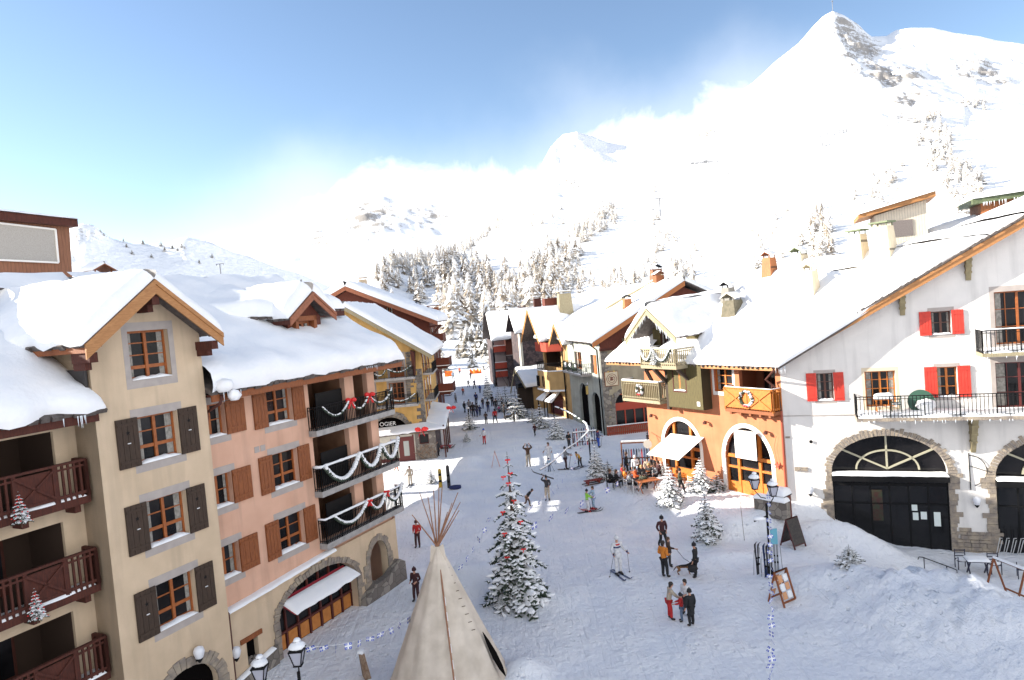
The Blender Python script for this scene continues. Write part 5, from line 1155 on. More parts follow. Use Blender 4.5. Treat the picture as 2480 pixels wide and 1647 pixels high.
# ================================================================== 8 porch hut with snow roof
FH = Frame((-.7, 90.0), 88)
R8 = on(FH, 'street_hut', 'low ochre hut with a dark open porch under one thick slab of snow', 'hut')
B1('wall', OCHRE, R8, (2.9, 6, 0, 4, -.2, 3.1)); B1('dark_porch_wall', mat('dark_brown_wood', ()), R8, (.9, 2.9, .6, 4, -.2, 3.0))
for x, y in ((.95, -.1), (1.9, -.1), (2.8, -.1)): MB().bar((x, y, -.2), (x, y, 3.0), .14).build('porch_post', mat('dark_brown_wood', ()), R8)
mb = MB(); mb.prism([(.9, 3), (2.0, 3)] if 0 else [(.9, 3.0), (5.9, 3.0), (5.9, 3.1), (.9, 3.1)], -.2, 4.2); mb.add([(1., 0, 3), (1., 4, 3), (1., 4, 5)], [(0, 1, 2)]); mb.build('gable_side', BLACK, R8)
roof(R8, [([(1.9, -.6, 3.05), (6.3, -.6, 3.2), (6.3, 4.6, 5.1), (.9, 4.6, 5.0)], (1, 1, 1, 0)), ([(6.3, 9, 3.2), (0.9, 9, 3.05), (.9, 4.6, 5.0), (6.3, 4.6, 5.1)], (1, 1, 1, 0))], t=.45, seed=93, r=.4)
beam('bargeboard', GREYW, R8, ((1.9, -.7, 3.0), (.85, 4.4, 5.0), .12, .25), ((.0, 2, 2.2), (.85, 4.4, 5.0), .12, .2))
# ================================================================== 9, 10 dark stone houses
F9 = Frame((1.2, 103), 84); R9 = on(F9, 'dark_stone_house', 'dark rubble stone house with a pale strip of wall, just beyond the snow-roofed hut', 'house')
f = Facade(R9, rect(0, 5.5, -.2, 9.7), 0, DSTONE); f.done(); B1('pale_corner', mat('pale_render', (.55, .52, .44), .9), R9, (-.05, .3, -.03, 2, -.2, 9.7))
volume(R9, [(0, 0), (5.5, 0), (5.5, 12), (0, 12)], -.2, 9.7, DSTONE, skip=(0,))
roof(R9, [([(-.8, -.8, 9.8), (6, -.8, 9.9), (6, 6, 13.), (-.8, 6, 13.)], (1, 1, 1, 0)), ([(6, 13, 9.8), (-.8, 13, 9.8), (-.8, 6, 13.), (6, 6, 13.)], (1, 1, 1, 0))], t=.7, seed=94)
chimney(R9, 3.7, 4, 11.8, 1.2, 1., 3., REDW, taper=.9, cap='flat', snow=.1)
F10 = Frame((-1.2, 119), 84); R10 = on(F10, 'stone_and_timber_house', 'farthest right-hand house, dark stone below red timber with red balconies on its left end', 'house')
f = Facade(R10, rect(0, 4.5, -.2, 5.5), 0, DSTONE); f.done(); B1('upper_wall', REDPL, R10, (0, 4.5, -.02, 3, 5.5, 8.6)); B1('ledge', GREYB, R10, (-.1, 4.6, -.1, 0, 5.45, 5.55))
B1('side_wing', mat('grey_pink_render', (.36, .30, .29), .9), R10, (-1.9, 0, 1.5, 10, -.2, 8.2))
for z, lab in ((6.3, 'upper'), (3.4, 'middle'), (1.9, 'lower')):
    o = B1('balcony', mat('bright_red_wood', ()), R10, (-2.1, 0, .3, .4, z, z + .95), (-2.1, 0, .3, 1.5, z - .12, z)); o['label'] = lab + ' red balcony with snow on its rail'
    B1('rail_snow', SNOW, o, (-2.1, 0, .27, .43, z + .95, z + 1.05))
roof(R10, [([(-2.5, -.9, 8.3), (5, -.9, 8.6), (5, 7, 12.9), (-2.5, 7, 12.9)], (1, 1, 1, 0)), ([(5, 15, 8.3), (-3, 15, 8.3), (-3, 7, 12.9), (5, 7, 12.9)], (1, 1, 1, 0))], t=.6, seed=95)
mb = MB(); mb.prism([(1., 8.2), (2.6, 8.2), (1.9, 10.8)], -1.1, 3); mb.build('small_gable', mat('dark_brown_wood', ()), R10)
chimney(R10, 4.0, 5, 11.6, 1.4, 1.1, 2.2, REDW, taper=.85, cap='flat', snow=.05)
volume(R10, [(-2.2, 1.5), (4.5, 1.5), (4.5, 14), (-2.2, 14)], -.2, 8.2, DSTONE, skip=(0,))
# ================================================================== trees
def conifer_meshes(H, R, seed, layers=11, nb=9, snow=.8, tw=6, top=.0, needle=NEED, snowm=SNOW, droop=.35, base=.1):
    rs = random.Random(seed); tr = MB(); fo = MB(); sn = MB()
    tr.tube([(0, 0, -.3), (0, 0, H*.5), (0, 0, H*.99)], [H*.018 + .01, H*.012 + .005, .008], 7)
    for L in range(layers):
        t = L/(layers - 1); z0 = H*(base + (.96 - base)*t**.92); r0 = R*(1 - t)**.85 + .05*R
        n = max(4, int(nb*(1 - t*.5)))
        a00 = rs.uniform(0, 6.28)
        for k in range(n):
            a = a00 + 2*math.pi*(k + rs.uniform(-.25, .25))/n; r = r0*rs.uniform(.72, 1.12); d = Vector((math.cos(a), math.sin(a), 0)); sd = Vector((-d.y, d.x, 0))
            dr = droop*r*rs.uniform(.7, 1.3); P = lambda u: Vector((0, 0, z0)) + d*(r*u) + Vector((0, 0, .12*r*u - dr*u*u + .06*r*u**5))
            tr.tube([P(0), P(.5), P(.9)], [.012*H*.4, .008*H*.3, .003], 4, cap=False)
            for j in range(tw):
                u = .18 + .82*j/(tw - 1); p = P(u); l = r*(.34*(1.15 - u) + .07)*rs.uniform(.8, 1.2)
                for s in (-1, 1):
                    q = p + sd*(s*l) + d*(l*.55) + Vector((0, 0, -l*.22*rs.uniform(.4, 1.8))); w = d*(.10*r + .02)
                    mid = (p + q)/2
                    fo.add([p - w*.25, mid + w*.55 + Vector((0, 0, .02)), q, mid - w*.55 - Vector((0, 0, .06*r))], [(0, 1, 2, 3)])
                    fo.add([p, mid + Vector((0, 0, -.11*r)), q], [(0, 1, 2)])
                    if rs.random() < snow*.75: 
                        e_ = (q - p).normalized(); sn.blob(mid + Vector((0, 0, .02)), (l*.5, l*.2 + .01, l*.14 + .006), 5, ax=e_, jit=.3)
                fo.add([p - sd*(.05*r), p + d*(.2*r), p + sd*(.05*r), p - Vector((0, 0, .12*r))], [(0, 1, 2), (0, 2, 3)])
            if rs.random() < snow:
                for u in (.42, .66, .88):
                    p = P(u); s_ = r*.13*rs.uniform(.7, 1.3); sn.blob(p + Vector((0, 0, s_*.3)), (s_*1.5, s_*.75, s_*.5), 6, ax=d, jit=.3)
    return tr, fo, sn
def make_tree(name, label, H, R, seed, group=None, **k):
    t = empty(name); tag(t, label, 'tree', group); tr, fo, sn = conifer_meshes(H, R, seed, **k)
    tr.build('trunk', BARK, t); fo.build('foliage', k.get('needle', NEED), t); sn.build('snow_load', SNOW, t, smooth=False); return t
protos = []
def tree_on(foot, toppx, label, cat='tree', name='snowy_fir', proto=None, wpx=None, group=None, z=None):
    g = ground(*foot) if z is None else G(foot[0], foot[1], z); H = zat(g.x, g.y, toppx) - g.z
    src = protos[proto]; t = src if not src.get('used') else copy_tree(src)
    src['used'] = 1; t.name = name; t.location = g
    depth = (g - CC).dot(_f); Rm = (wpx*depth/FPX) if wpx else H*.35
    t.scale = (Rm, Rm, H); t.rotation_euler.z = random.uniform(0, 6.28); t['label'] = label; t['category'] = cat
    if 'used' in t: 
        if t is not src: del t['used']
    if group: t['group'] = group
    return t
for i in range(4):
    H = 1.0; t = empty('snowy_fir'); tr, fo, sn = conifer_meshes(3.0, 1.0, 40 + i, layers=(11, 9, 12, 8)[i], nb=(10, 9, 11, 9)[i], snow=(.85, .75, .95, .6)[i], tw=5)
    for mb, nm, m_ in ((tr, 'trunk', BARK), (fo, 'foliage', NEED), (sn, 'snow_load', SNOW)):
        mb.v = [(x, y, z_/3.0) for x, y, z_ in mb.v]; mb.build(nm, m_, t)
    protos.append(t)
GR = 'snow-dusted firs planted in the village street'
tree_on((1714, 1306), 1184, 'lone young fir in the shade of the plaza, left of the street lamp', proto=0, wpx=38, group=GR)
tree_on((1624, 1223), 1121, 'bushy frosted fir in front of the terrace people, left of the man in dark coat', proto=2, wpx=34, group=GR)
tree_on((1699, 1189), 1106, 'sunlit fir standing against the terracotta wall between its two arches', proto=2, wpx=30, group=GR)
tree_on((1738, 1190), 1145, 'low spreading fir bush beside the right arch', proto=3, wpx=30, group=GR, name='fir_bush')
tree_on((1445, 1162), 1072, 'fir with a brightly sunlit tip next to the thin lamp post', proto=2, wpx=27, group=GR)
tree_on((1474, 1158), 1112, 'scraggly dark bush behind the red sledge', proto=3, wpx=22, group=GR, name='fir_bush')
tree_on((1349, 1063), 1002, 'fir just left of the ski rack, nearest to it', proto=0, wpx=22, group=GR)
tree_on((1311, 1038), 972, 'pale snowy fir in front of the ochre hut', proto=1, wpx=20, group=GR)
tree_on((1252, 1012), 936, 'broad dark fir in front of the hut porch', proto=3, wpx=28, group=GR)
tree_on((1216, 996), 952, 'darkest fir behind the people in mid street', proto=3, wpx=15, group=GR)
for (fx, fy, ty, w_, l_) in ((1226, 986, 930, 16, 'dark fir left of the hut porch, taller of the pair'), (1241, 996, 944, 15, 'dark fir left of the hut porch, nearer of the pair'), (1264, 1004, 968, 17, 'low dark fir at the corner of the hut'), (1208, 972, 935, 11, 'small dark fir beyond the tall dark figure'), (1290, 1022, 985, 15, 'low snowy fir in front of the two shop canopies')): tree_on((fx, fy), ty, l_, proto=3 if 'dark' in l_ else 1, wpx=w_, group=GR)
tree_on((1182, 966), 898, 'tall narrow fir glazed white with snow in the middle of the street', proto=2, wpx=12, group=GR)
tree_on((1139, 1040), 992, 'thin dark fir beside the walking group, nearer the yellow house', proto=3, wpx=20, group=GR)
tree_on((1131, 1070), 1044, 'tiny snow-capped shrub at the foot of the thin dark fir', proto=0, wpx=10, group=GR, name='fir_bush')
tree_on((1068, 992), 946, 'fir squeezed against the red chalet', proto=1, wpx=13, group=GR)
tree_on((1046, 1170), 1136, 'small sparse fir on the sunlit snow heap', proto=1, wpx=14, group=GR, name='fir_sapling')
tree_on((2059, 1388), 1318, 'small fir buried in snow on the bank before the white house', proto=0, wpx=34, group=GR, name='fir_sapling')
tree_on((1600, 1150), 1112, 'fir half hidden behind the bushy frosted one', proto=1, wpx=16, group=GR)
tree_on((1262, 1480), 1452, 'little fir shoot sticking out of the snow below the Christmas tree', proto=1, wpx=12, group=GR, name='fir_sapling')
tree_on((1216, 1474), 1442, 'small bushy fir shoot left of the Christmas tree trunk', proto=0, wpx=20, group=GR, name='fir_sapling')
# the big decorated tree
g = ground(1258, 1452); H = zat(g.x, g.y, 1090) - g.z
xt = make_tree('christmas_tree', 'tall snow-laden Christmas tree with red bows in the middle of the plaza', H, 1.5, 5, layers=15, nb=10, snow=.82, tw=7, droop=.62, base=.06)
xt.location = g
for px, py in ((1229, 1114), (1219, 1155), (1236, 1146), (1231, 1170), (1245, 1212), (1218, 1240), (1261, 1263), (1222, 1292), (1268, 1330), (1228, 1350)):
    t = max(.03, (1452 - py)/362); r = 1.5*(1 - t)**.85*.75 + .02; p = Yat(px, py, g.y - r)
    b = empty('red_bow', p); tag(b, 'red bow hanging on the big Christmas tree', 'bow', 'red bows on the Christmas tree'); b.scale = (.5, .5, .5)
    mb = MB(); mb.blob((-.12, 0, 0), (.13, .06, .09), 6); mb.blob((.12, 0, 0), (.13, .06, .09), 6); mb.hexa([(-.1, -.02, -.3), (-.02, -.02, -.3), (-.02, .02, -.3), (-.1, .02, -.3)], [(-.03, -.02, 0), (.03, -.02, 0), (.03, .02, 0), (-.03, .02, 0)]); mb.build('ribbon', REDB, b)
# mini trees on the red balconies
for (z, px, lab) in ((8.75, 49, 'upper'), (5.95, 90, 'middle'), (3.15, 118, 'lower')):
    o2 = FL.o - FL.inn*.45; dd = ray(px, 1240 if z > 8 else 1490 if z > 5 else 1645); n2 = FL.inn
    t_ = (o2 - Vector((0, 0))).dot(n2)/Vector((dd.x, dd.y)).dot(n2); p = CC + dd*t_
    t = copy_tree(protos[1]); del t['used']; t.name = 'balcony_christmas_tree'; t.location = (p.x, p.y, z - .25); t.scale = (.25, .25, .95)
    t['label'] = 'little lit Christmas tree tied to the %s red-brown balcony' % lab; t['category'] = 'tree'; t['group'] = 'little trees on the cream house balconies'
    mb = MB()
    for k in range(26): a = k*2.4; u = k/26; mb.blob((1.0*(1 - u)*math.cos(a), 1.0*(1 - u)*math.sin(a), .08 + u*.8), (.09, .09, .022), 5)
    mb.build('baubles', REDB, t)
# ---- frosted conifers up the slopes
def far_mesh(seed, dark=False):
    rs = random.Random(seed); fo = MB(); sn = MB(); n = 8
    fo.tube([(0, 0, -.05), (0, 0, .3)], [.03, .02], 5)
    for L in range(9):
        t = L/9; z = .06 + .9*t; r = .26*(1 - t)**.8*rs.uniform(.8, 1.15) + .015
        for k in range(n):
            a = 2*math.pi*(k + rs.random()*.8)/n; rr = r*rs.uniform(.6, 1.25); h = rs.uniform(.08, .15); a2 = a + rs.uniform(.5, .9)
            tip = (rr*math.cos((a + a2)/2)*1.05, rr*math.sin((a + a2)/2)*1.05, z - h*.45)
            (fo if rs.random() < (.62 if not dark else .75) else sn).add([(.2*rr*math.cos(a), .2*rr*math.sin(a), z + h), (rr*.8*math.cos(a), rr*.8*math.sin(a), z), tip, (rr*.8*math.cos(a2), rr*.8*math.sin(a2), z)], [(0, 1, 2, 3), (1, 0, 3)])
            if rs.random() < .5: sn.blob((rr*.7*math.cos(a), rr*.7*math.sin(a), z + .01), (rr*.28, rr*.18, .018), 4)
    mb = MB(); mb.add(fo.v, fo.f, 0); mb.add(sn.v, sn.f, 1); return mb
MIDN = mat('half_frosted_needles', (.17, .13, .09), .85, (.55, .50, .44), 2.5, detail=8, lo=.38, hi=.62)
DNEED = mat('frosty_dark_needles', (.10, .085, .06), .85, (.38, .35, .31), 2.6, detail=8, lo=.38, hi=.62)
FM = [far_mesh(s, s in (1, 3)).mesh('frosted_conifer', [MIDN if s in (1, 3) else FROST, SNOW]) for s in range(5)]
FMn = [far_mesh(s + 20, True).mesh('roadside_conifer', [DNEED, SNOW]) for s in range(4)]
def inpoly(x, y, P):
    c = False
    for i in range(len(P)):
        (x1, y1), (x2, y2) = P[i], P[i-1]
        if (y1 > y) != (y2 > y) and x < (x2 - x1)*(y - y1)/(y2 - y1) + x1: c = not c
    return c
rs = random.Random(99); spots = []
regions = [([(880, 605), (1000, 592), (1080, 560), (1150, 500), (1165, 515), (1090, 575), (1000, 612), (890, 640)], 36, .72),
    ([(870, 620), (960, 610), (960, 690), (900, 700), (860, 680)], 30, .8), ([(1000, 590), (1090, 600), (1140, 650), (1080, 760), (1040, 790), (1010, 700)], 60, 1.45),
    ([(950, 640), (1010, 620), (1010, 690), (960, 700)], 14, 1), ([(1200, 640), (1260, 590), (1340, 575), (1350, 610), (1290, 650), (1270, 720), (1200, 740), (1190, 690)], 84, 1.3),
    ([(1310, 545), (1360, 500), (1410, 470), (1430, 510), (1370, 545), (1340, 580)], 52, 1.), ([(1110, 650), (1200, 650), (1190, 760), (1110, 740)], 40, 1.35), ([(1240, 680), (1340, 620), (1360, 660), (1280, 730)], 18, 1.),
    ([(1060, 740), (1180, 720), (1190, 760), (1100, 780)], 22, 1.1),
    ([(2100, 290), (2160, 270), (2200, 330), (2190, 370), (2260, 400), (2265, 470), (2215, 505), (2180, 440), (2110, 350)], 105, 1.0), ([(1868, 500), (1895, 480), (1930, 580), (1900, 620), (1872, 600)], 30, 1.),
    ([(2000, 400), (2080, 380), (2090, 440), (2010, 460)], 16, .8), ([(2215, 240), (2260, 230), (2290, 250), (2220, 262)], 14, .8), ([(1600, 320), (1650, 300), (1650, 340), (1610, 345)], 12, .9),
    ([(1550, 620), (1600, 620), (1600, 670), (1560, 670)], 9, .9), ([(1500, 330), (1530, 500), (1560, 560), (1500, 600)], 16, .7), ([(1300, 420), (1340, 400), (1340, 440), (1310, 450)], 8, .7),
    ([(1360, 650), (1480, 640), (1480, 680), (1370, 690)], 16, .8), ([(1480, 480), (1640, 520), (1620, 660), (1480, 640)], 18, .7), ([(1700, 520), (1860, 460), (1860, 600), (1720, 640)], 18, .7), ([(1920, 440), (2100, 470), (1960, 520)], 14, .7), ([(1150, 520), (1300, 450), (1320, 560), (1200, 600)], 14, .7)]
for P, n, sc_ in regions:
    xs_, ys_ = [p[0] for p in P], [p[1] for p in P]; c = 0; tries = 0
    while c < n and tries < n*40:
        tries += 1; x, y = rs.uniform(min(xs_), max(xs_)), rs.uniform(min(ys_), max(ys_))
        if not inpoly(x, y, P): continue
        p, r = M1.hit(x*1.0504, y*1.0504)
        if p is None: continue
        spots.append((r, p, rs.uniform(7.5, 12.5)*sc_*(1 if r < 900 else 1.25))); c += 1
ln = [(885, 606), (940, 598), (1000, 590), (1040, 577), (1080, 557), (1120, 527), (1157, 500)]
for k in range(95):
    u = rs.random()*5.999; i = int(u); x = lerp(ln[i][0], ln[i+1][0], u - i); y = lerp(ln[i][1], ln[i+1][1], u - i) + rs.uniform(2, 22)
    p, r = M1.hit(x*1.0504, y*1.0504)
    if p is not None: spots.append((r, p, rs.uniform(7, 11)*.95))
spots.sort(key=lambda s: -s[2]/s[0])
LAB = 'frosted conifer on the sunny mountain slope above the village'
rest = MB()
for i, (r, p, h) in enumerate(spots):
    w = h*rs.uniform(.95, 1.3); rz = rs.uniform(0, 6.28)
    if i < 290:
        o = bpy.data.objects.new('frosted_conifer', FM[i % 5]); COL.objects.link(o); o.location = p - Vector((0, 0, .4)); o.scale = (w, w, h); o.rotation_euler.z = rz; tag(o, LAB, 'tree', 'frosted conifers on the mountain slope')
    else:
        me_ = FM[i % 5]; c, s = math.cos(rz)*w, math.sin(rz)*w
        o0 = len(rest.v); rest.v += [(p.x + v.co.x*c - v.co.y*s, p.y + v.co.x*s + v.co.y*c, p.z - .4 + v.co.z*h) for v in me_.vertices]
        for f in me_.polygons: rest.f.append(tuple(k + o0 for k in f.vertices)); rest.mi.append(f.material_index)
o = rest.build('distant_conifers', [FROST, SNOW]); 
if o: tag(o, 'remaining frosted conifers scattered over the far slope', 'trees', kind='stuff')
# tall snowy firs closing the street
GE = 'tall firs closing the far end of the street'
for k, (px, pt, Yv, lab) in enumerate(((1040, 790, 175, 0), (1062, 812, 168, 0), (1075, 850, 160, 0), (1110, 838, 185, 0), (1124, 792, 190, 0), (1138, 780, 188, 0), (1152, 770, 192, 0), (1166, 782, 185, 0), (1180, 800, 182, 0), (1196, 808, 176, 0), (1210, 826, 172, 0), (1145, 840, 168, 0), (1188, 850, 162, 0), (1170, 880, 158, 0), (1050, 770, 200, 0), (1092, 880, 190, 0), (1208, 870, 150, 0))):
    p = Yat(px, 880, Yv); z = gz(p.x, p.y) - .3; H = zat(p.x, p.y, pt) - z
    o = bpy.data.objects.new('snow_laden_fir', FMn[k % 4]); COL.objects.link(o); o.location = (p.x, p.y, z); o.scale = (H*1.25, H*1.25, H); o.rotation_euler.z = k*1.3
    tag(o, 'tall snow-laden fir closing the far end of the street', 'tree', GE)
# dark shrubs on the shaded hill
k = 0
for x, y in ((232, 538), (240, 545), (268, 556), (285, 560), (292, 572), (305, 590), (372, 572), (380, 580), (398, 576), (410, 582), (420, 578), (428, 590), (330, 565), (350, 600), (490, 600), (540, 660), (552, 662), (570, 663), (480, 650), (460, 610), (695, 655), (218, 520), (245, 528)):
    p, r = M3.hit(x*1.0504, y*1.0504)
    if p is None: continue
    h = random.uniform(3.5, 6.5); o = bpy.data.objects.new('hillside_shrub', FMn[k % 4]); COL.objects.link(o); o.location = p - Vector((0, 0, .5)); o.scale = (h*1.6, h*1.6, h); k += 1
    tag(o, 'small dark shrub on the blue shaded hillside', 'shrub', 'dark shrubs on the shaded hill')
# avalanche fences and lift pylons
AVM = mat('grey_steel', (.22, .22, .23), .6)
k = 0
av = [(1592 + 10*i, 381 - .3*i) for i in range(7)] + [(1680, 378), (1695, 376), (1600, 362), (1625, 360), (1650, 357), (1700, 352), (1738, 343), (1765, 341), (1790, 336), (1818, 332), (1850, 328), (1880, 322), (1912, 317), (1940, 312), (1668, 408), (1690, 405), (1720, 402), (1745, 400), (1900, 340)]
me_ = None
for x, y in av:
    p, r = M1.hit(x*1.0504, y*1.0504)
    if p is None: continue
    if me_ is None:
        mb = MB()
        for z in (.8, 1.6, 2.4, 3.2): mb.bar((-5, -z*.3, z), (5, -z*.3, z), .35)
        for xx in (-4.5, -1.5, 1.5, 4.5): mb.bar((xx, 0, -1), (xx, -1.1, 3.6), .4)
        me_ = mb.mesh('avalanche_barrier', AVM)
    o = bpy.data.objects.new('avalanche_barrier', me_); COL.objects.link(o); o.location = p; o.scale = (1, 1, 1)
    tag(o, 'thin avalanche barrier in a row across the mountainside', 'avalanche barrier', 'avalanche barriers on the mountainside')
for M_, x, y, h, lab in ((M1, 1523, 500, 16, 'T-shaped lift pylon in the middle of the mountain slope'), (M3, 510, 640, 13, 'lift pylon standing on the shaded hill at the left'), (M1, 1507, 382, 10, 'small distant lift pylon high on the middle slope')):
    p, r = M_.hit(x*1.0504, y*1.0504)
    if p is None: continue
    t = empty('lift_pylon', p); tag(t, lab, 'pylon'); MB().bar((0, 0, -2), (0, 0, h), .8).build('mast', AVM, t)
    mb = MB(); mb.bar((-4, 0, h), (4, 0, h), .7); mb.bar((-3.5, 0, h), (-3.5, 0, h - 1.6), .5); mb.bar((3.5, 0, h), (3.5, 0, h - 1.6), .5); mb.build('crossarm', AVM, t)
rr_, zz_ = M1.ridge(azel(1920*1.0504, 20)[0]); d = ray(1920*1.0504, 22*1.0504); k_ = rr_/math.hypot(d.x, d.y)
t = empty('summit_mast', (d.x*k_, d.y*k_, zz_ - 3)); tag(t, 'thin mast on the very top of the highest peak', 'mast'); MB().bar((0, 0, 0), (0, 0, 22), .8).build('pole', AVM, t); MB().bar((-2, 0, 18), (2, 0, 19), .8).build('antenna', AVM, t)
# bare shrub by the terracotta wall
g = ground(1732, 1152); t = empty('bare_shrub', g); tag(t, 'leafless reddish shrub against the terracotta wall beside the right arch', 'shrub')
mb = MB(); rs = random.Random(4)
for k in range(34):
    a = rs.uniform(0, 6.28); r = rs.uniform(.1, .55); h = rs.uniform(.5, 1.1) if k > 4 else rs.uniform(1.3, 1.9); mb.tube([(0, 0, 0), (r*.4*math.cos(a), r*.4*math.sin(a), h*.5), (r*math.cos(a)*(.4 if k < 5 else 1), r*math.sin(a)*(.4 if k < 5 else 1), h)], [.02, .013, .004], 4, cap=False)
mb.build('twigs', mat('red_twigs', (.30, .07, .03), .8), t)
# ================================================================== people
BAKE = []
def skin(name, pts, edges, rad, m, parent=None, sub=1, root=0):
    me = bpy.data.meshes.new(name); me.from_pydata([tuple(p) for p in pts], edges, []); me.materials.append(m)
    o = bpy.data.objects.new(name, me); COL.objects.link(o)
    sk = o.modifiers.new('s', 'SKIN'); sk.use_smooth_shade = True
    for i, r in enumerate(rad): me.skin_vertices[0].data[i].radius = r if isinstance(r, tuple) else (r, r)
    me.skin_vertices[0].data[root].use_root = True
    sb = o.modifiers.new('u', 'SUBSURF'); sb.levels = sub; sb.render_levels = sub
    if parent is not None: setp(o, parent)
    BAKE.append(o); return o
def cloth(name, c): return mat(name, c, .8, tuple(v*.7 for v in c), 7, bump=.2, bscale=20)
CL = {k: cloth('cloth_' + k, v) for k, v in dict(black=(.012, .012, .014), charcoal=(.035, .035, .04), orange=(.62, .20, .02), brown=(.07, .035, .02), maroon=(.05, .012, .015), red=(.50, .02, .02), white=(.72, .72, .74), beige=(.42, .36, .28), navy=(.02, .03, .12), blue=(.04, .10, .50), lightblue=(.38, .52, .66), green=(.28, .62, .06), yellow=(.70, .36, .02), grey=(.22, .23, .25), jeans=(.12, .17, .26), olive=(.07, .08, .05), pink=(.55, .10, .22), redorange=(.70, .12, .03), striped=(.62, .62, .64)).items()}
HAIR = {k: mat('hair_' + k, v, .6) for k, v in dict(dark=(.02, .012, .008), brown=(.08, .04, .02), blond=(.45, .28, .1)).items()}
BOOT = mat('boot_leather', (.015, .013, .012), .5); BOOTR = mat('red_ski_boot', (.45, .02, .02), .4); LENS = BLACK
def arm(side, pose, lean):
    s = side; sh = Vector((.185*s, 0, 1.41))
    P = {'down': ((.24*s, -.02, 1.14), (.25*s, .06, .89)), 'bent': ((.25*s, -.06, 1.14), (.17*s, .2, 1.08)), 'fwd': ((.22*s, .14, 1.18), (.16*s, .38, 1.12)), 'up': ((.34*s, .08, 1.5), (.2*s, .1, 1.72)),
         'pole': ((.27*s, -.03, 1.16), (.33*s, .22, 1.05)), 'pocket': ((.28*s, -.06, 1.15), (.2*s, .06, .95)), 'reach': ((.2*s, .16, 1.2), (.12*s, .42, 1.0)), 'low': ((.22*s, .08, 1.15), (.2*s, .2, .9))}[pose]
    return [sh, Vector(P[0]), Vector(P[1])]
def person(foot, head, label, jacket='black', legs='black', face=180, arms=('down', 'down'), stance='stand', lean=0, hat=None, hair='dark', coat=False, boots=BOOT, bag=None, z=None, scarf=None, glove=None, H=None, group=None):
    g = ground(*foot) if z is None else G(foot[0], foot[1], z)
    if H is None: H = max(.95, min(1.95, zat(g.x, g.y, head) - g.z))
    if stance == 'sit': H = 1.72
    k = H/1.75; rs = random.Random(int(foot[0]*7 + foot[1]))
    def up(p):          # bend the upper body forward at the hips
        p = Vector(p); a = R_(lean); dz = p.z - .93; return Vector((p.x, p.y + dz*math.sin(a), .93 + dz*math.cos(a) + p.y*-.0))
    pel = Vector((0, 0, .93)); ch = up((0, 0, 1.26)); nk = up((0, .01, 1.47)); hd = up((0, .03, 1.60)); ht = up((0, .02, 1.69))
    if stance == 'walk': L = [[(-.09, 0, .88), (-.1, .2, .5), (-.1, .24, .1), (-.1, .40, .04)], [(.09, 0, .88), (.1, -.04, .49), (.1, -.34, .15), (.1, -.24, .04)]]
    elif stance == 'wide': L = [[(-.1, 0, .88), (-.17, .06, .48), (-.24, -.02, .09), (-.26, .14, .04)], [(.1, 0, .88), (.17, .06, .48), (.24, -.02, .09), (.26, .14, .04)]]
    elif stance == 'sit': L = [[(-.1, 0, .90), (-.14, .42, .93), (-.14, .44, .52), (-.15, .58, .46)], [(.1, 0, .90), (.14, .42, .93), (.14, .44, .52), (.15, .58, .46)]]
    else: L = [[(-.09, 0, .88), (-.1, .03, .49), (-.1, -.01, .09), (-.12, .15, .04)], [(.09, 0, .88), (.11, .05, .49), (.12, .04, .09), (.15, .19, .04)]]
    dz = -.44 if stance == 'sit' else 0
    A = [[up(p) for p in arm(s, arms[0 if s < 0 else 1], lean)] for s in (-1, 1)]
    T = lambda p: Vector((p[0], p[1], p[2] + dz))*k
    # body: one continuous surface with head, hands and fingers
    V = [pel, ch, nk, hd, ht, hd + Vector((0, .105, -.005))]; E = [(0, 1), (1, 2), (2, 3), (3, 4), (3, 5)]; Rr = [(.12, .10), (.13, .10), .052, (.082, .092), (.06, .07), .016]
    for a in A:
        n = len(V); V += a; E += [(1, n), (n, n+1), (n+1, n+2)]; Rr += [.06, .045, .03]
        d = (a[2] - a[1]).normalized(); sd = d.cross(Vector((0, 1, .2))).normalized(); pm = a[2] + d*.075; V.append(pm); E.append((n+2, n+3)); Rr.append((.04, .022)); w = n + 3
        for j in range(4):
            q = pm + sd*((j - 1.5)*.022) + d*.03; q2 = q + d*(.045 - .006*abs(j - 1.2)) + Vector((0, .012, 0)); q3 = q2 + d*.02 + Vector((0, .02, 0)); m_ = len(V); V += [q, q2, q3]; E += [(w, m_), (m_, m_+1), (m_+1, m_+2)]; Rr += [.011, .010, .008]
        q = a[2] + d*.035 + sd*.038; m_ = len(V); V += [q, q + d*.03 + sd*.012 + Vector((0, .015, 0))]; E += [(n+2, m_), (m_, m_+1)]; Rr += [.012, .009]
    for l in L:
        n = len(V); V += [Vector(p) for p in l]; E += [(0, n), (n, n+1), (n+1, n+2), (n+2, n+3)]; Rr += [.08, .06, .045, .035]
    b = skin('person', [T(p) for p in V], E, [tuple(x*k for x in r) if isinstance(r, tuple) else r*k for r in Rr], SKIN if glove is None else SKIN)
    b.location = g; b.rotation_euler.z = math.pi*2 - R_(face); tag(b, label, 'person', group)
    # clothes
    V = [Vector((0, 0, .84)), Vector((0, 0, 1.0)), ch, up((0, 0, 1.40))]; E = [(0, 1), (1, 2), (2, 3)]; Rr = [(.165, .13), (.155, .125), (.165, .13), (.12, .10)]
    if stance == 'sit': V[0] = Vector((0, .03, .9))
    if coat: V[0] = Vector((0, 0, .52)); V.insert(1, Vector((0, 0, .80))); E = [(0, 1), (1, 2), (2, 3), (3, 4)]; Rr = [(.20, .17), (.185, .15), (.165, .13), (.17, .135), (.12, .10)]
    top = len(V) - 1
    for a in A: n = len(V); V += [a[0], a[1], lerp(a[1], a[2], .96)]; E += [(top, n), (n, n+1), (n+1, n+2)]; Rr += [.082, .068, .052]
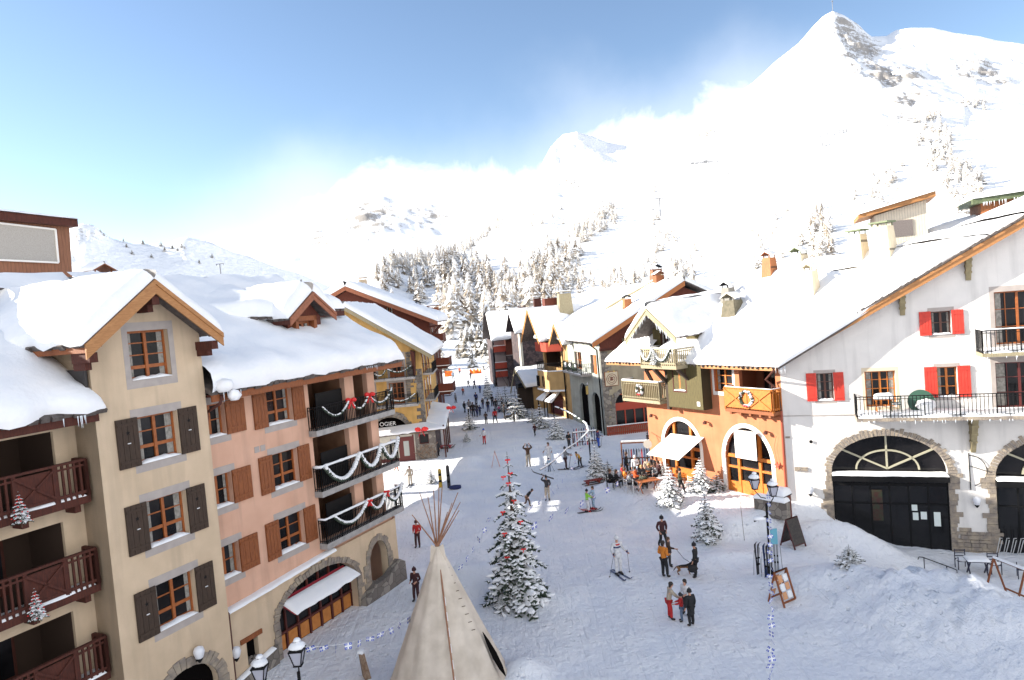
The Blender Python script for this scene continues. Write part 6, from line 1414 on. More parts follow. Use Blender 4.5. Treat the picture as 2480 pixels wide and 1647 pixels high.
    j = skin('jacket', [T(p) for p in V], E, [tuple(x*k for x in r) if isinstance(r, tuple) else r*k for r in Rr], CL[jacket], b, root=1)
    V = [Vector((0, 0, .93))]; E = []; Rr = [(.145, .115)]
    for l in L: n = len(V); V += [Vector(l[0]), Vector(l[1]), lerp(Vector(l[1]), Vector(l[2]), .92)]; E += [(0, n), (n, n+1), (n+1, n+2)]; Rr += [.105, .082, .07]
    skin('trousers', [T(p) for p in V], E, [tuple(x*k for x in r) if isinstance(r, tuple) else r*k for r in Rr], CL[legs], b)
    for l in L: skin('boot', [T(p) for p in (lerp(Vector(l[1]), Vector(l[2]), .75), Vector(l[2]) + Vector((0, 0, -.01)), Vector(l[3]) + Vector((0, .02, .01)))], [(0, 1), (1, 2)], [.062*k, .064*k, .048*k], boots, b)
    mb = MB(); c = T(hd + Vector((0, -.012, .03)))
    if hat: mb.lathe([(.108*k, -.01*k), (.112*k, .05*k), (.095*k, .10*k), (.05*k, .135*k), (.012*k, .148*k)], 12, c); mb.lathe([(.114*k, -.03*k), (.118*k, 0), (.112*k, .02*k)], 12, c); mb.blob(c + Vector((0, 0, .165*k)), (.03*k, .03*k, .03*k), 6); mb.build('hat', CL[hat], b, smooth=True)
    else:
        mb.blob(c + Vector((0, -.01, .035))*k, (.108*k, .115*k, .10*k), 10, jit=.04); mb.blob(c + Vector((0, -.06*k, -.05*k)), (.09*k, .06*k, .11*k if hair != 'blond' else .17*k), 8, jit=.08); mb.build('hair', HAIR[hair], b, smooth=True)
    fm = MB()
    for s in (-1, 1): fm.blob(T(hd + Vector((.034*s, .088, .012))), (.012*k, .008*k, .008*k), 5, jit=0)
    fm.build('eyes', BLACK, b)
    if scarf: m2 = MB(); m2.lathe([(.075*k, -.03*k), (.09*k, 0), (.075*k, .035*k)], 10, T(nk)); m2.build('scarf', CL[scarf], b, smooth=True)
    if glove:
        for a in A: d = (a[2] - a[1]).normalized(); skin('glove', [T(a[2] - d*.02), T(a[2] + d*.06), T(a[2] + d*.12)], [(0, 1), (1, 2)], [.045*k, .05*k, .035*k], CL[glove], b)
    if bag == 'back': m2 = MB(); m2.blob(T(up((0, -.2, 1.2))), (.15*k, .11*k, .22*k), 8, jit=.05); m2.build('rucksack', CL['black'], b, smooth=True)
    b['hand_l'] = 0
    M = Matrix.Translation(g) @ Matrix.Rotation(2*math.pi - R_(face), 4, 'Z')
    b_info = dict(k=k, M=M, hands=[M @ T(a[2] + (a[2] - a[1]).normalized()*.07) for a in A], feet=[M @ T(l[2]) for l in L], g=g, face=face, T=T)
    del b['hand_l']; return b, b_info
SKIM = [mat('ski_' + n, c, .3) for n, c in (('navy', (.03, .05, .14)), ('red', (.5, .03, .03)), ('grey', (.25, .27, .3)), ('black', (.02, .02, .025)))]
def ski_mesh(c, L=1.65):
    mb = MB(); pts = [(y*L - L*.45, .0 if y < .9 else (y - .9)*L*.9) for y in [k/12 for k in range(13)]]
    vs = []; 
    for i, (y, z) in enumerate(pts): w = .04 + .012*abs(i - 6)/6 if i < 12 else .015; vs += [(-w, y, z), (w, y, z), (w, y, z + .02), (-w, y, z + .02)]
    fs = [(4*i + a, 4*i + (a+1) % 4, 4*i + 4 + (a+1) % 4, 4*i + 4 + a) for i in range(12) for a in range(4)] + [(3, 2, 1, 0), (48, 49, 50, 51)]
    mb.add(vs, fs, 0); mb.box(-.035, .035, .1, .16, .02, .07, 1); mb.box(-.035, .035, -.2, -.13, .02, .08, 1); return mb.mesh('ski', [SKIM[c], BLACK])
SKI = [ski_mesh(c) for c in range(4)]
def ski_obj(name, c, parent, M):
    o = bpy.data.objects.new(name, SKI[c]); COL.objects.link(o); o.matrix_basis = M
    if parent is not None: setp(o, parent)
    return o
def skis_on(info, label, c=0):
    g = info['g']; t = empty('pair_of_skis', g, 2*math.pi - R_(info['face'])); tag(t, label, 'skis')
    for s, f_ in zip((-1, 1), info['feet']):
        q = f_ - g; q.rotate(Matrix.Rotation(-(2*math.pi - R_(info['face'])), 3, 'Z'))
        ski_obj('ski', c, t, Matrix.Translation((q.x, q.y + .05, .015)) @ Matrix.Rotation(R_(-4*s), 4, 'Z'))
def poles_on(info, label, back=True):
    g = info['g']; t = empty('pair_of_ski_poles', g); tag(t, label, 'ski poles'); f = dirv(info['face'])
    for s, h in zip((-1, 1), info['hands']):
        h = h - g; side = Vector((f.y, -f.x))*s; tip = Vector((h.x - f.x*.25 + side.x*.18, h.y - f.y*.25 + side.y*.18, 0.)); d = (h - tip).normalized()
        mb = MB(); mb.tube([h + d*.12, tip], .009, 6); mb.tube([h + d*.14, h - d*.02], .018, 6); mb.lathe([(.045, 0), (.045, .01)], 8, tip + d*.06); mb.build('ski_pole', BLACK, t)
P_ = person
b, i_ = P_((1499, 1392), 1297, 'skier in a white jacket with red and navy stripes and white trousers, skiing alone', 'white', 'white', 158, ('pole', 'pole'), hat='white', boots=BOOT, glove='navy')
mb = MB(); k = i_['k']
for z, c, r in ((1.37, 0, .15), (1.26, 1, .172)): mb.lathe([(r*k, -.03*k), (r*k*1.06, 0), (r*k, .03*k)], 14, (0, 0, z*k), c, sx=1, sy=.82)
mb.build('jacket_stripes', [CL['red'], CL['navy']], b, smooth=True)
skis_on(i_, 'dark skis on the feet of the striped white skier', 0); poles_on(i_, 'poles held by the striped white skier')
P_((1611, 1399), 1309, 'man in an orange jacket and black trousers standing with his hands in front', 'orange', 'black', 50, ('bent', 'bent'), hair='dark')
b, i1 = P_((1622, 1372), 1300, 'woman in dark brown behind the man in orange, holding the leash of the dog', 'brown', 'charcoal', 110, ('down', 'fwd'), hair='brown')
P_((1607, 1328), 1249, 'man in a maroon-black jacket walking above the group with the dog', 'maroon', 'black', 165, ('pocket', 'pocket'), hat='black', stance='walk')
b, i5 = P_((1687, 1399), 1314, 'man dressed all in black holding a black bag beside the dog', 'black', 'black', 300, ('down', 'down'), hat='black')
t = empty('shoulder_bag', i5['hands'][0] + Vector((0, 0, -.28))); tag(t, 'black bag held by the man beside the dog', 'bag'); mb = MB(); mb.blob((0, 0, 0), (.26, .14, .2), 10, jit=.05); mb.build('bag_body', CL['black'], t, smooth=True); mb = MB(); mb.tube([(-.15, 0, .12), (-.07, 0, .28), (.07, 0, .28), (.15, 0, .12)], .014, 6); mb.build('handle', BLACK, t)
P_((1623, 1501), 1409, 'woman in a beige jacket and red trousers bending towards the child', 'beige', 'red', 85, ('reach', 'reach'), hair='dark', lean=12)
P_((1653, 1506), 1436, 'child in a red jacket and jeans with a pointed dark hat', 'red', 'jeans', 285, ('fwd', 'fwd'), hat='charcoal')
P_((1664, 1488), 1402, 'long dark-haired woman in white behind the man in the black coat', 'white', 'charcoal', 230, ('bent', 'bent'), hair='dark')
P_((1676, 1517), 1426, 'man in a long black coat with his back turned, next to the child', 'black', 'black', 335, ('down', 'down'), coat=True, hat='black')
b, i_ = P_((1424, 1240), 1185, 'skier in a bright green jacket and white trousers', 'green', 'white', 80, ('fwd', 'fwd'), hat='black', boots=BOOTR); skis_on(i_, 'black skis under the skier in green', 3)
b, i_ = P_((1439, 1233), 1177, 'skier in light blue facing the one in green', 'lightblue', 'lightblue', 262, ('bent', 'fwd'), hair='brown', boots=BOOTR); skis_on(i_, 'red skis under the skier in light blue', 1); poles_on(i_, 'poles held by the skier in light blue')
P_((1277, 1229), 1178, 'man in a black jacket and brown trousers stooping beside the Christmas tree', 'black', 'brown', 95, ('low', 'low'), lean=48, stance='walk')
b, i_ = P_((1327, 1212), 1152, 'woman in a dark jacket and pale trousers carrying skis over her shoulder', 'charcoal', 'beige', 185, ('bent', 'up'), hair='dark'); t = empty('carried_skis', i_['hands'][1]); tag(t, 'skis carried over the shoulder of the woman in the dark jacket', 'skis'); ski_obj('ski', 3, t, Matrix.Rotation(R_(75), 4, 'Z') @ Matrix.Rotation(R_(20), 4, 'X')); ski_obj('ski', 3, t, Matrix.Translation((0, 0, .04)) @ Matrix.Rotation(R_(78), 4, 'Z') @ Matrix.Rotation(R_(20), 4, 'X'))
P_((1281, 1130), 1076, 'person in a brown jacket and beige trousers with both hands raised to the head', 'brown', 'beige', 185, ('up', 'up'), hat='grey')
b, i_ = P_((1331, 1124), 1071, 'tall skier dressed in cream white left of the snowy garland', 'white', 'white', 200, ('pole', 'pole'), hair='brown'); skis_on(i_, 'grey skis under the skier in cream white', 2); poles_on(i_, 'poles held by the skier in cream white')
b, i_ = P_((1331, 1142), 1109, 'small child in grey-blue ski clothes below the skier in cream white', 'lightblue', 'jeans', 200, ('pole', 'pole'), hat='navy'); poles_on(i_, 'short poles held by the small child')
P_((1379, 1087), 1045, 'person in black leaning on the ski rack', 'black', 'charcoal', 150, ('bent', 'bent'))
b, i_ = P_((1371, 1137), 1082, 'skier in grey with burgundy trousers at the end of the garland', 'grey', 'maroon', 100, ('fwd', 'fwd'), hat='charcoal'); skis_on(i_, 'skis under the skier with burgundy trousers', 3); poles_on(i_, 'poles of the skier with burgundy trousers')
b, i_ = P_((1406, 1132), 1088, 'man in a yellow jacket bending over his skis', 'yellow', 'black', 235, ('low', 'low'), lean=38, stance='wide'); skis_on(i_, 'skis at the feet of the man in yellow', 0)
b, i_ = P_((1450, 1084), 1039, 'skier in a navy jacket and bright blue trousers beside the stone-cornered house', 'navy', 'blue', 120, ('pole', 'pole'), scarf='red'); poles_on(i_, 'poles of the skier in bright blue trousers')
b, i_ = P_((1174, 1076), 1038, 'skier with a blue hat, white jacket and red trousers alone in mid street', 'white', 'red', 200, ('pole', 'pole'), hat='blue')
P_((1178, 1027), 997, 'person in dark brown walking away in mid street', 'brown', 'black', 5, ('bent', 'bent'))
P_((1200, 1025), 990, 'person in a red jacket and black trousers in mid street', 'red', 'black', 350, ('down', 'down'), stance='wide')
P_((1222, 1016), 972, 'dark figure standing with the big black dog', 'charcoal', 'black', 90, ('down', 'fwd'))
P_((1183, 998), 967, 'dark figure behind the walker in brown', 'black', 'navy', 170, ('bent', 'down'))
P_((1202, 997), 965, 'tall dark figure in front of the narrow white fir', 'charcoal', 'charcoal', 180, ('down', 'down'))
P_((1209, 999), 982, 'child in pink next to the tall dark figure', 'pink', 'navy', 180, ('down', 'down'))
for k, (x, y, h, c, l) in enumerate(((1147, 1010, 974, 'black', 'black'), (1156, 1010, 976, 'charcoal', 'navy'), (1163, 1007, 981, 'navy', 'black'), (1138, 1002, 957, 'grey', 'charcoal'), (1154, 980, 950, 'navy', 'black'))):
    P_((x, y), h, ('front left walker, all black, of the tight dark group in the street', 'front middle walker of the tight dark group in the street', 'front right walker in navy of the tight dark group in the street', 'walker in a grey top at the left back of the dark group', 'walker in navy at the very back of the dark group')[k], c, l, (10, 20, 340, 170, 190)[k], ('down', 'bent'), stance='walk' if k % 2 else 'stand', group='walkers in a tight group in the street')
P_((1104, 976), 952, 'walker in purple-grey crossing near the red chalet', 'grey', 'charcoal', 120, stance='wide')
P_((1135, 938), 920, 'left one of two distant skiers side by side', 'charcoal', 'charcoal', 170, ('pole', 'pole'), stance='wide'); P_((1150, 942), 919, 'right one of two distant skiers side by side', 'navy', 'black', 200, ('fwd', 'pole'), stance='wide')
P_((1098, 920), 903, 'distant skier in pale blue on the sunny piste', 'lightblue', 'grey', 160, stance='wide', H=1.75); P_((1114, 908), 893, 'farthest skier, in orange, on the sunny piste', 'redorange', 'charcoal', 200, stance='walk', H=1.7)
b, i_ = P_((960, 1142), 1113, 'skier with orange-red trousers bending near the shop', 'charcoal', 'redorange', 100, ('low', 'low'), lean=35, stance='walk')
b, i_ = P_((995, 1176), 1128, 'skier in cream clothes on the sunlit snow beside the heap', 'beige', 'beige', 190, ('pole', 'pole'), hair='brown'); poles_on(i_, 'poles held by the skier in cream beside the snow heap'); skis_on(i_, 'pale skis of the skier in cream beside the snow heap', 2)
P_((1061, 1105), 1067, 'person in a dark striped jumper standing by the shop canopy', 'charcoal', 'black', 160)
P_((1013, 1326), 1260, 'person in a dark red jacket with a pale bib, left of the tepee poles', 'red', 'maroon', 190, ('bent', 'bent'), hat='maroon'); P_((1010, 1456), 1374, 'person in a maroon jacket half hidden behind the tepee', 'maroon', 'maroon', 200, ('bent', 'bent'), hat='maroon')
# terrace crowd
P_((1520, 1154), 1094, 'tall man in black standing at the left edge of the terrace crowd', 'black', 'black', 100, ('pocket', 'pocket'), hair='brown')
for k, (x, y, h, c, l, f_, st, lab) in enumerate(((1479, 1181, 1142, 'black', 'black', 90, 'sit', 'first seated figure in black at the left end of the terrace'), (1494, 1182, 1140, 'black', 'charcoal', 90, 'sit', 'second seated figure in black at the left end of the terrace'), (1509, 1168, 1124, 'red', 'black', 110, 'sit', 'guest in a red jacket seated below the tall man in black'), (1541, 1160, 1103, 'white', 'lightblue', 190, 'stand', 'guest in white standing in front of the leaning skis'), (1526, 1188, 1150, 'grey', 'black', 90, 'sit', 'guest in grey seated at the front wooden table'), (1540, 1176, 1148, 'redorange', 'charcoal', 120, 'sit', 'guest in orange-red seated behind the front wooden table'), (1574, 1168, 1131, 'black', 'black', 230, 'sit', 'guest in black seated right of the blond woman'), (1556, 1172, 1150, 'charcoal', 'charcoal', 180, 'sit', 'blond woman seated in the middle of the terrace'), (1562, 1142, 1113, 'red', 'black', 200, 'stand', 'guest in red standing at the back of the terrace crowd'), (1583, 1148, 1128, 'charcoal', 'black', 240, 'sit', 'guest in dark grey seated under the awning'), (1629, 1180, 1140, 'red', 'charcoal', 200, 'stand', 'person in a red jacket at the door beneath the awning'), (1548, 1150, 1120, 'brown', 'black', 140, 'sit', 'guest in brown seated before the ski stand'), (1596, 1160, 1136, 'maroon', 'black', 250, 'sit', 'guest in maroon seated beside the bushy frosted fir'))):
    P_((x, y), h, lab, c, l, f_, ('bent', 'fwd') if st == 'sit' else ('bent', 'down'), stance=st, hair='blond' if 'blond' in lab else ('brown', 'dark')[k % 2], hat='white' if k in (3, 8) else None, group='guests on the terrace of the terracotta house')
b, i_ = P_((1649, 1195), 1134, 'man in an olive coat striding along the terrace right of the frosted fir', 'olive', 'black', 110, ('down', 'bent'), stance='walk', hat='black')
P_((1570, 1074), 1053, 'person in dark clothes at the far corner of the terracotta house', 'charcoal', 'black', 200)
for k, (x, y, h, c, l, f_, lab) in enumerate(((1193, 984, 956, 'black', 'black', 200, 'dark walker left of the tall narrow fir'), (1217, 990, 962, 'navy', 'black', 170, 'walker in navy in front of the porch firs'), (1232, 996, 968, 'charcoal', 'charcoal', 190, 'dark walker between the porch firs'), (1126, 1000, 972, 'charcoal', 'black', 30, 'walker just left of the tight dark group'), (1170, 990, 964, 'black', 'navy', 200, 'dark walker right of the tight group'),
        (1122, 958, 938, 'redorange', 'black', 160, 'distant skier in orange-red in the upper street'), (1163, 952, 932, 'blue', 'charcoal', 190, 'distant skier in blue in the upper street'), (1140, 918, 901, 'charcoal', 'black', 180, 'distant dark skier on the sunny piste'), (1246, 1022, 996, 'olive', 'black', 250, 'person in olive at the edge of the dark firs'), (1296, 1056, 1026, 'maroon', 'black', 210, 'person in maroon walking left of the ski rack'))):
    P_((x, y), h, lab, c, l, f_, ('down', 'bent'), stance='walk' if k % 2 else 'stand', hair=('dark', 'brown')[k % 2])
for k, (x, y, c, f_, lab) in enumerate(((1532, 1148, 'navy', 120, 'guest in navy seated at the back left of the terrace'), (1570, 1152, 'beige', 200, 'guest in beige seated at the back of the terrace'), (1588, 1168, 'grey', 250, 'guest in grey seated right of the front table'), (1560, 1190, 'olive', 20, 'guest in olive seated with his back to the viewer'), (1515, 1178, 'orange', 90, 'guest in orange seated left of the front table'))):
    P_((x, y), y - 30, lab, c, 'black', f_, ('bent', 'fwd'), stance='sit', hair=('brown', 'dark')[k % 2], group='guests on the terrace of the terracotta house')
# ---- dogs
def dog(loc, face, L, label, c1, c2):
    k = L/1.0; P = [(0, -.32, .52), (0, 0, .50), (0, .3, .52), (0, .46, .66), (0, .58, .76), (0, .72, .72), (0, .80, .70)]; Rr = [(.10, .11), (.10, .12), (.11, .15), .085, .075, .045, .03]; E = [(i, i+1) for i in range(6)]
    for s in (-1, 1):
        n = len(P); P += [(.08*s, .30, .38), (.08*s, .27, .22), (.08*s, .30, .05), (.08*s, .36, .03)]; E += [(2, n), (n, n+1), (n+1, n+2), (n+2, n+3)]; Rr += [.06, .035, .026, .028]
        n = len(P); P += [(.08*s, -.34, .40), (.08*s, -.24, .30), (.08*s, -.42, .20), (.08*s, -.38, .05), (.08*s, -.31, .03)]; E += [(0, n), (n, n+1), (n+1, n+2), (n+2, n+3), (n+3, n+4)]; Rr += [.08, .05, .028, .025, .028]
        n = len(P); P += [(.05*s, .55, .84), (.055*s, .55, .91)]; E += [(4, n), (n, n+1)]; Rr += [.025, .008]
    n = len(P); P += [(0, -.46, .50), (0, -.60, .36), (0, -.66, .26)]; E += [(0, n), (n, n+1), (n+1, n+2)]; Rr += [.04, .03, .015]
    o = skin('dog', [Vector(p)*k for p in P], E, [tuple(x*k for x in r) if isinstance(r, tuple) else r*k for r in Rr], c1, root=1); o.data.materials.append(c2); o['two'] = k; o.location = loc; o.rotation_euler.z = 2*math.pi - R_(face); tag(o, label, 'dog'); return o
gd = ground(1658, 1391)
dog(gd, 95, .78, 'brown and black shepherd dog on a leash between the two groups', mat('tan_fur', (.22, .11, .045), .9), mat('black_fur', (.02, .016, .014), .9))
dog(ground(1232, 1017), 95, .95, 'big black dog beside a dark figure in the street', mat('black_fur', ()), mat('black_fur', ()))
hnd = i1['hands'][1]; col_ = gd + Vector((.36, -.03, .52)); MB().tube([hnd, lerp(hnd, col_, .5) - Vector((0, 0, .12)), col_], .012, 5).build('leash', BLACK); tag(bpy.data.objects['leash'], 'thin dark leash running from the woman in brown to the dog', 'leash')
# bake the skinned figures to plain meshes
bpy.context.view_layer.update(); dg = bpy.context.evaluated_depsgraph_get()
news = [(o, bpy.data.meshes.new_from_object(o.evaluated_get(dg))) for o in BAKE]
for o, me in news:
    o.modifiers.clear(); o.data = me
    if o.get('two'):
        k = o['two']; del o['two']
        for f in me.polygons: f.material_index = 1 if (f.center.z > .52*k and f.center.y < .5*k) or f.center.y < -.5*k else 0
# ================================================================== tepee
g = ground(1090, 1655); ap = zat(g.x, g.y, 1322); TH = ap - g.z; RX = 2.42
tp = empty('tepee', g); tag(tp, 'large pale canvas tepee with long bare poles crossing at its tip', 'tepee'); mb = MB(); n = 64; rows = 14; V = []
for j in range(rows + 1):
    u = j/rows
    for i in range(n):
        a = 2*math.pi*i/n; seam = abs(((i*12/n) % 1) - .5)*2; rr = RX*(1 - u) + .10*u; rr *= 1 - .075*(1 - seam)*(1 - u*.5) ; rr += .05*noise.noise(Vector((i*.35, j*.3, 2)))*(1 - u)*2
        V.append((rr*math.cos(a), rr*math.sin(a), -.3 + (TH + .3)*u))
mb.add(V, [(j*n + i, j*n + (i+1) % n, (j+1)*n + (i+1) % n, (j+1)*n + i) for j in range(rows) for i in range(n)]); mb.build('canvas', CANV, tp, smooth=True)
mb = MB(); rs = random.Random(12)
tips = [(998, 1247), (1016, 1193), (1036, 1202), (1050, 1188), (1063, 1170), (1071, 1176), (1084, 1240), (1095, 1218), (1109, 1193), (1115, 1216), (1112, 1236)]
for k, (px, py) in enumerate(tips):
    a = math.pi*(1.0 - k/10.) + .15; dpt = g.y - .9*math.cos(k*2.3); t_ = Yat(px, py, dpt) - g; c = Vector((0, 0, TH - .05)); dr = (t_ - c).normalized(); low = c - dr*1.6
    mb.tube([c - dr*.25, c + Vector((rs.uniform(-.06, .06), rs.uniform(-.06, .06), 0)), t_], [.035, .03, .014], 6)
mb.build('poles', mat('peeled_pole', (.33, .17, .10), .8, (.24, .11, .06), 6), tp)
a = R_(-78); mb = MB(); mb.tube([(0, 0, TH), (.45*RX*math.cos(a)*1.0, .47*RX*math.sin(a), TH*.56), (RX*1.03*math.cos(a), RX*1.03*math.sin(a), 0)], .03, 6); mb.build('seam_pole', mat('peeled_pole', ()), tp)
mb = MB(); ms = MB()
for k in range(7): u = .1 + .09*k; r = RX*(1 - u)*1.02; ms.bar((r*math.cos(a) + .03, r*math.sin(a), TH*u), (RX*(1 - u - .06)*1.03*math.cos(a) + .03, RX*(1 - u - .06)*1.03*math.sin(a), TH*(u + .05)), .035)
ms.build('pole_snow', SNOW, tp)
ad = R_(-20); V = []
for u, w in ((.10, .03), (.16, .16), (.24, .2), (.33, .13), (.40, .02)):
    r = RX*(1 - u)*1.015; V += [(r*math.cos(ad - w/ (r or 1)), r*math.sin(ad - w/r), TH*u), (r*math.cos(ad + w/r), r*math.sin(ad + w/r), TH*u)]
mb.add(V, [(2*k, 2*k+1, 2*k+3, 2*k+2) for k in range(4)]); mb.build('door_slit', DARK, tp)
mb = MB()
for k in range(9): u = .45 + .05*k; r = RX*(1 - u)*1.03; a2 = R_(-38); mb.bar((r*math.cos(a2) - .05, r*math.sin(a2), TH*u), (r*math.cos(a2) + .08, r*math.sin(a2) + .03, TH*u + .01), .018)
mb.build('lacing_pin', BARK, tp)
mb = MB()
for s in (-1, 1): mb.add([(.05*s, -.1, TH), (.05*s - .02, -.12, TH - .9), (.3*s, -.2, TH - .45), (.22*s, -.1, TH + .1)], [(0, 1, 2, 3)])
mb.build('smoke_flap', CANV, tp)
# ================================================================== garlands, wreaths, bows
def garland(pts, label, r=.07, snow=.7, sag=.55, bows=(), group=None, name='garland', sr=1., n=26):
    t = empty(name, pts[0]); tag(t, label, 'garland', group); mb = MB(); ms = MB(); o = Vector(pts[0]); rs = random.Random(int(o.x*13 + o.z*7) + len(pts))
    for a, b_ in zip(pts, pts[1:]):
        a, b_ = Vector(a), Vector(b_); prev = None
        for k in range(n + 1):
            u = k/n; p = lerp(a, b_, u) - o; p.z -= sag*(1 - (2*u - 1)**2)
            if prev is not None:
                d = (p - prev).normalized(); L_ = (p - prev).length; c = (p + prev)/2
                mb.blob(c, (L_*.8, r, r), 6, ax=d, jit=.4)
                if rs.random() < snow: ms.blob(c + Vector((0, 0, r*.55*sr)), (L_*.75, r*1.05*sr, r*.8*sr), 6, ax=d, jit=.25)
            prev = p
    mb.build('greenery', NEED, t); ms.build('garland_snow', SNOW, t, smooth=True)
    for k, (bp, s) in enumerate(bows):
        p = Vector(bp) - o; mb = MB(); mb.blob(p + Vector((-.13*s, -.02, .03)), (.15*s, .07, .11*s), 7); mb.blob(p + Vector((.13*s, -.02, .03)), (.15*s, .07, .11*s), 7); mb.blob(p, (.05*s, .06, .05*s), 6)
        for q_ in (-1, 1): mb.hexa([p + Vector((q_*.14*s - .04, -.04, -.38*s)), p + Vector((q_*.14*s + .05, -.04, -.38*s)), p + Vector((q_*.14*s + .05, .0, -.38*s)), p + Vector((q_*.14*s - .04, 0, -.38*s))], [p + Vector((-.03, -.04, 0)), p + Vector((.04, -.04, 0)), p + Vector((.04, 0, 0)), p + Vector((-.03, 0, 0))])
        mb.build('bow', REDB, t)
    return t
GG = 'garlands on the pink house balconies'
gp_ = lambda s, z, y=-.52: tuple(FL.pt(s, y, z))
garland([gp_(-1.7, 9.72), gp_(.15, 9.8), gp_(1.55, 9.8), gp_(3.5, 9.85)], 'thin garland with two red bows on the top black balcony', r=.055, snow=.75, sag=.55, bows=((gp_(.15, 9.75, -.6), 1.0), (gp_(1.55, 9.8, -.6), 1.0)), group=GG)
garland([gp_(-1.9, 7.05), gp_(.5, 7.15), gp_(2.2, 7.2), gp_(3.65, 7.25)], 'thick snow-caked garland on the middle black balcony', r=.10, snow=1, sag=.85, sr=1.25, group=GG)
garland([gp_(-1.6, 4.75), gp_(.8, 4.85), gp_(2.2, 4.85), gp_(3.65, 4.9)], 'snow-caked garland with small red bows on the lowest black balcony', r=.08, snow=1, sag=.62, sr=1.15, bows=((gp_(.8, 4.8, -.6), .6), (gp_(2.2, 4.85, -.6), .6)), group=GG)
yp = lambda s, z, y=-1.2: tuple(FY.pt(s, y, z))
garland([yp(-4.4, 8.4), yp(-3.2, 8.75), yp(-.9, 8.8)], 'snowy garland on the upper balcony of the yellow house', sag=.45, r=.08); garland([yp(-3.4, 6.0, -1.3), yp(-.7, 6.15, -1.3)], 'snowy garland on the lower balcony of the yellow house', sag=.5, r=.08)
op = lambda s, z, y=-1.85: tuple(FO.pt(s, y, z))
garland([op(-9.4, 10.0), op(-8.2, 10.0), op(-6.6, 10.0)], 'snow-covered garland on the plank balcony under the small gable', sag=.75, r=.09, snow=1, sr=1.1)
t = copy_tree(protos[0]); 
if 'used' in t: del t['used']
t.name = 'balcony_christmas_tree'; t.location = op(-8.0, 9.0, -2.0); t.scale = (.25, .25, 1.05); t['label'] = 'little Christmas tree tied to the plank balcony under the small gable'; t['category'] = 'tree'
wreath(FO, -10.5, -1.15, 7.15, .3, 'wreath with red bow on the grey-green plank balcony'); wreath(FO, -1.75, -.88, 7.1, .42, 'large wreath on the bright orange balcony')
# snowy bunches on the street balconies
for k, (x, z) in enumerate(((2.6, 6.6), (4.3, 6.6), (6.2, 6.6))):
    p = Frame(A1, 168.5).pt(x, -1.15, z); t = empty('snowy_bunch', p); tag(t, ('left', 'middle', 'right')[k] + ' snowy fir bunch hanging on the curved iron balcony', 'decoration', 'fir bunches on the curved balcony'); mb = MB(); mb.blob((0, 0, 0), (.3, .2, .45), 8, jit=.3); mb.build('greenery', NEED, t); mb = MB(); mb.blob((.05, -.08, .1), (.22, .15, .3), 8, jit=.3); mb.build('bunch_snow', SNOW, t)
# big red bow on the shop canopy and one on its far corner
for p, s, lab in ((yp(-.3, 2.85, -2.45), 2.0, 'big red bow on the front edge of the shop canopy'), (yp(2.3, 3.9, 3.), 1.6, 'red bow at the far corner of the shop canopy')):
    t = empty('red_bow', p); tag(t, lab, 'bow'); mb = MB(); mb.blob((-.16*s, 0, .05), (.17*s, .08, .12*s), 7); mb.blob((.16*s, 0, .05), (.17*s, .08, .12*s), 7)
    for q_ in (-1, 1): mb.bar((0, -.02, 0), (q_*.14*s, -.02, -.3*s), .09*s, .03)
    mb.build('ribbon', REDB, t)
# snow-covered light garland across the street, hanging from a post
def rope(pts, label, r, m, name, cat, seg=None):
    o = Vector(pts[0]); t = empty(name, o); tag(t, label, cat); mb = MB(); mb.tube([Vector(p) - o for p in pts], r, 7); mb.build('rope', m, t, smooth=True); return t
A_ = Yat(1343, 985, 66); Bp = Yat(1418, 1025, 58); Cp = Yat(1425, 1045, 55); Dp = Yat(1308, 1138, 44)
garland([A_, Bp, Cp], 'snow-caked light garland arching beside the ski rack', r=.055, snow=.8, sag=-.15, sr=1.5, n=30); garland([Cp, lerp(Cp, Dp, .5), Dp], 'thin snow-covered garland hanging low across the plaza', r=.05, snow=1, sag=.12, sr=1.3, n=30)
# ---- flag strings
def flag_mesh():
    mb = MB(); w, h = .34, .25; mb.box(-w/2, w/2, -.004, .004, -h, 0, 0)
    for sx in (-1, 1):
        for sz in (0, 1):
            x0 = .045*sx; x1 = w/2*sx; z0, z1 = (-h, -h/2 - .035) if sz else (-h/2 + .035, 0)
            mb.box(min(x0, x1), max(x0, x1), -.008, .008, z0, z1, 1); mb.box((x0 + x1)/2 - .016, (x0 + x1)/2 + .016, -.010, .010, (z0 + z1)/2 - .02, (z0 + z1)/2 + .02, 0)
    return mb.mesh('flag', [WHITEF, BLUEF])
FLM = flag_mesh()
def flags(pts, n, label, sag=.6, s=1., twist=.5):
    a0 = Vector(pts[0]); t = empty('flag_string', a0); tag(t, label, 'flag string'); path = []
    for a, b_ in zip(pts, pts[1:]):
        a, b_ = Vector(a), Vector(b_)
        for k in range(17): u = k/16; p = lerp(a, b_, u); p.z -= sag*(1 - (2*u - 1)**2); path.append(p - a0)
    mb = MB(); mb.tube(path, .006, 4); mb.build('cord', WHITEF, t); rs = random.Random(n)
    L = len(path) - 1
    for k in range(n):
        u = (k + .5)/n*L; i = int(u); p = lerp(path[i], path[min(i+1, L)], u - i); d = (path[min(i+1, L)] - path[i])
        o = bpy.data.objects.new('flag', FLM); COL.objects.link(o); o.location = p; o.rotation_euler = (rs.uniform(-.5, .5), rs.uniform(-.3, .3)*twist, math.atan2(d.y, d.x) + rs.uniform(-1, 1)*twist); o.scale = (s, s, s); setp(o, t)
lamp2 = ground(1868, 1397); xg = xt.location
flags([lamp2 + Vector((.1, -.05, 3.9)), Yat(1866, 1700, 16.5)], 26, 'blue and white flag string running from the street lamp towards the viewer', sag=1.0, s=.62, twist=1.2)
lampL = Yat(716, 1560, 19.5)
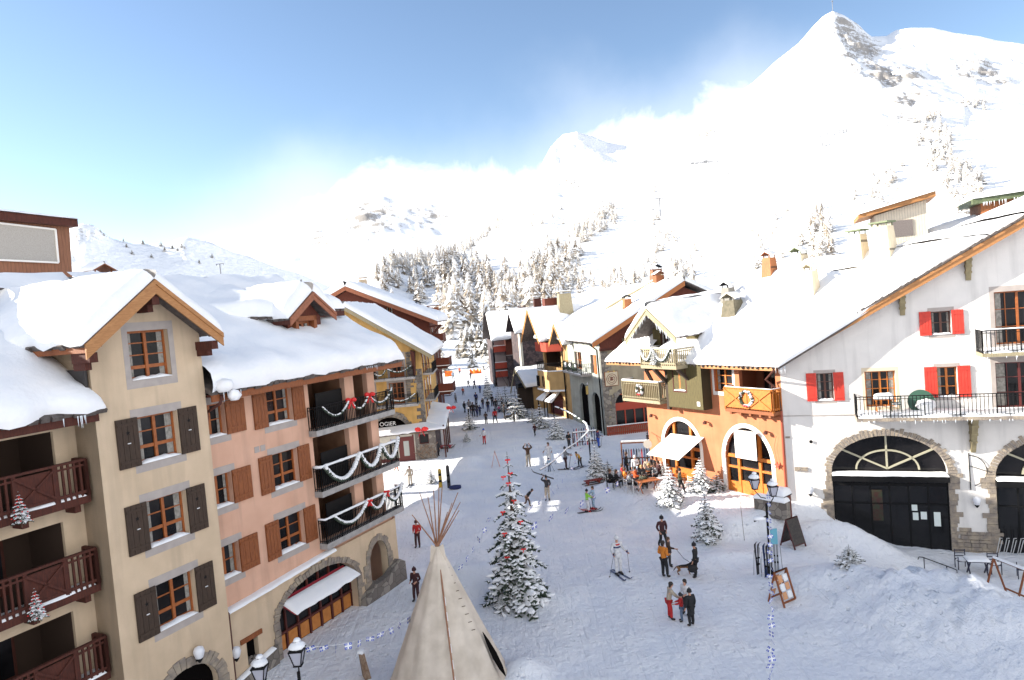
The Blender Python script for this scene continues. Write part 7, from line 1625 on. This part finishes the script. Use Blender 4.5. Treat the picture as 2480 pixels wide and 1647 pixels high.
flags([lampL + Vector((.2, 0, -.1)), Vector((xg.x - .9, xg.y, 4.3))], 22, 'blue and white flag string from the near lamp past the tepee to the Christmas tree', sag=1.6, s=.75, twist=.9)
flags([Vector((xg.x + .3, xg.y, 4.2)), Cp], 14, 'blue and white flag string from the Christmas tree up to the snowy garland', sag=1.0, s=.8)
flags([Vector((xg.x + .5, xg.y, 3.55)), Vector((8.0, 46, 2.0)) ], 9, 'blue and white flags in a level row right of the Christmas tree', sag=.25, s=1.1, twist=.3)
flags([Yat(1058, 935, 135), Yat(1128, 930, 135)], 9, 'distant flag string across the upper street', sag=.2, s=2.2, twist=1.); flags([Yat(1108, 958, 120), Yat(1172, 960, 120)], 8, 'second distant flag string, nearer the walkers', sag=.2, s=2., twist=1.)
# ================================================================== street lamps
LG = mat('lantern_glass', (.42, .42, .48), .2, spec=.5)
def lantern(t, x, y, z, s=1.):
    mb = MB(); b0, b1 = .10*s, .19*s; h = .42*s
    for sx in (-1, 1):
        for sy in (-1, 1): mb.bar((x + sx*b0, y + sy*b0, z), (x + sx*b1, y + sy*b1, z + h), .025*s)
    mb.box(x - b0 - .02, x + b0 + .02, y - b0 - .02, y + b0 + .02, z - .04*s, z); mb.box(x - b1 - .02, x + b1 + .02, y - b1 - .02, y + b1 + .02, z + h, z + h + .03); 
    mb.lathe([(b1*1.15, 0), (b1*.6, .16*s), (.05*s, .2*s), (.05*s, .3*s)], 8, (x, y, z + h + .03)); o = mb.build('lantern', BLACK, t)
    g_ = MB(); g_.hexa([(x-b0+.01, y-b0+.01, z), (x+b0-.01, y-b0+.01, z), (x+b0-.01, y+b0-.01, z), (x-b0+.01, y+b0-.01, z)], [(x-b1+.01, y-b1+.01, z+h), (x+b1-.01, y-b1+.01, z+h), (x+b1-.01, y+b1-.01, z+h), (x-b1+.01, y+b1-.01, z+h)]); g_.build('lantern_glass', LG, o)
    m2 = MB(); m2.blob((x, y, z + h + .12*s), (b1*1.3, b1*1.3, .13*s), 10, jit=.12); m2.blob((x + .02, y, z + h + .30*s), (.11*s, .11*s, .07*s), 8); m2.build('lantern_snow', SNOW, o, smooth=True)
def street_lamp(loc, H, label, arms, s=1., rz=0):
    t = empty('street_lamp', loc, rz); tag(t, label, 'street lamp'); mb = MB(); mb.tube([(0, 0, -.2), (0, 0, .5), (0, 0, H*.8)], [.09, .06, .05], 8); mb.lathe([(.12, 0), (.12, .3), (.07, .45)], 10, (0, 0, 0)); mb.build('pole', BLACK, t)
    for x, y, z in arms:
        mb = MB(); mb.tube([(0, 0, z - .5), (x*.5, y*.5, z - .42), (x, y, z - .12), (x, y, z)], .022, 6); mb.build('arm', BLACK, t); lantern(t, x, y, z, s)
    return t
lz = zat(lamp2.x, lamp2.y, 1180) - lamp2.z
t = street_lamp(lamp2, lz + .1, 'black street lamp with two snow-capped lanterns at the right of the plaza', [(-.48, -.05, lz), (.22, -.3, lz - .3)], .95)
mb = MB(); mb.blob((-.42, -.1, lz - 1.35), (.3, .18, .1), 8); mb.build('bracket_snow', SNOW, t, smooth=True); B1('lamp_notice', mat('blue_notice', (.12, .35, .45), .5), t, (.06, .36, -.1, -.06, 1.5, 2.2)); MB().bar((-.6, 0, lz - 1.5), (0, 0, lz - 1.3), .05).build('bracket', BLACK, t)
gl = Vector((lampL.x, lampL.y, 0)); lzz = lampL.z
street_lamp(gl, lzz, 'near street lamp at the bottom edge with big snowy lanterns', [(0.02, 0, lzz - .6), (-1.15, .1, lzz - 1.05)], 1.0)
g3 = ground(1431, 1122); t = empty('lamp_post', g3); tag(t, 'thin dark post topped with a sunlit snowy star behind the frosted fir', 'lamp post'); h3 = zat(g3.x, g3.y, 1062) - g3.z; MB().bar((0, 0, 0), (0, 0, h3), .11).build('pole', BLACK, t); mb = MB()
for k in range(5): a = k*math.pi*2/5; mb.bar((0, 0, h3), (.35*math.cos(a), 0, h3 + .35*math.sin(a)), .09)
mb.build('star', SNOW, t)
g4 = ground(1137, 1034); t = empty('lamp_post', g4); tag(t, 'thin black post standing in the thin dark fir', 'lamp post'); h4 = zat(g4.x, g4.y, 988) - g4.z; MB().bar((0, 0, 0), (0, 0, h4), .1).build('pole', BLACK, t); MB().blob((0, 0, h4), (.2, .2, .14), 8).build('post_snow', SNOW, t)
g5 = ground(1803, 1309); t = empty('marker_cane', g5); tag(t, 'long thin bamboo cane stuck in the snow left of the street lamp', 'pole'); MB().tube([(0, 0, 0), (-.1, 0, zat(g5.x, g5.y, 1196) - g5.z)], .012, 5).build('cane', BARK, t)
# ================================================================== signs
def sign_board(name, px, label, w, h, m, txt=None, tm=None, rz=0, loc=None, frame=None):
    t = empty(name, loc, rz); tag(t, label, 'sign'); B1('board', m, t, (-w/2, w/2, -.03, .03, 0, h))
    if frame: mb = MB(); [mb.bar(a, b_, .05, .08, up=(0, 1, 0)) for a, b_ in (((-w/2, 0, 0), (w/2, 0, 0)), ((-w/2, 0, h), (w/2, 0, h)), ((-w/2, 0, 0), (-w/2, 0, h)), ((w/2, 0, 0), (w/2, 0, h)))]; mb.build('frame', frame, t)
    return t
def text(s, size, m, parent, loc, rot=(math.pi/2, 0, 0), name='lettering', ext=.006):
    c = bpy.data.curves.new(name, 'FONT'); c.body = s; c.size = size; c.extrude = ext; c.align_x = 'CENTER'; c.align_y = 'CENTER'
    o = bpy.data.objects.new(name, c); COL.objects.link(o); bpy.context.view_layer.update(); me = bpy.data.meshes.new_from_object(o.evaluated_get(bpy.context.evaluated_depsgraph_get())); bpy.data.objects.remove(o)
    me.materials.clear(); me.materials.append(m); o = bpy.data.objects.new(name, me); COL.objects.link(o); o.location = loc; o.rotation_euler = rot; setp(o, parent); return o
t = sign_board('shop_sign', None, 'dark arched shop sign with white lettering above the canopy', 2.6, .9, DARK, loc=tuple(FY.pt(-3.75, .1, 2.75)), rz=FY.rz)
text('OGIER', .55, WHITEF, t, (0, -.06, .55)); B1('small_line', mat('gold_letters', (.35, .17, .08), .6), t, (-.8, -.5, -.05, -.03, .1, .18), (-.4, -.1, -.05, -.03, .1, .2), (0, .35, -.05, -.03, .1, .18), (.45, .75, -.05, -.03, .12, .2))
cr_ = mat('round_logo', (.14, .03, .02), .7)
t = sign_board('circle_sign', None, 'square pale wooden sign with a round emblem on the beige wall', 1.35, 1.4, PALEPL, loc=tuple(FS6.pt(.95, -.1, 4.95)), rz=FS6.rz, frame=PINE)
mb = MB()
for r in (.52, .34):
    for k in range(28): a0, a1 = 2*math.pi*k/28, 2*math.pi*(k+1)/28; mb.bar((r*math.cos(a0), -.05, .66 + r*math.sin(a0)), (r*math.cos(a1), -.05, .66 + r*math.sin(a1)), .045, .02, up=(0, 1, 0))
mb.box(-.17, .17, -.06, -.03, .52, .66); mb.blob((0, -.05, .78), (.18, .02, .1), 8); mb.build('emblem', cr_, t)
mb = MB(); mb.blob((-.3, -.05, 1.42), (.09, .04, .09), 6); mb.blob((.3, -.05, 1.42), (.09, .04, .09), 6); mb.build('sign_lamp', mat('gold_paint', (.6, .4, .1), .5), t)
p = Yat(1436, 944, 72.5); t = empty('hanging_sign', p, R_(-5)); tag(t, 'small yellow hanging sign above the dark archway', 'sign'); B1('board', mat('yellow_sign', (.55, .38, .12), .7), t, (-.75, .75, -.04, .04, -.45, .45)); B1('sign_line', cr_, t, (-.5, .5, -.06, -.04, .1, .2), (-.4, .4, -.06, -.04, -.2, -.12)); mb = MB(); mb.bar((-.9, 0, .55), (.9, 0, .55), .06); mb.bar((-.5, 0, .55), (-.5, 0, .4), .04); mb.bar((.5, 0, .55), (.5, 0, .4), .04); mb.build('bracket', BLACK, t); MB().blob((0, 0, .72), (.8, .2, .22), 8, jit=.3).build('sign_snow', SNOW, t, smooth=True)
p = FO.pt(-10.6, -.7, 3.3); t = empty('hanging_sign', p, R_(-20)); tag(t, 'round sign on a bracket at the left corner of the terracotta wall', 'sign'); MB().lathe([(.3, -.03), (.3, .03)], 16).build('board', mat('pale_sign', (.5, .46, .4), .7), t).rotation_euler = (math.pi/2, 0, 0); mb = MB(); mb.bar((0, 0, .3), (0, .3, .75), .03); mb.bar((0, -.1, .75), (0, .7, .75), .03); mb.build('bracket', BLACK, t)
def star_deco(F, x, y, z, lab):
    t = empty('star_ornament', tuple(F.pt(x, y, z)), F.rz); tag(t, lab, 'ornament'); pts = [((.24 if k % 2 == 0 else .10)*math.sin(math.pi*k/5), (.24 if k % 2 == 0 else .10)*math.cos(math.pi*k/5)) for k in range(10)]; MB().prism(pts, -.06, 0).build('star', mat('rust_star', (.42, .06, .03), .6), t); MB().tube([(0, 0, .2), (-.15, 0, 1.), (.05, 0, 1.7)], .008, 4).build('hanging_wire', BLACK, t)
star_deco(FO, -.5, -.12, 3.25, 'rusty star ornament at the right end of the terracotta wall')
def a_board(px, label, w, h, m1, m2, rz, spread=.45, kind='solid', z=None, snow=0):
    g = ground(*px) if z is None else G(px[0], px[1], z); t = empty('a_frame_board', g, rz); tag(t, label, 'sign')
    for s in (-1, 1):
        mb = MB(); b0 = (spread*s, 0); P = lambda x, u: (lerp(spread*s, 0, u), x, h*u)
        if kind == 'solid': mb.hexa([P(-w/2, .12), P(w/2, .12), Vector(P(w/2, .12)) + Vector((.03*s, 0, 0)), Vector(P(-w/2, .12)) + Vector((.03*s, 0, 0))], [P(-w/2, 1), P(w/2, 1), Vector(P(w/2, 1)) + Vector((.03*s, 0, 0)), Vector(P(-w/2, 1)) + Vector((.03*s, 0, 0))], 0)
        o = mb.build('board', m2, t) if mb.f else None
        f2 = MB()
        for x in (-w/2, w/2): f2.bar(P(x, 0), P(x, 1.02), .07, .05)
        f2.bar(P(-w/2, .12), P(w/2, .12), .07, .05); f2.bar(P(-w/2, 1), P(w/2, 1), .07, .05); f2.build('frame', m1, t)
        if kind == 'menu' :
            for i in range(2):
                for j in range(3): B = MB(); B.hexa([P(-.28 + .3*i, .2 + .24*j), P(-.04 + .3*i, .2 + .24*j), Vector(P(-.04 + .3*i, .2 + .24*j)) + Vector((.02*s, 0, 0)), Vector(P(-.28 + .3*i, .2 + .24*j)) + Vector((.02*s, 0, 0))], [P(-.28 + .3*i, .4 + .24*j), P(-.04 + .3*i, .4 + .24*j), Vector(P(-.04 + .3*i, .4 + .24*j)) + Vector((.02*s, 0, 0)), Vector(P(-.28 + .3*i, .4 + .24*j)) + Vector((.02*s, 0, 0))]); B.build('menu_sheet', WHITEF if (i + j) % 2 else mat('peach_paper', (.6, .3, .15), .8), t)
    if snow: ms = MB(); ms.bar((0, -w/2, h + .05), (0, w/2, h + .05), .1, .08); ms.build('board_snow', SNOW, t)
    return t
bd = mat('dark_red_board', (.10, .02, .02), .7, (.05, .012, .012), 5)
a_board((1921, 1322), 'dark chalkboard sign on two legs before the white house, left of the big arch', .8, 1.45, bd, mat('chalkboard', (.022, .018, .018), .6, (.05, .04, .035), 9), R_(-62))
a_board((1895, 1458), 'orange-brown folding board covered with menu sheets at the foot of the street lamp', .75, 1.35, PINE, ORWOOD, R_(-60), .4, 'menu')
a_board((2448, 1455), 'open wooden A-frame stand at the right edge of the picture', 1.5, 1.6, PINE, PINE, R_(10), .55, 'open', z=-.9, snow=1)
a_board((1201, 1131), 'thin white easel board standing on the snow beyond the Christmas tree', .3, 1.35, mat('pink_frame', (.55, .35, .33), .7), WHITEF, R_(0), .35, 'open')
a_board((1213, 937), 'dark wooden A-frame shelter at the far end of the street', 2.2, 2.7, mat('dark_brown_wood', ()), mat('dark_brown_wood', ()), R_(0), 1.3, 'open')
# ================================================================== furniture and equipment
def chair(loc, rz, label, m, group=None, name='chair', snow=0):
    t = empty(name, loc, rz); tag(t, label, 'chair', group); B1('seat', m, t, (-.23, .23, -.22, .22, .43, .46))
    mb = MB()
    for z in (.58, .72, .86): mb.bar((-.22, -.22, z), (.22, -.22, z), .06, .025)
    mb.build('backrest', m, t)
    for x, y, h in ((-.22, -.22, .92), (.22, -.22, .92), (-.21, .2, .66), (.21, .2, .66)): MB().bar((x, y, 0), (x, y, h), .035).build('leg', m, t)
    if snow: ms = MB(); ms.blob((0, 0, .47), (.25, .24, .1), 8); ms.build('chair_snow', SNOW, t, smooth=True)
    return t
def table(loc, rz, label, m, w=1.2, d=.7, snow=0, cross=True):
    t = empty('table', loc, rz); tag(t, label, 'table'); B1('tabletop', m, t, (-w/2, w/2, -d/2, d/2, .71, .75))
    for s in (-1, 1):
        mb = MB(); mb.bar((s*w*.38, -d*.42, 0), (s*w*.38, d*.42, .71), .05); mb.bar((s*w*.38, d*.42, 0), (s*w*.38, -d*.42, .71), .05); mb.build('leg', m, t)
    if snow: ms = MB(); sheet(ms, [(-w/2, -d/2, .75), (w/2, -d/2, .75), (w/2, d/2, .75), (-w/2, d/2, .75)], snow, r=.1, step=.15, wob=.02); ms.build('table_snow', SNOW, t, smooth=True)
    return t
WM = mat('white_metal', (.6, .6, .6), .5, metal=.3); TW_ = mat('table_wood', (.40, .13, .04), .5, (.30, .09, .03), 6); NVW = mat('navy_wood', (.02, .02, .045), .6)
table(ground(1570, 1190), R_(15), 'front wooden terrace table, nearest the viewer', TW_, 1.4, .8); table(ground(1548, 1168), R_(15), 'wooden terrace table in the middle of the crowd', TW_, 1.3, .8); table(ground(1640, 1178), R_(-20), 'orange wooden table beside the door under the awning', ORWOOD, 1.2, .7)
for k, ((x, y), rz, lab) in enumerate((((1523, 1192), 70, 'white metal chair of the guest in grey'), ((1543, 1196), 100, 'empty white metal chair in front of the front table'), ((1600, 1200), -60, 'white metal chair right of the front table'), ((1508, 1170), 60, 'white metal chair under the guest in red'), ((1575, 1170), -70, 'white metal chair behind the front table'), ((1668, 1190), -120, 'white metal chair right of the striding man'))): chair(ground(x, y), R_(-rz), lab, WM, 'white metal terrace chairs')
for x, y, lab in ((1479, 1182, 'first'), (1494, 1183, 'second')): chair(ground(x, y), R_(-90), 'black chair under the %s seated figure in black' % lab, BLACK)
zt = -1.12
table(G(2368, 1392, zt), R_(-18), 'snow-topped dark table in front of the stone base of the white house', NVW, .95, .7, snow=.1); chair(G(2330, 1378, zt), R_(165), 'dark wooden chair left of the snow-topped table', NVW, snow=1); chair(G(2410, 1388, zt), R_(165), 'dark wooden chair right of the snow-topped table', NVW, snow=1); chair(G(2478, 1400, zt), R_(60), 'dark blue chair cut by the right edge of the picture', NVW, snow=1)
t = empty('stacked_chairs', G(2462, 1350, zt), R_(-18)); tag(t, 'row of folded pale metal chairs stacked against the second arch', 'chair stack'); 
for k in range(6): mb = MB(); x = -.75 + k*.3; mb.tube([(x, .35, .0), (x + .05, -.1, 1.0), (x + .1, -.25, 1.05)], .02, 5); mb.tube([(x + .1, .35, .0), (x + .15, -.1, .9)], .02, 5); mb.build('folded_chair', WM, t)
t = empty('handrail', G(2237, 1392, -.9), R_(-30)); tag(t, 'short black handrail sticking out of the snow behind the ploughed heap', 'handrail'); mb = MB(); mb.tube([(-.2, 0, .72), (-.15, 0, .85), (0, 0, .85), (1.2, 0, .45), (1.35, 0, .38), (1.35, 0, .25)], .022, 6); mb.bar((.05, 0, -.5), (.05, 0, .83), .04); mb.bar((.95, 0, -.5), (.95, 0, .53), .04); mb.build('rail', BLACK, t)
# snow-laden things on the long balcony
def wp(x, y, z): return tuple(FW.pt(x, y, z))
t = empty('leaning_disc', wp(6.7, -.45, 6.35), FW.rz); tag(t, 'green round tabletop leaning behind snow on the long balcony', 'tabletop'); o = MB().lathe([(.62, -.03), (.62, .03)], 28).build('disc', mat('dark_green_paint', (.03, .09, .06), .6), t); o.rotation_euler = (R_(75), 0, 0); o.location = (0, 0, .45); MB().blob((.2, -.25, .3), (.5, .3, .35), 10, jit=.1).build('disc_snow', SNOW, t, smooth=True)
t = table(Vector(wp(4.95, -.75, 6.3)), FW.rz, 'small table heaped with snow on the long balcony before the window', ORWOOD, .9, .5, snow=.3); chair(Vector(wp(5.5, -.7, 6.3)), FW.rz, 'chair heaped with snow beside the small balcony table', mat('dark_green_paint', ()), snow=1)
# bin / planter box by the corner
t = empty('wooden_bin', ground(1893, 1266), R_(-50)); tag(t, 'red-brown wooden bin with a thick cap of snow at the corner of the terracotta wall', 'bin'); B1('body', REDPL, t, (-.45, .45, -.35, .35, -.2, 1.05)); B1('lid', BLACK, t, (-.5, .5, -.4, .4, 1.05, 1.1)); ms = MB(); sheet(ms, [(-.5, -.4, 1.1), (.5, -.4, 1.1), (.5, .4, 1.1), (-.5, .4, 1.1)], .35, r=.15, step=.15); ms.build('bin_snow', SNOW, t, smooth=True)
t = empty('stone_wall', ground(1872, 1236), R_(-50)); tag(t, 'low dry stone wall capped with snow behind the wooden bin', 'wall'); B1('stones', STONE, t, (-1., .9, -.2, .2, -.2, .8)); ms = MB(); sheet(ms, [(-1., -.25, .8), (.9, -.25, .8), (.9, .25, .8), (-1., .25, .8)], .25, r=.15, step=.2); ms.build('wall_snow', SNOW, t, smooth=True)
# skis standing in the snow by the lamp
for k, (x, y, c, lab) in enumerate(((1836, 1391, 3, 'left'), (1857, 1396, 0, 'middle'), (1864, 1398, 3, 'right'), (1882, 1386, 2, 'rearmost'))):
    g = ground(x, y); t = empty('standing_skis', g, random.uniform(-.5, .5)); tag(t, lab + ' pair of skis planted upright beside the street lamp', 'skis', 'skis planted beside the street lamp')
    for s in (-1, 1): ski_obj('ski', c, t, Matrix.Translation((.06*s, 0, .65)) @ Matrix.Rotation(R_(90 + 3*s), 4, 'X') @ Matrix.Rotation(R_(random.uniform(-6, 6)), 4, 'Y'))
    MB().tube([(.25, .05, 0), (.2, 0, 1.2)], .01, 5).build('ski_pole', BLACK, t); MB().tube([(-.22, .05, 0), (-.15, 0, 1.15)], .01, 5).build('ski_pole', BLACK, t)
# snowboards in the heap
for x, y, h, m_, lab in ((1068, 1181, 1.5, mat('yellow_board', (.70, .42, .02), .4, (.1, .1, .02), 3), 'yellow snowboard planted upright in the snow heap'), (1088, 1182, 1.8, mat('black_board', (.03, .028, .03), .4), 'black snowboard planted upright right of the yellow one')):
    g = ground(x, y); t = empty('snowboard', g); tag(t, lab, 'snowboard'); pts = [(-.13, 0), (.13, 0), (.13, h - .15), (.09, h - .04), (0, h), (-.09, h - .04), (-.13, h - .15)]; MB().prism(pts, -.015, .015).build('board', m_, t); B1('binding', BLACK, t, (-.1, .1, -.14, -.015, .45, .6), (-.1, .1, -.14, -.015, .95, 1.1))
g = ground(1103, 1184); t = empty('snow_gear_pile', g); tag(t, 'dark bag and gear lying in the snow beside the black snowboard', 'bag'); mb = MB(); mb.blob((0, 0, .12), (.55, .3, .2), 10, jit=.3); mb.build('bag_body', CL['navy'], t, smooth=True)
# ski rack and the stand of skis on the terrace
g = ground(1417, 1078); t = empty('ski_rack', g, R_(5)); tag(t, 'long ski rack with skis and snow on its top rail beyond the garland', 'ski rack'); mb = MB()
for z in (.35, 1.25): mb.bar((-1.1, 0, z), (1.2, 0, z), .07)
for x in (-1.1, 1.2): mb.bar((x, -.3, 0), (x, 0, 1.35), .07); mb.bar((x, .3, 0), (x, 0, 1.35), .07)
mb.build('frame', REDW, t)
for k in range(9): o = ski_obj('ski', k % 4, t, Matrix.Translation((-.95 + k*.24, .05, .75)) @ Matrix.Rotation(R_(84), 4, 'X'))
ms = MB(); ms.bar((-1.1, 0, 1.33), (1.2, 0, 1.33), .14, .1); ms.build('rack_snow', SNOW, t)
g = ground(1553, 1140); t = empty('ski_stand', g, R_(-12)); tag(t, 'tall wooden stand full of leaning skis behind the terrace guests', 'ski rack'); mb = MB()
for x in (-1.4, 1.4): mb.bar((x, 0, 0), (x, .2, 2.3), .1)
mb.bar((-1.4, .2, 2.2), (1.4, .2, 2.2), .12); mb.bar((-1.4, .1, 1.0), (1.4, .1, 1.0), .08); mb.build('frame', PINE, t)
for k in range(13): ski_obj('ski', (k*3) % 4, t, Matrix.Translation((-1.25 + k*.2, -.05, .85)) @ Matrix.Rotation(R_(80), 4, 'X') @ Matrix.Rotation(R_(random.uniform(-7, 7)), 4, 'Y'))
ms = MB(); ms.bar((-1.4, .2, 2.31), (1.4, .2, 2.31), .16, .12); ms.build('stand_snow', SNOW, t)
# red sledges, red picket fence, rack, netting
def sledge(px, rz, label, m_):
    t = empty('sledge', ground(*px), rz); tag(t, label, 'sledge'); mb = MB()
    for s in (-1, 1): mb.tube([(.8, s*.25, .35), (.6, s*.25, .08), (-.9, s*.25, .06)], .035, 6)
    mb.build('runner', BARK, t); mb = MB()
    for k in range(5): mb.box(-.8, .6, -.25 + k*.1, -.18 + k*.1, .3, .33)
    for x in (-.6, .3): mb.box(x, x + .06, -.25, .25, .06, .3)
    mb.build('seat', m_, t)
sledge((1440, 1172), R_(20), 'dark red wooden sledge in front of the scraggly bush', mat('red_sledge', (.22, .03, .02), .6)); sledge((1083, 1086), R_(-15), 'pinkish sledge lying by the shop canopy', mat('pink_sledge', (.4, .07, .08), .6)); sledge((1084, 959), R_(5), 'bright red sledge near the red chalet in the distance', mat('bright_red_wood', ()))
g0, g1 = ground(1472, 1056), ground(1582, 1044); t = empty('picket_fence', g0, math.atan2(g1.y - g0.y, g1.x - g0.x)); tag(t, 'low red-brown picket fence in front of the restaurant window', 'fence'); L_ = (g1 - g0).length; mb = MB()
for k in range(int(L_/.2)): mb.box(k*.2, k*.2 + .1, -.03, .03, 0, .95)
for z in (.2, .75): mb.box(0, L_, .03, .07, z, z + .08)
mb.build('pickets', mat('red_fence', (.34, .06, .03), .7), t); ms = MB(); ms.bar((0, 0, .97), (L_, 0, .97), .14, .07); ms.build('fence_snow', SNOW, t)
o = bpy.data.objects['snowy_ground']
t = empty('safety_net', ground(1152, 905)); tag(t, 'bright orange safety net at the far end of the street', 'net'); mb = MB(); V = []
for k in range(13): V += [(-1.3 + k*.22, .3*math.sin(k), -.1), (-1.3 + k*.22, .3*math.sin(k) + .1, .9 + .3*math.sin(k*1.7))]
mb.add(V, [(2*k, 2*k+2, 2*k+3, 2*k+1) for k in range(12)]); mb.build('net', mat('orange_net', (.85, .28, .02), .6, (.7, .05, .02), 1.5), t)
t = empty('safety_net', ground(1086, 912)); tag(t, 'small orange net patch left of the distant pale blue skier', 'net'); mb = MB(); mb.add([(-.8, 0, 0), (.8, 0, 0), (.9, .1, 1.2), (-.7, 0, 1.3)], [(0, 1, 2, 3)]); mb.build('net', mat('orange_net', ()), t)
t = empty('wood_pile', ground(888, 1640), R_(30)); tag(t, 'snow-topped split log standing by the near foot of the tepee', 'log'); mb = MB(); mb.hexa([(-.12, -.2, 0), (.12, -.2, 0), (.14, .2, 0), (-.1, .2, 0)], [(-.22, -.14, 1.0), (-.05, -.14, 1.05), (-.04, .12, 1.0), (-.2, .12, .98)]); mb.build('log', mat('split_logs', ()), t); ms = MB(); ms.blob((-.12, 0, 1.02), (.16, .2, .1), 8); ms.build('log_snow', SNOW, t)
bpy.data.objects.remove(protos[3]) if not protos[3].get('used') else None
for o in COL.objects:
    if 'used' in o: del o['used']
bpy.context.view_layer.update()
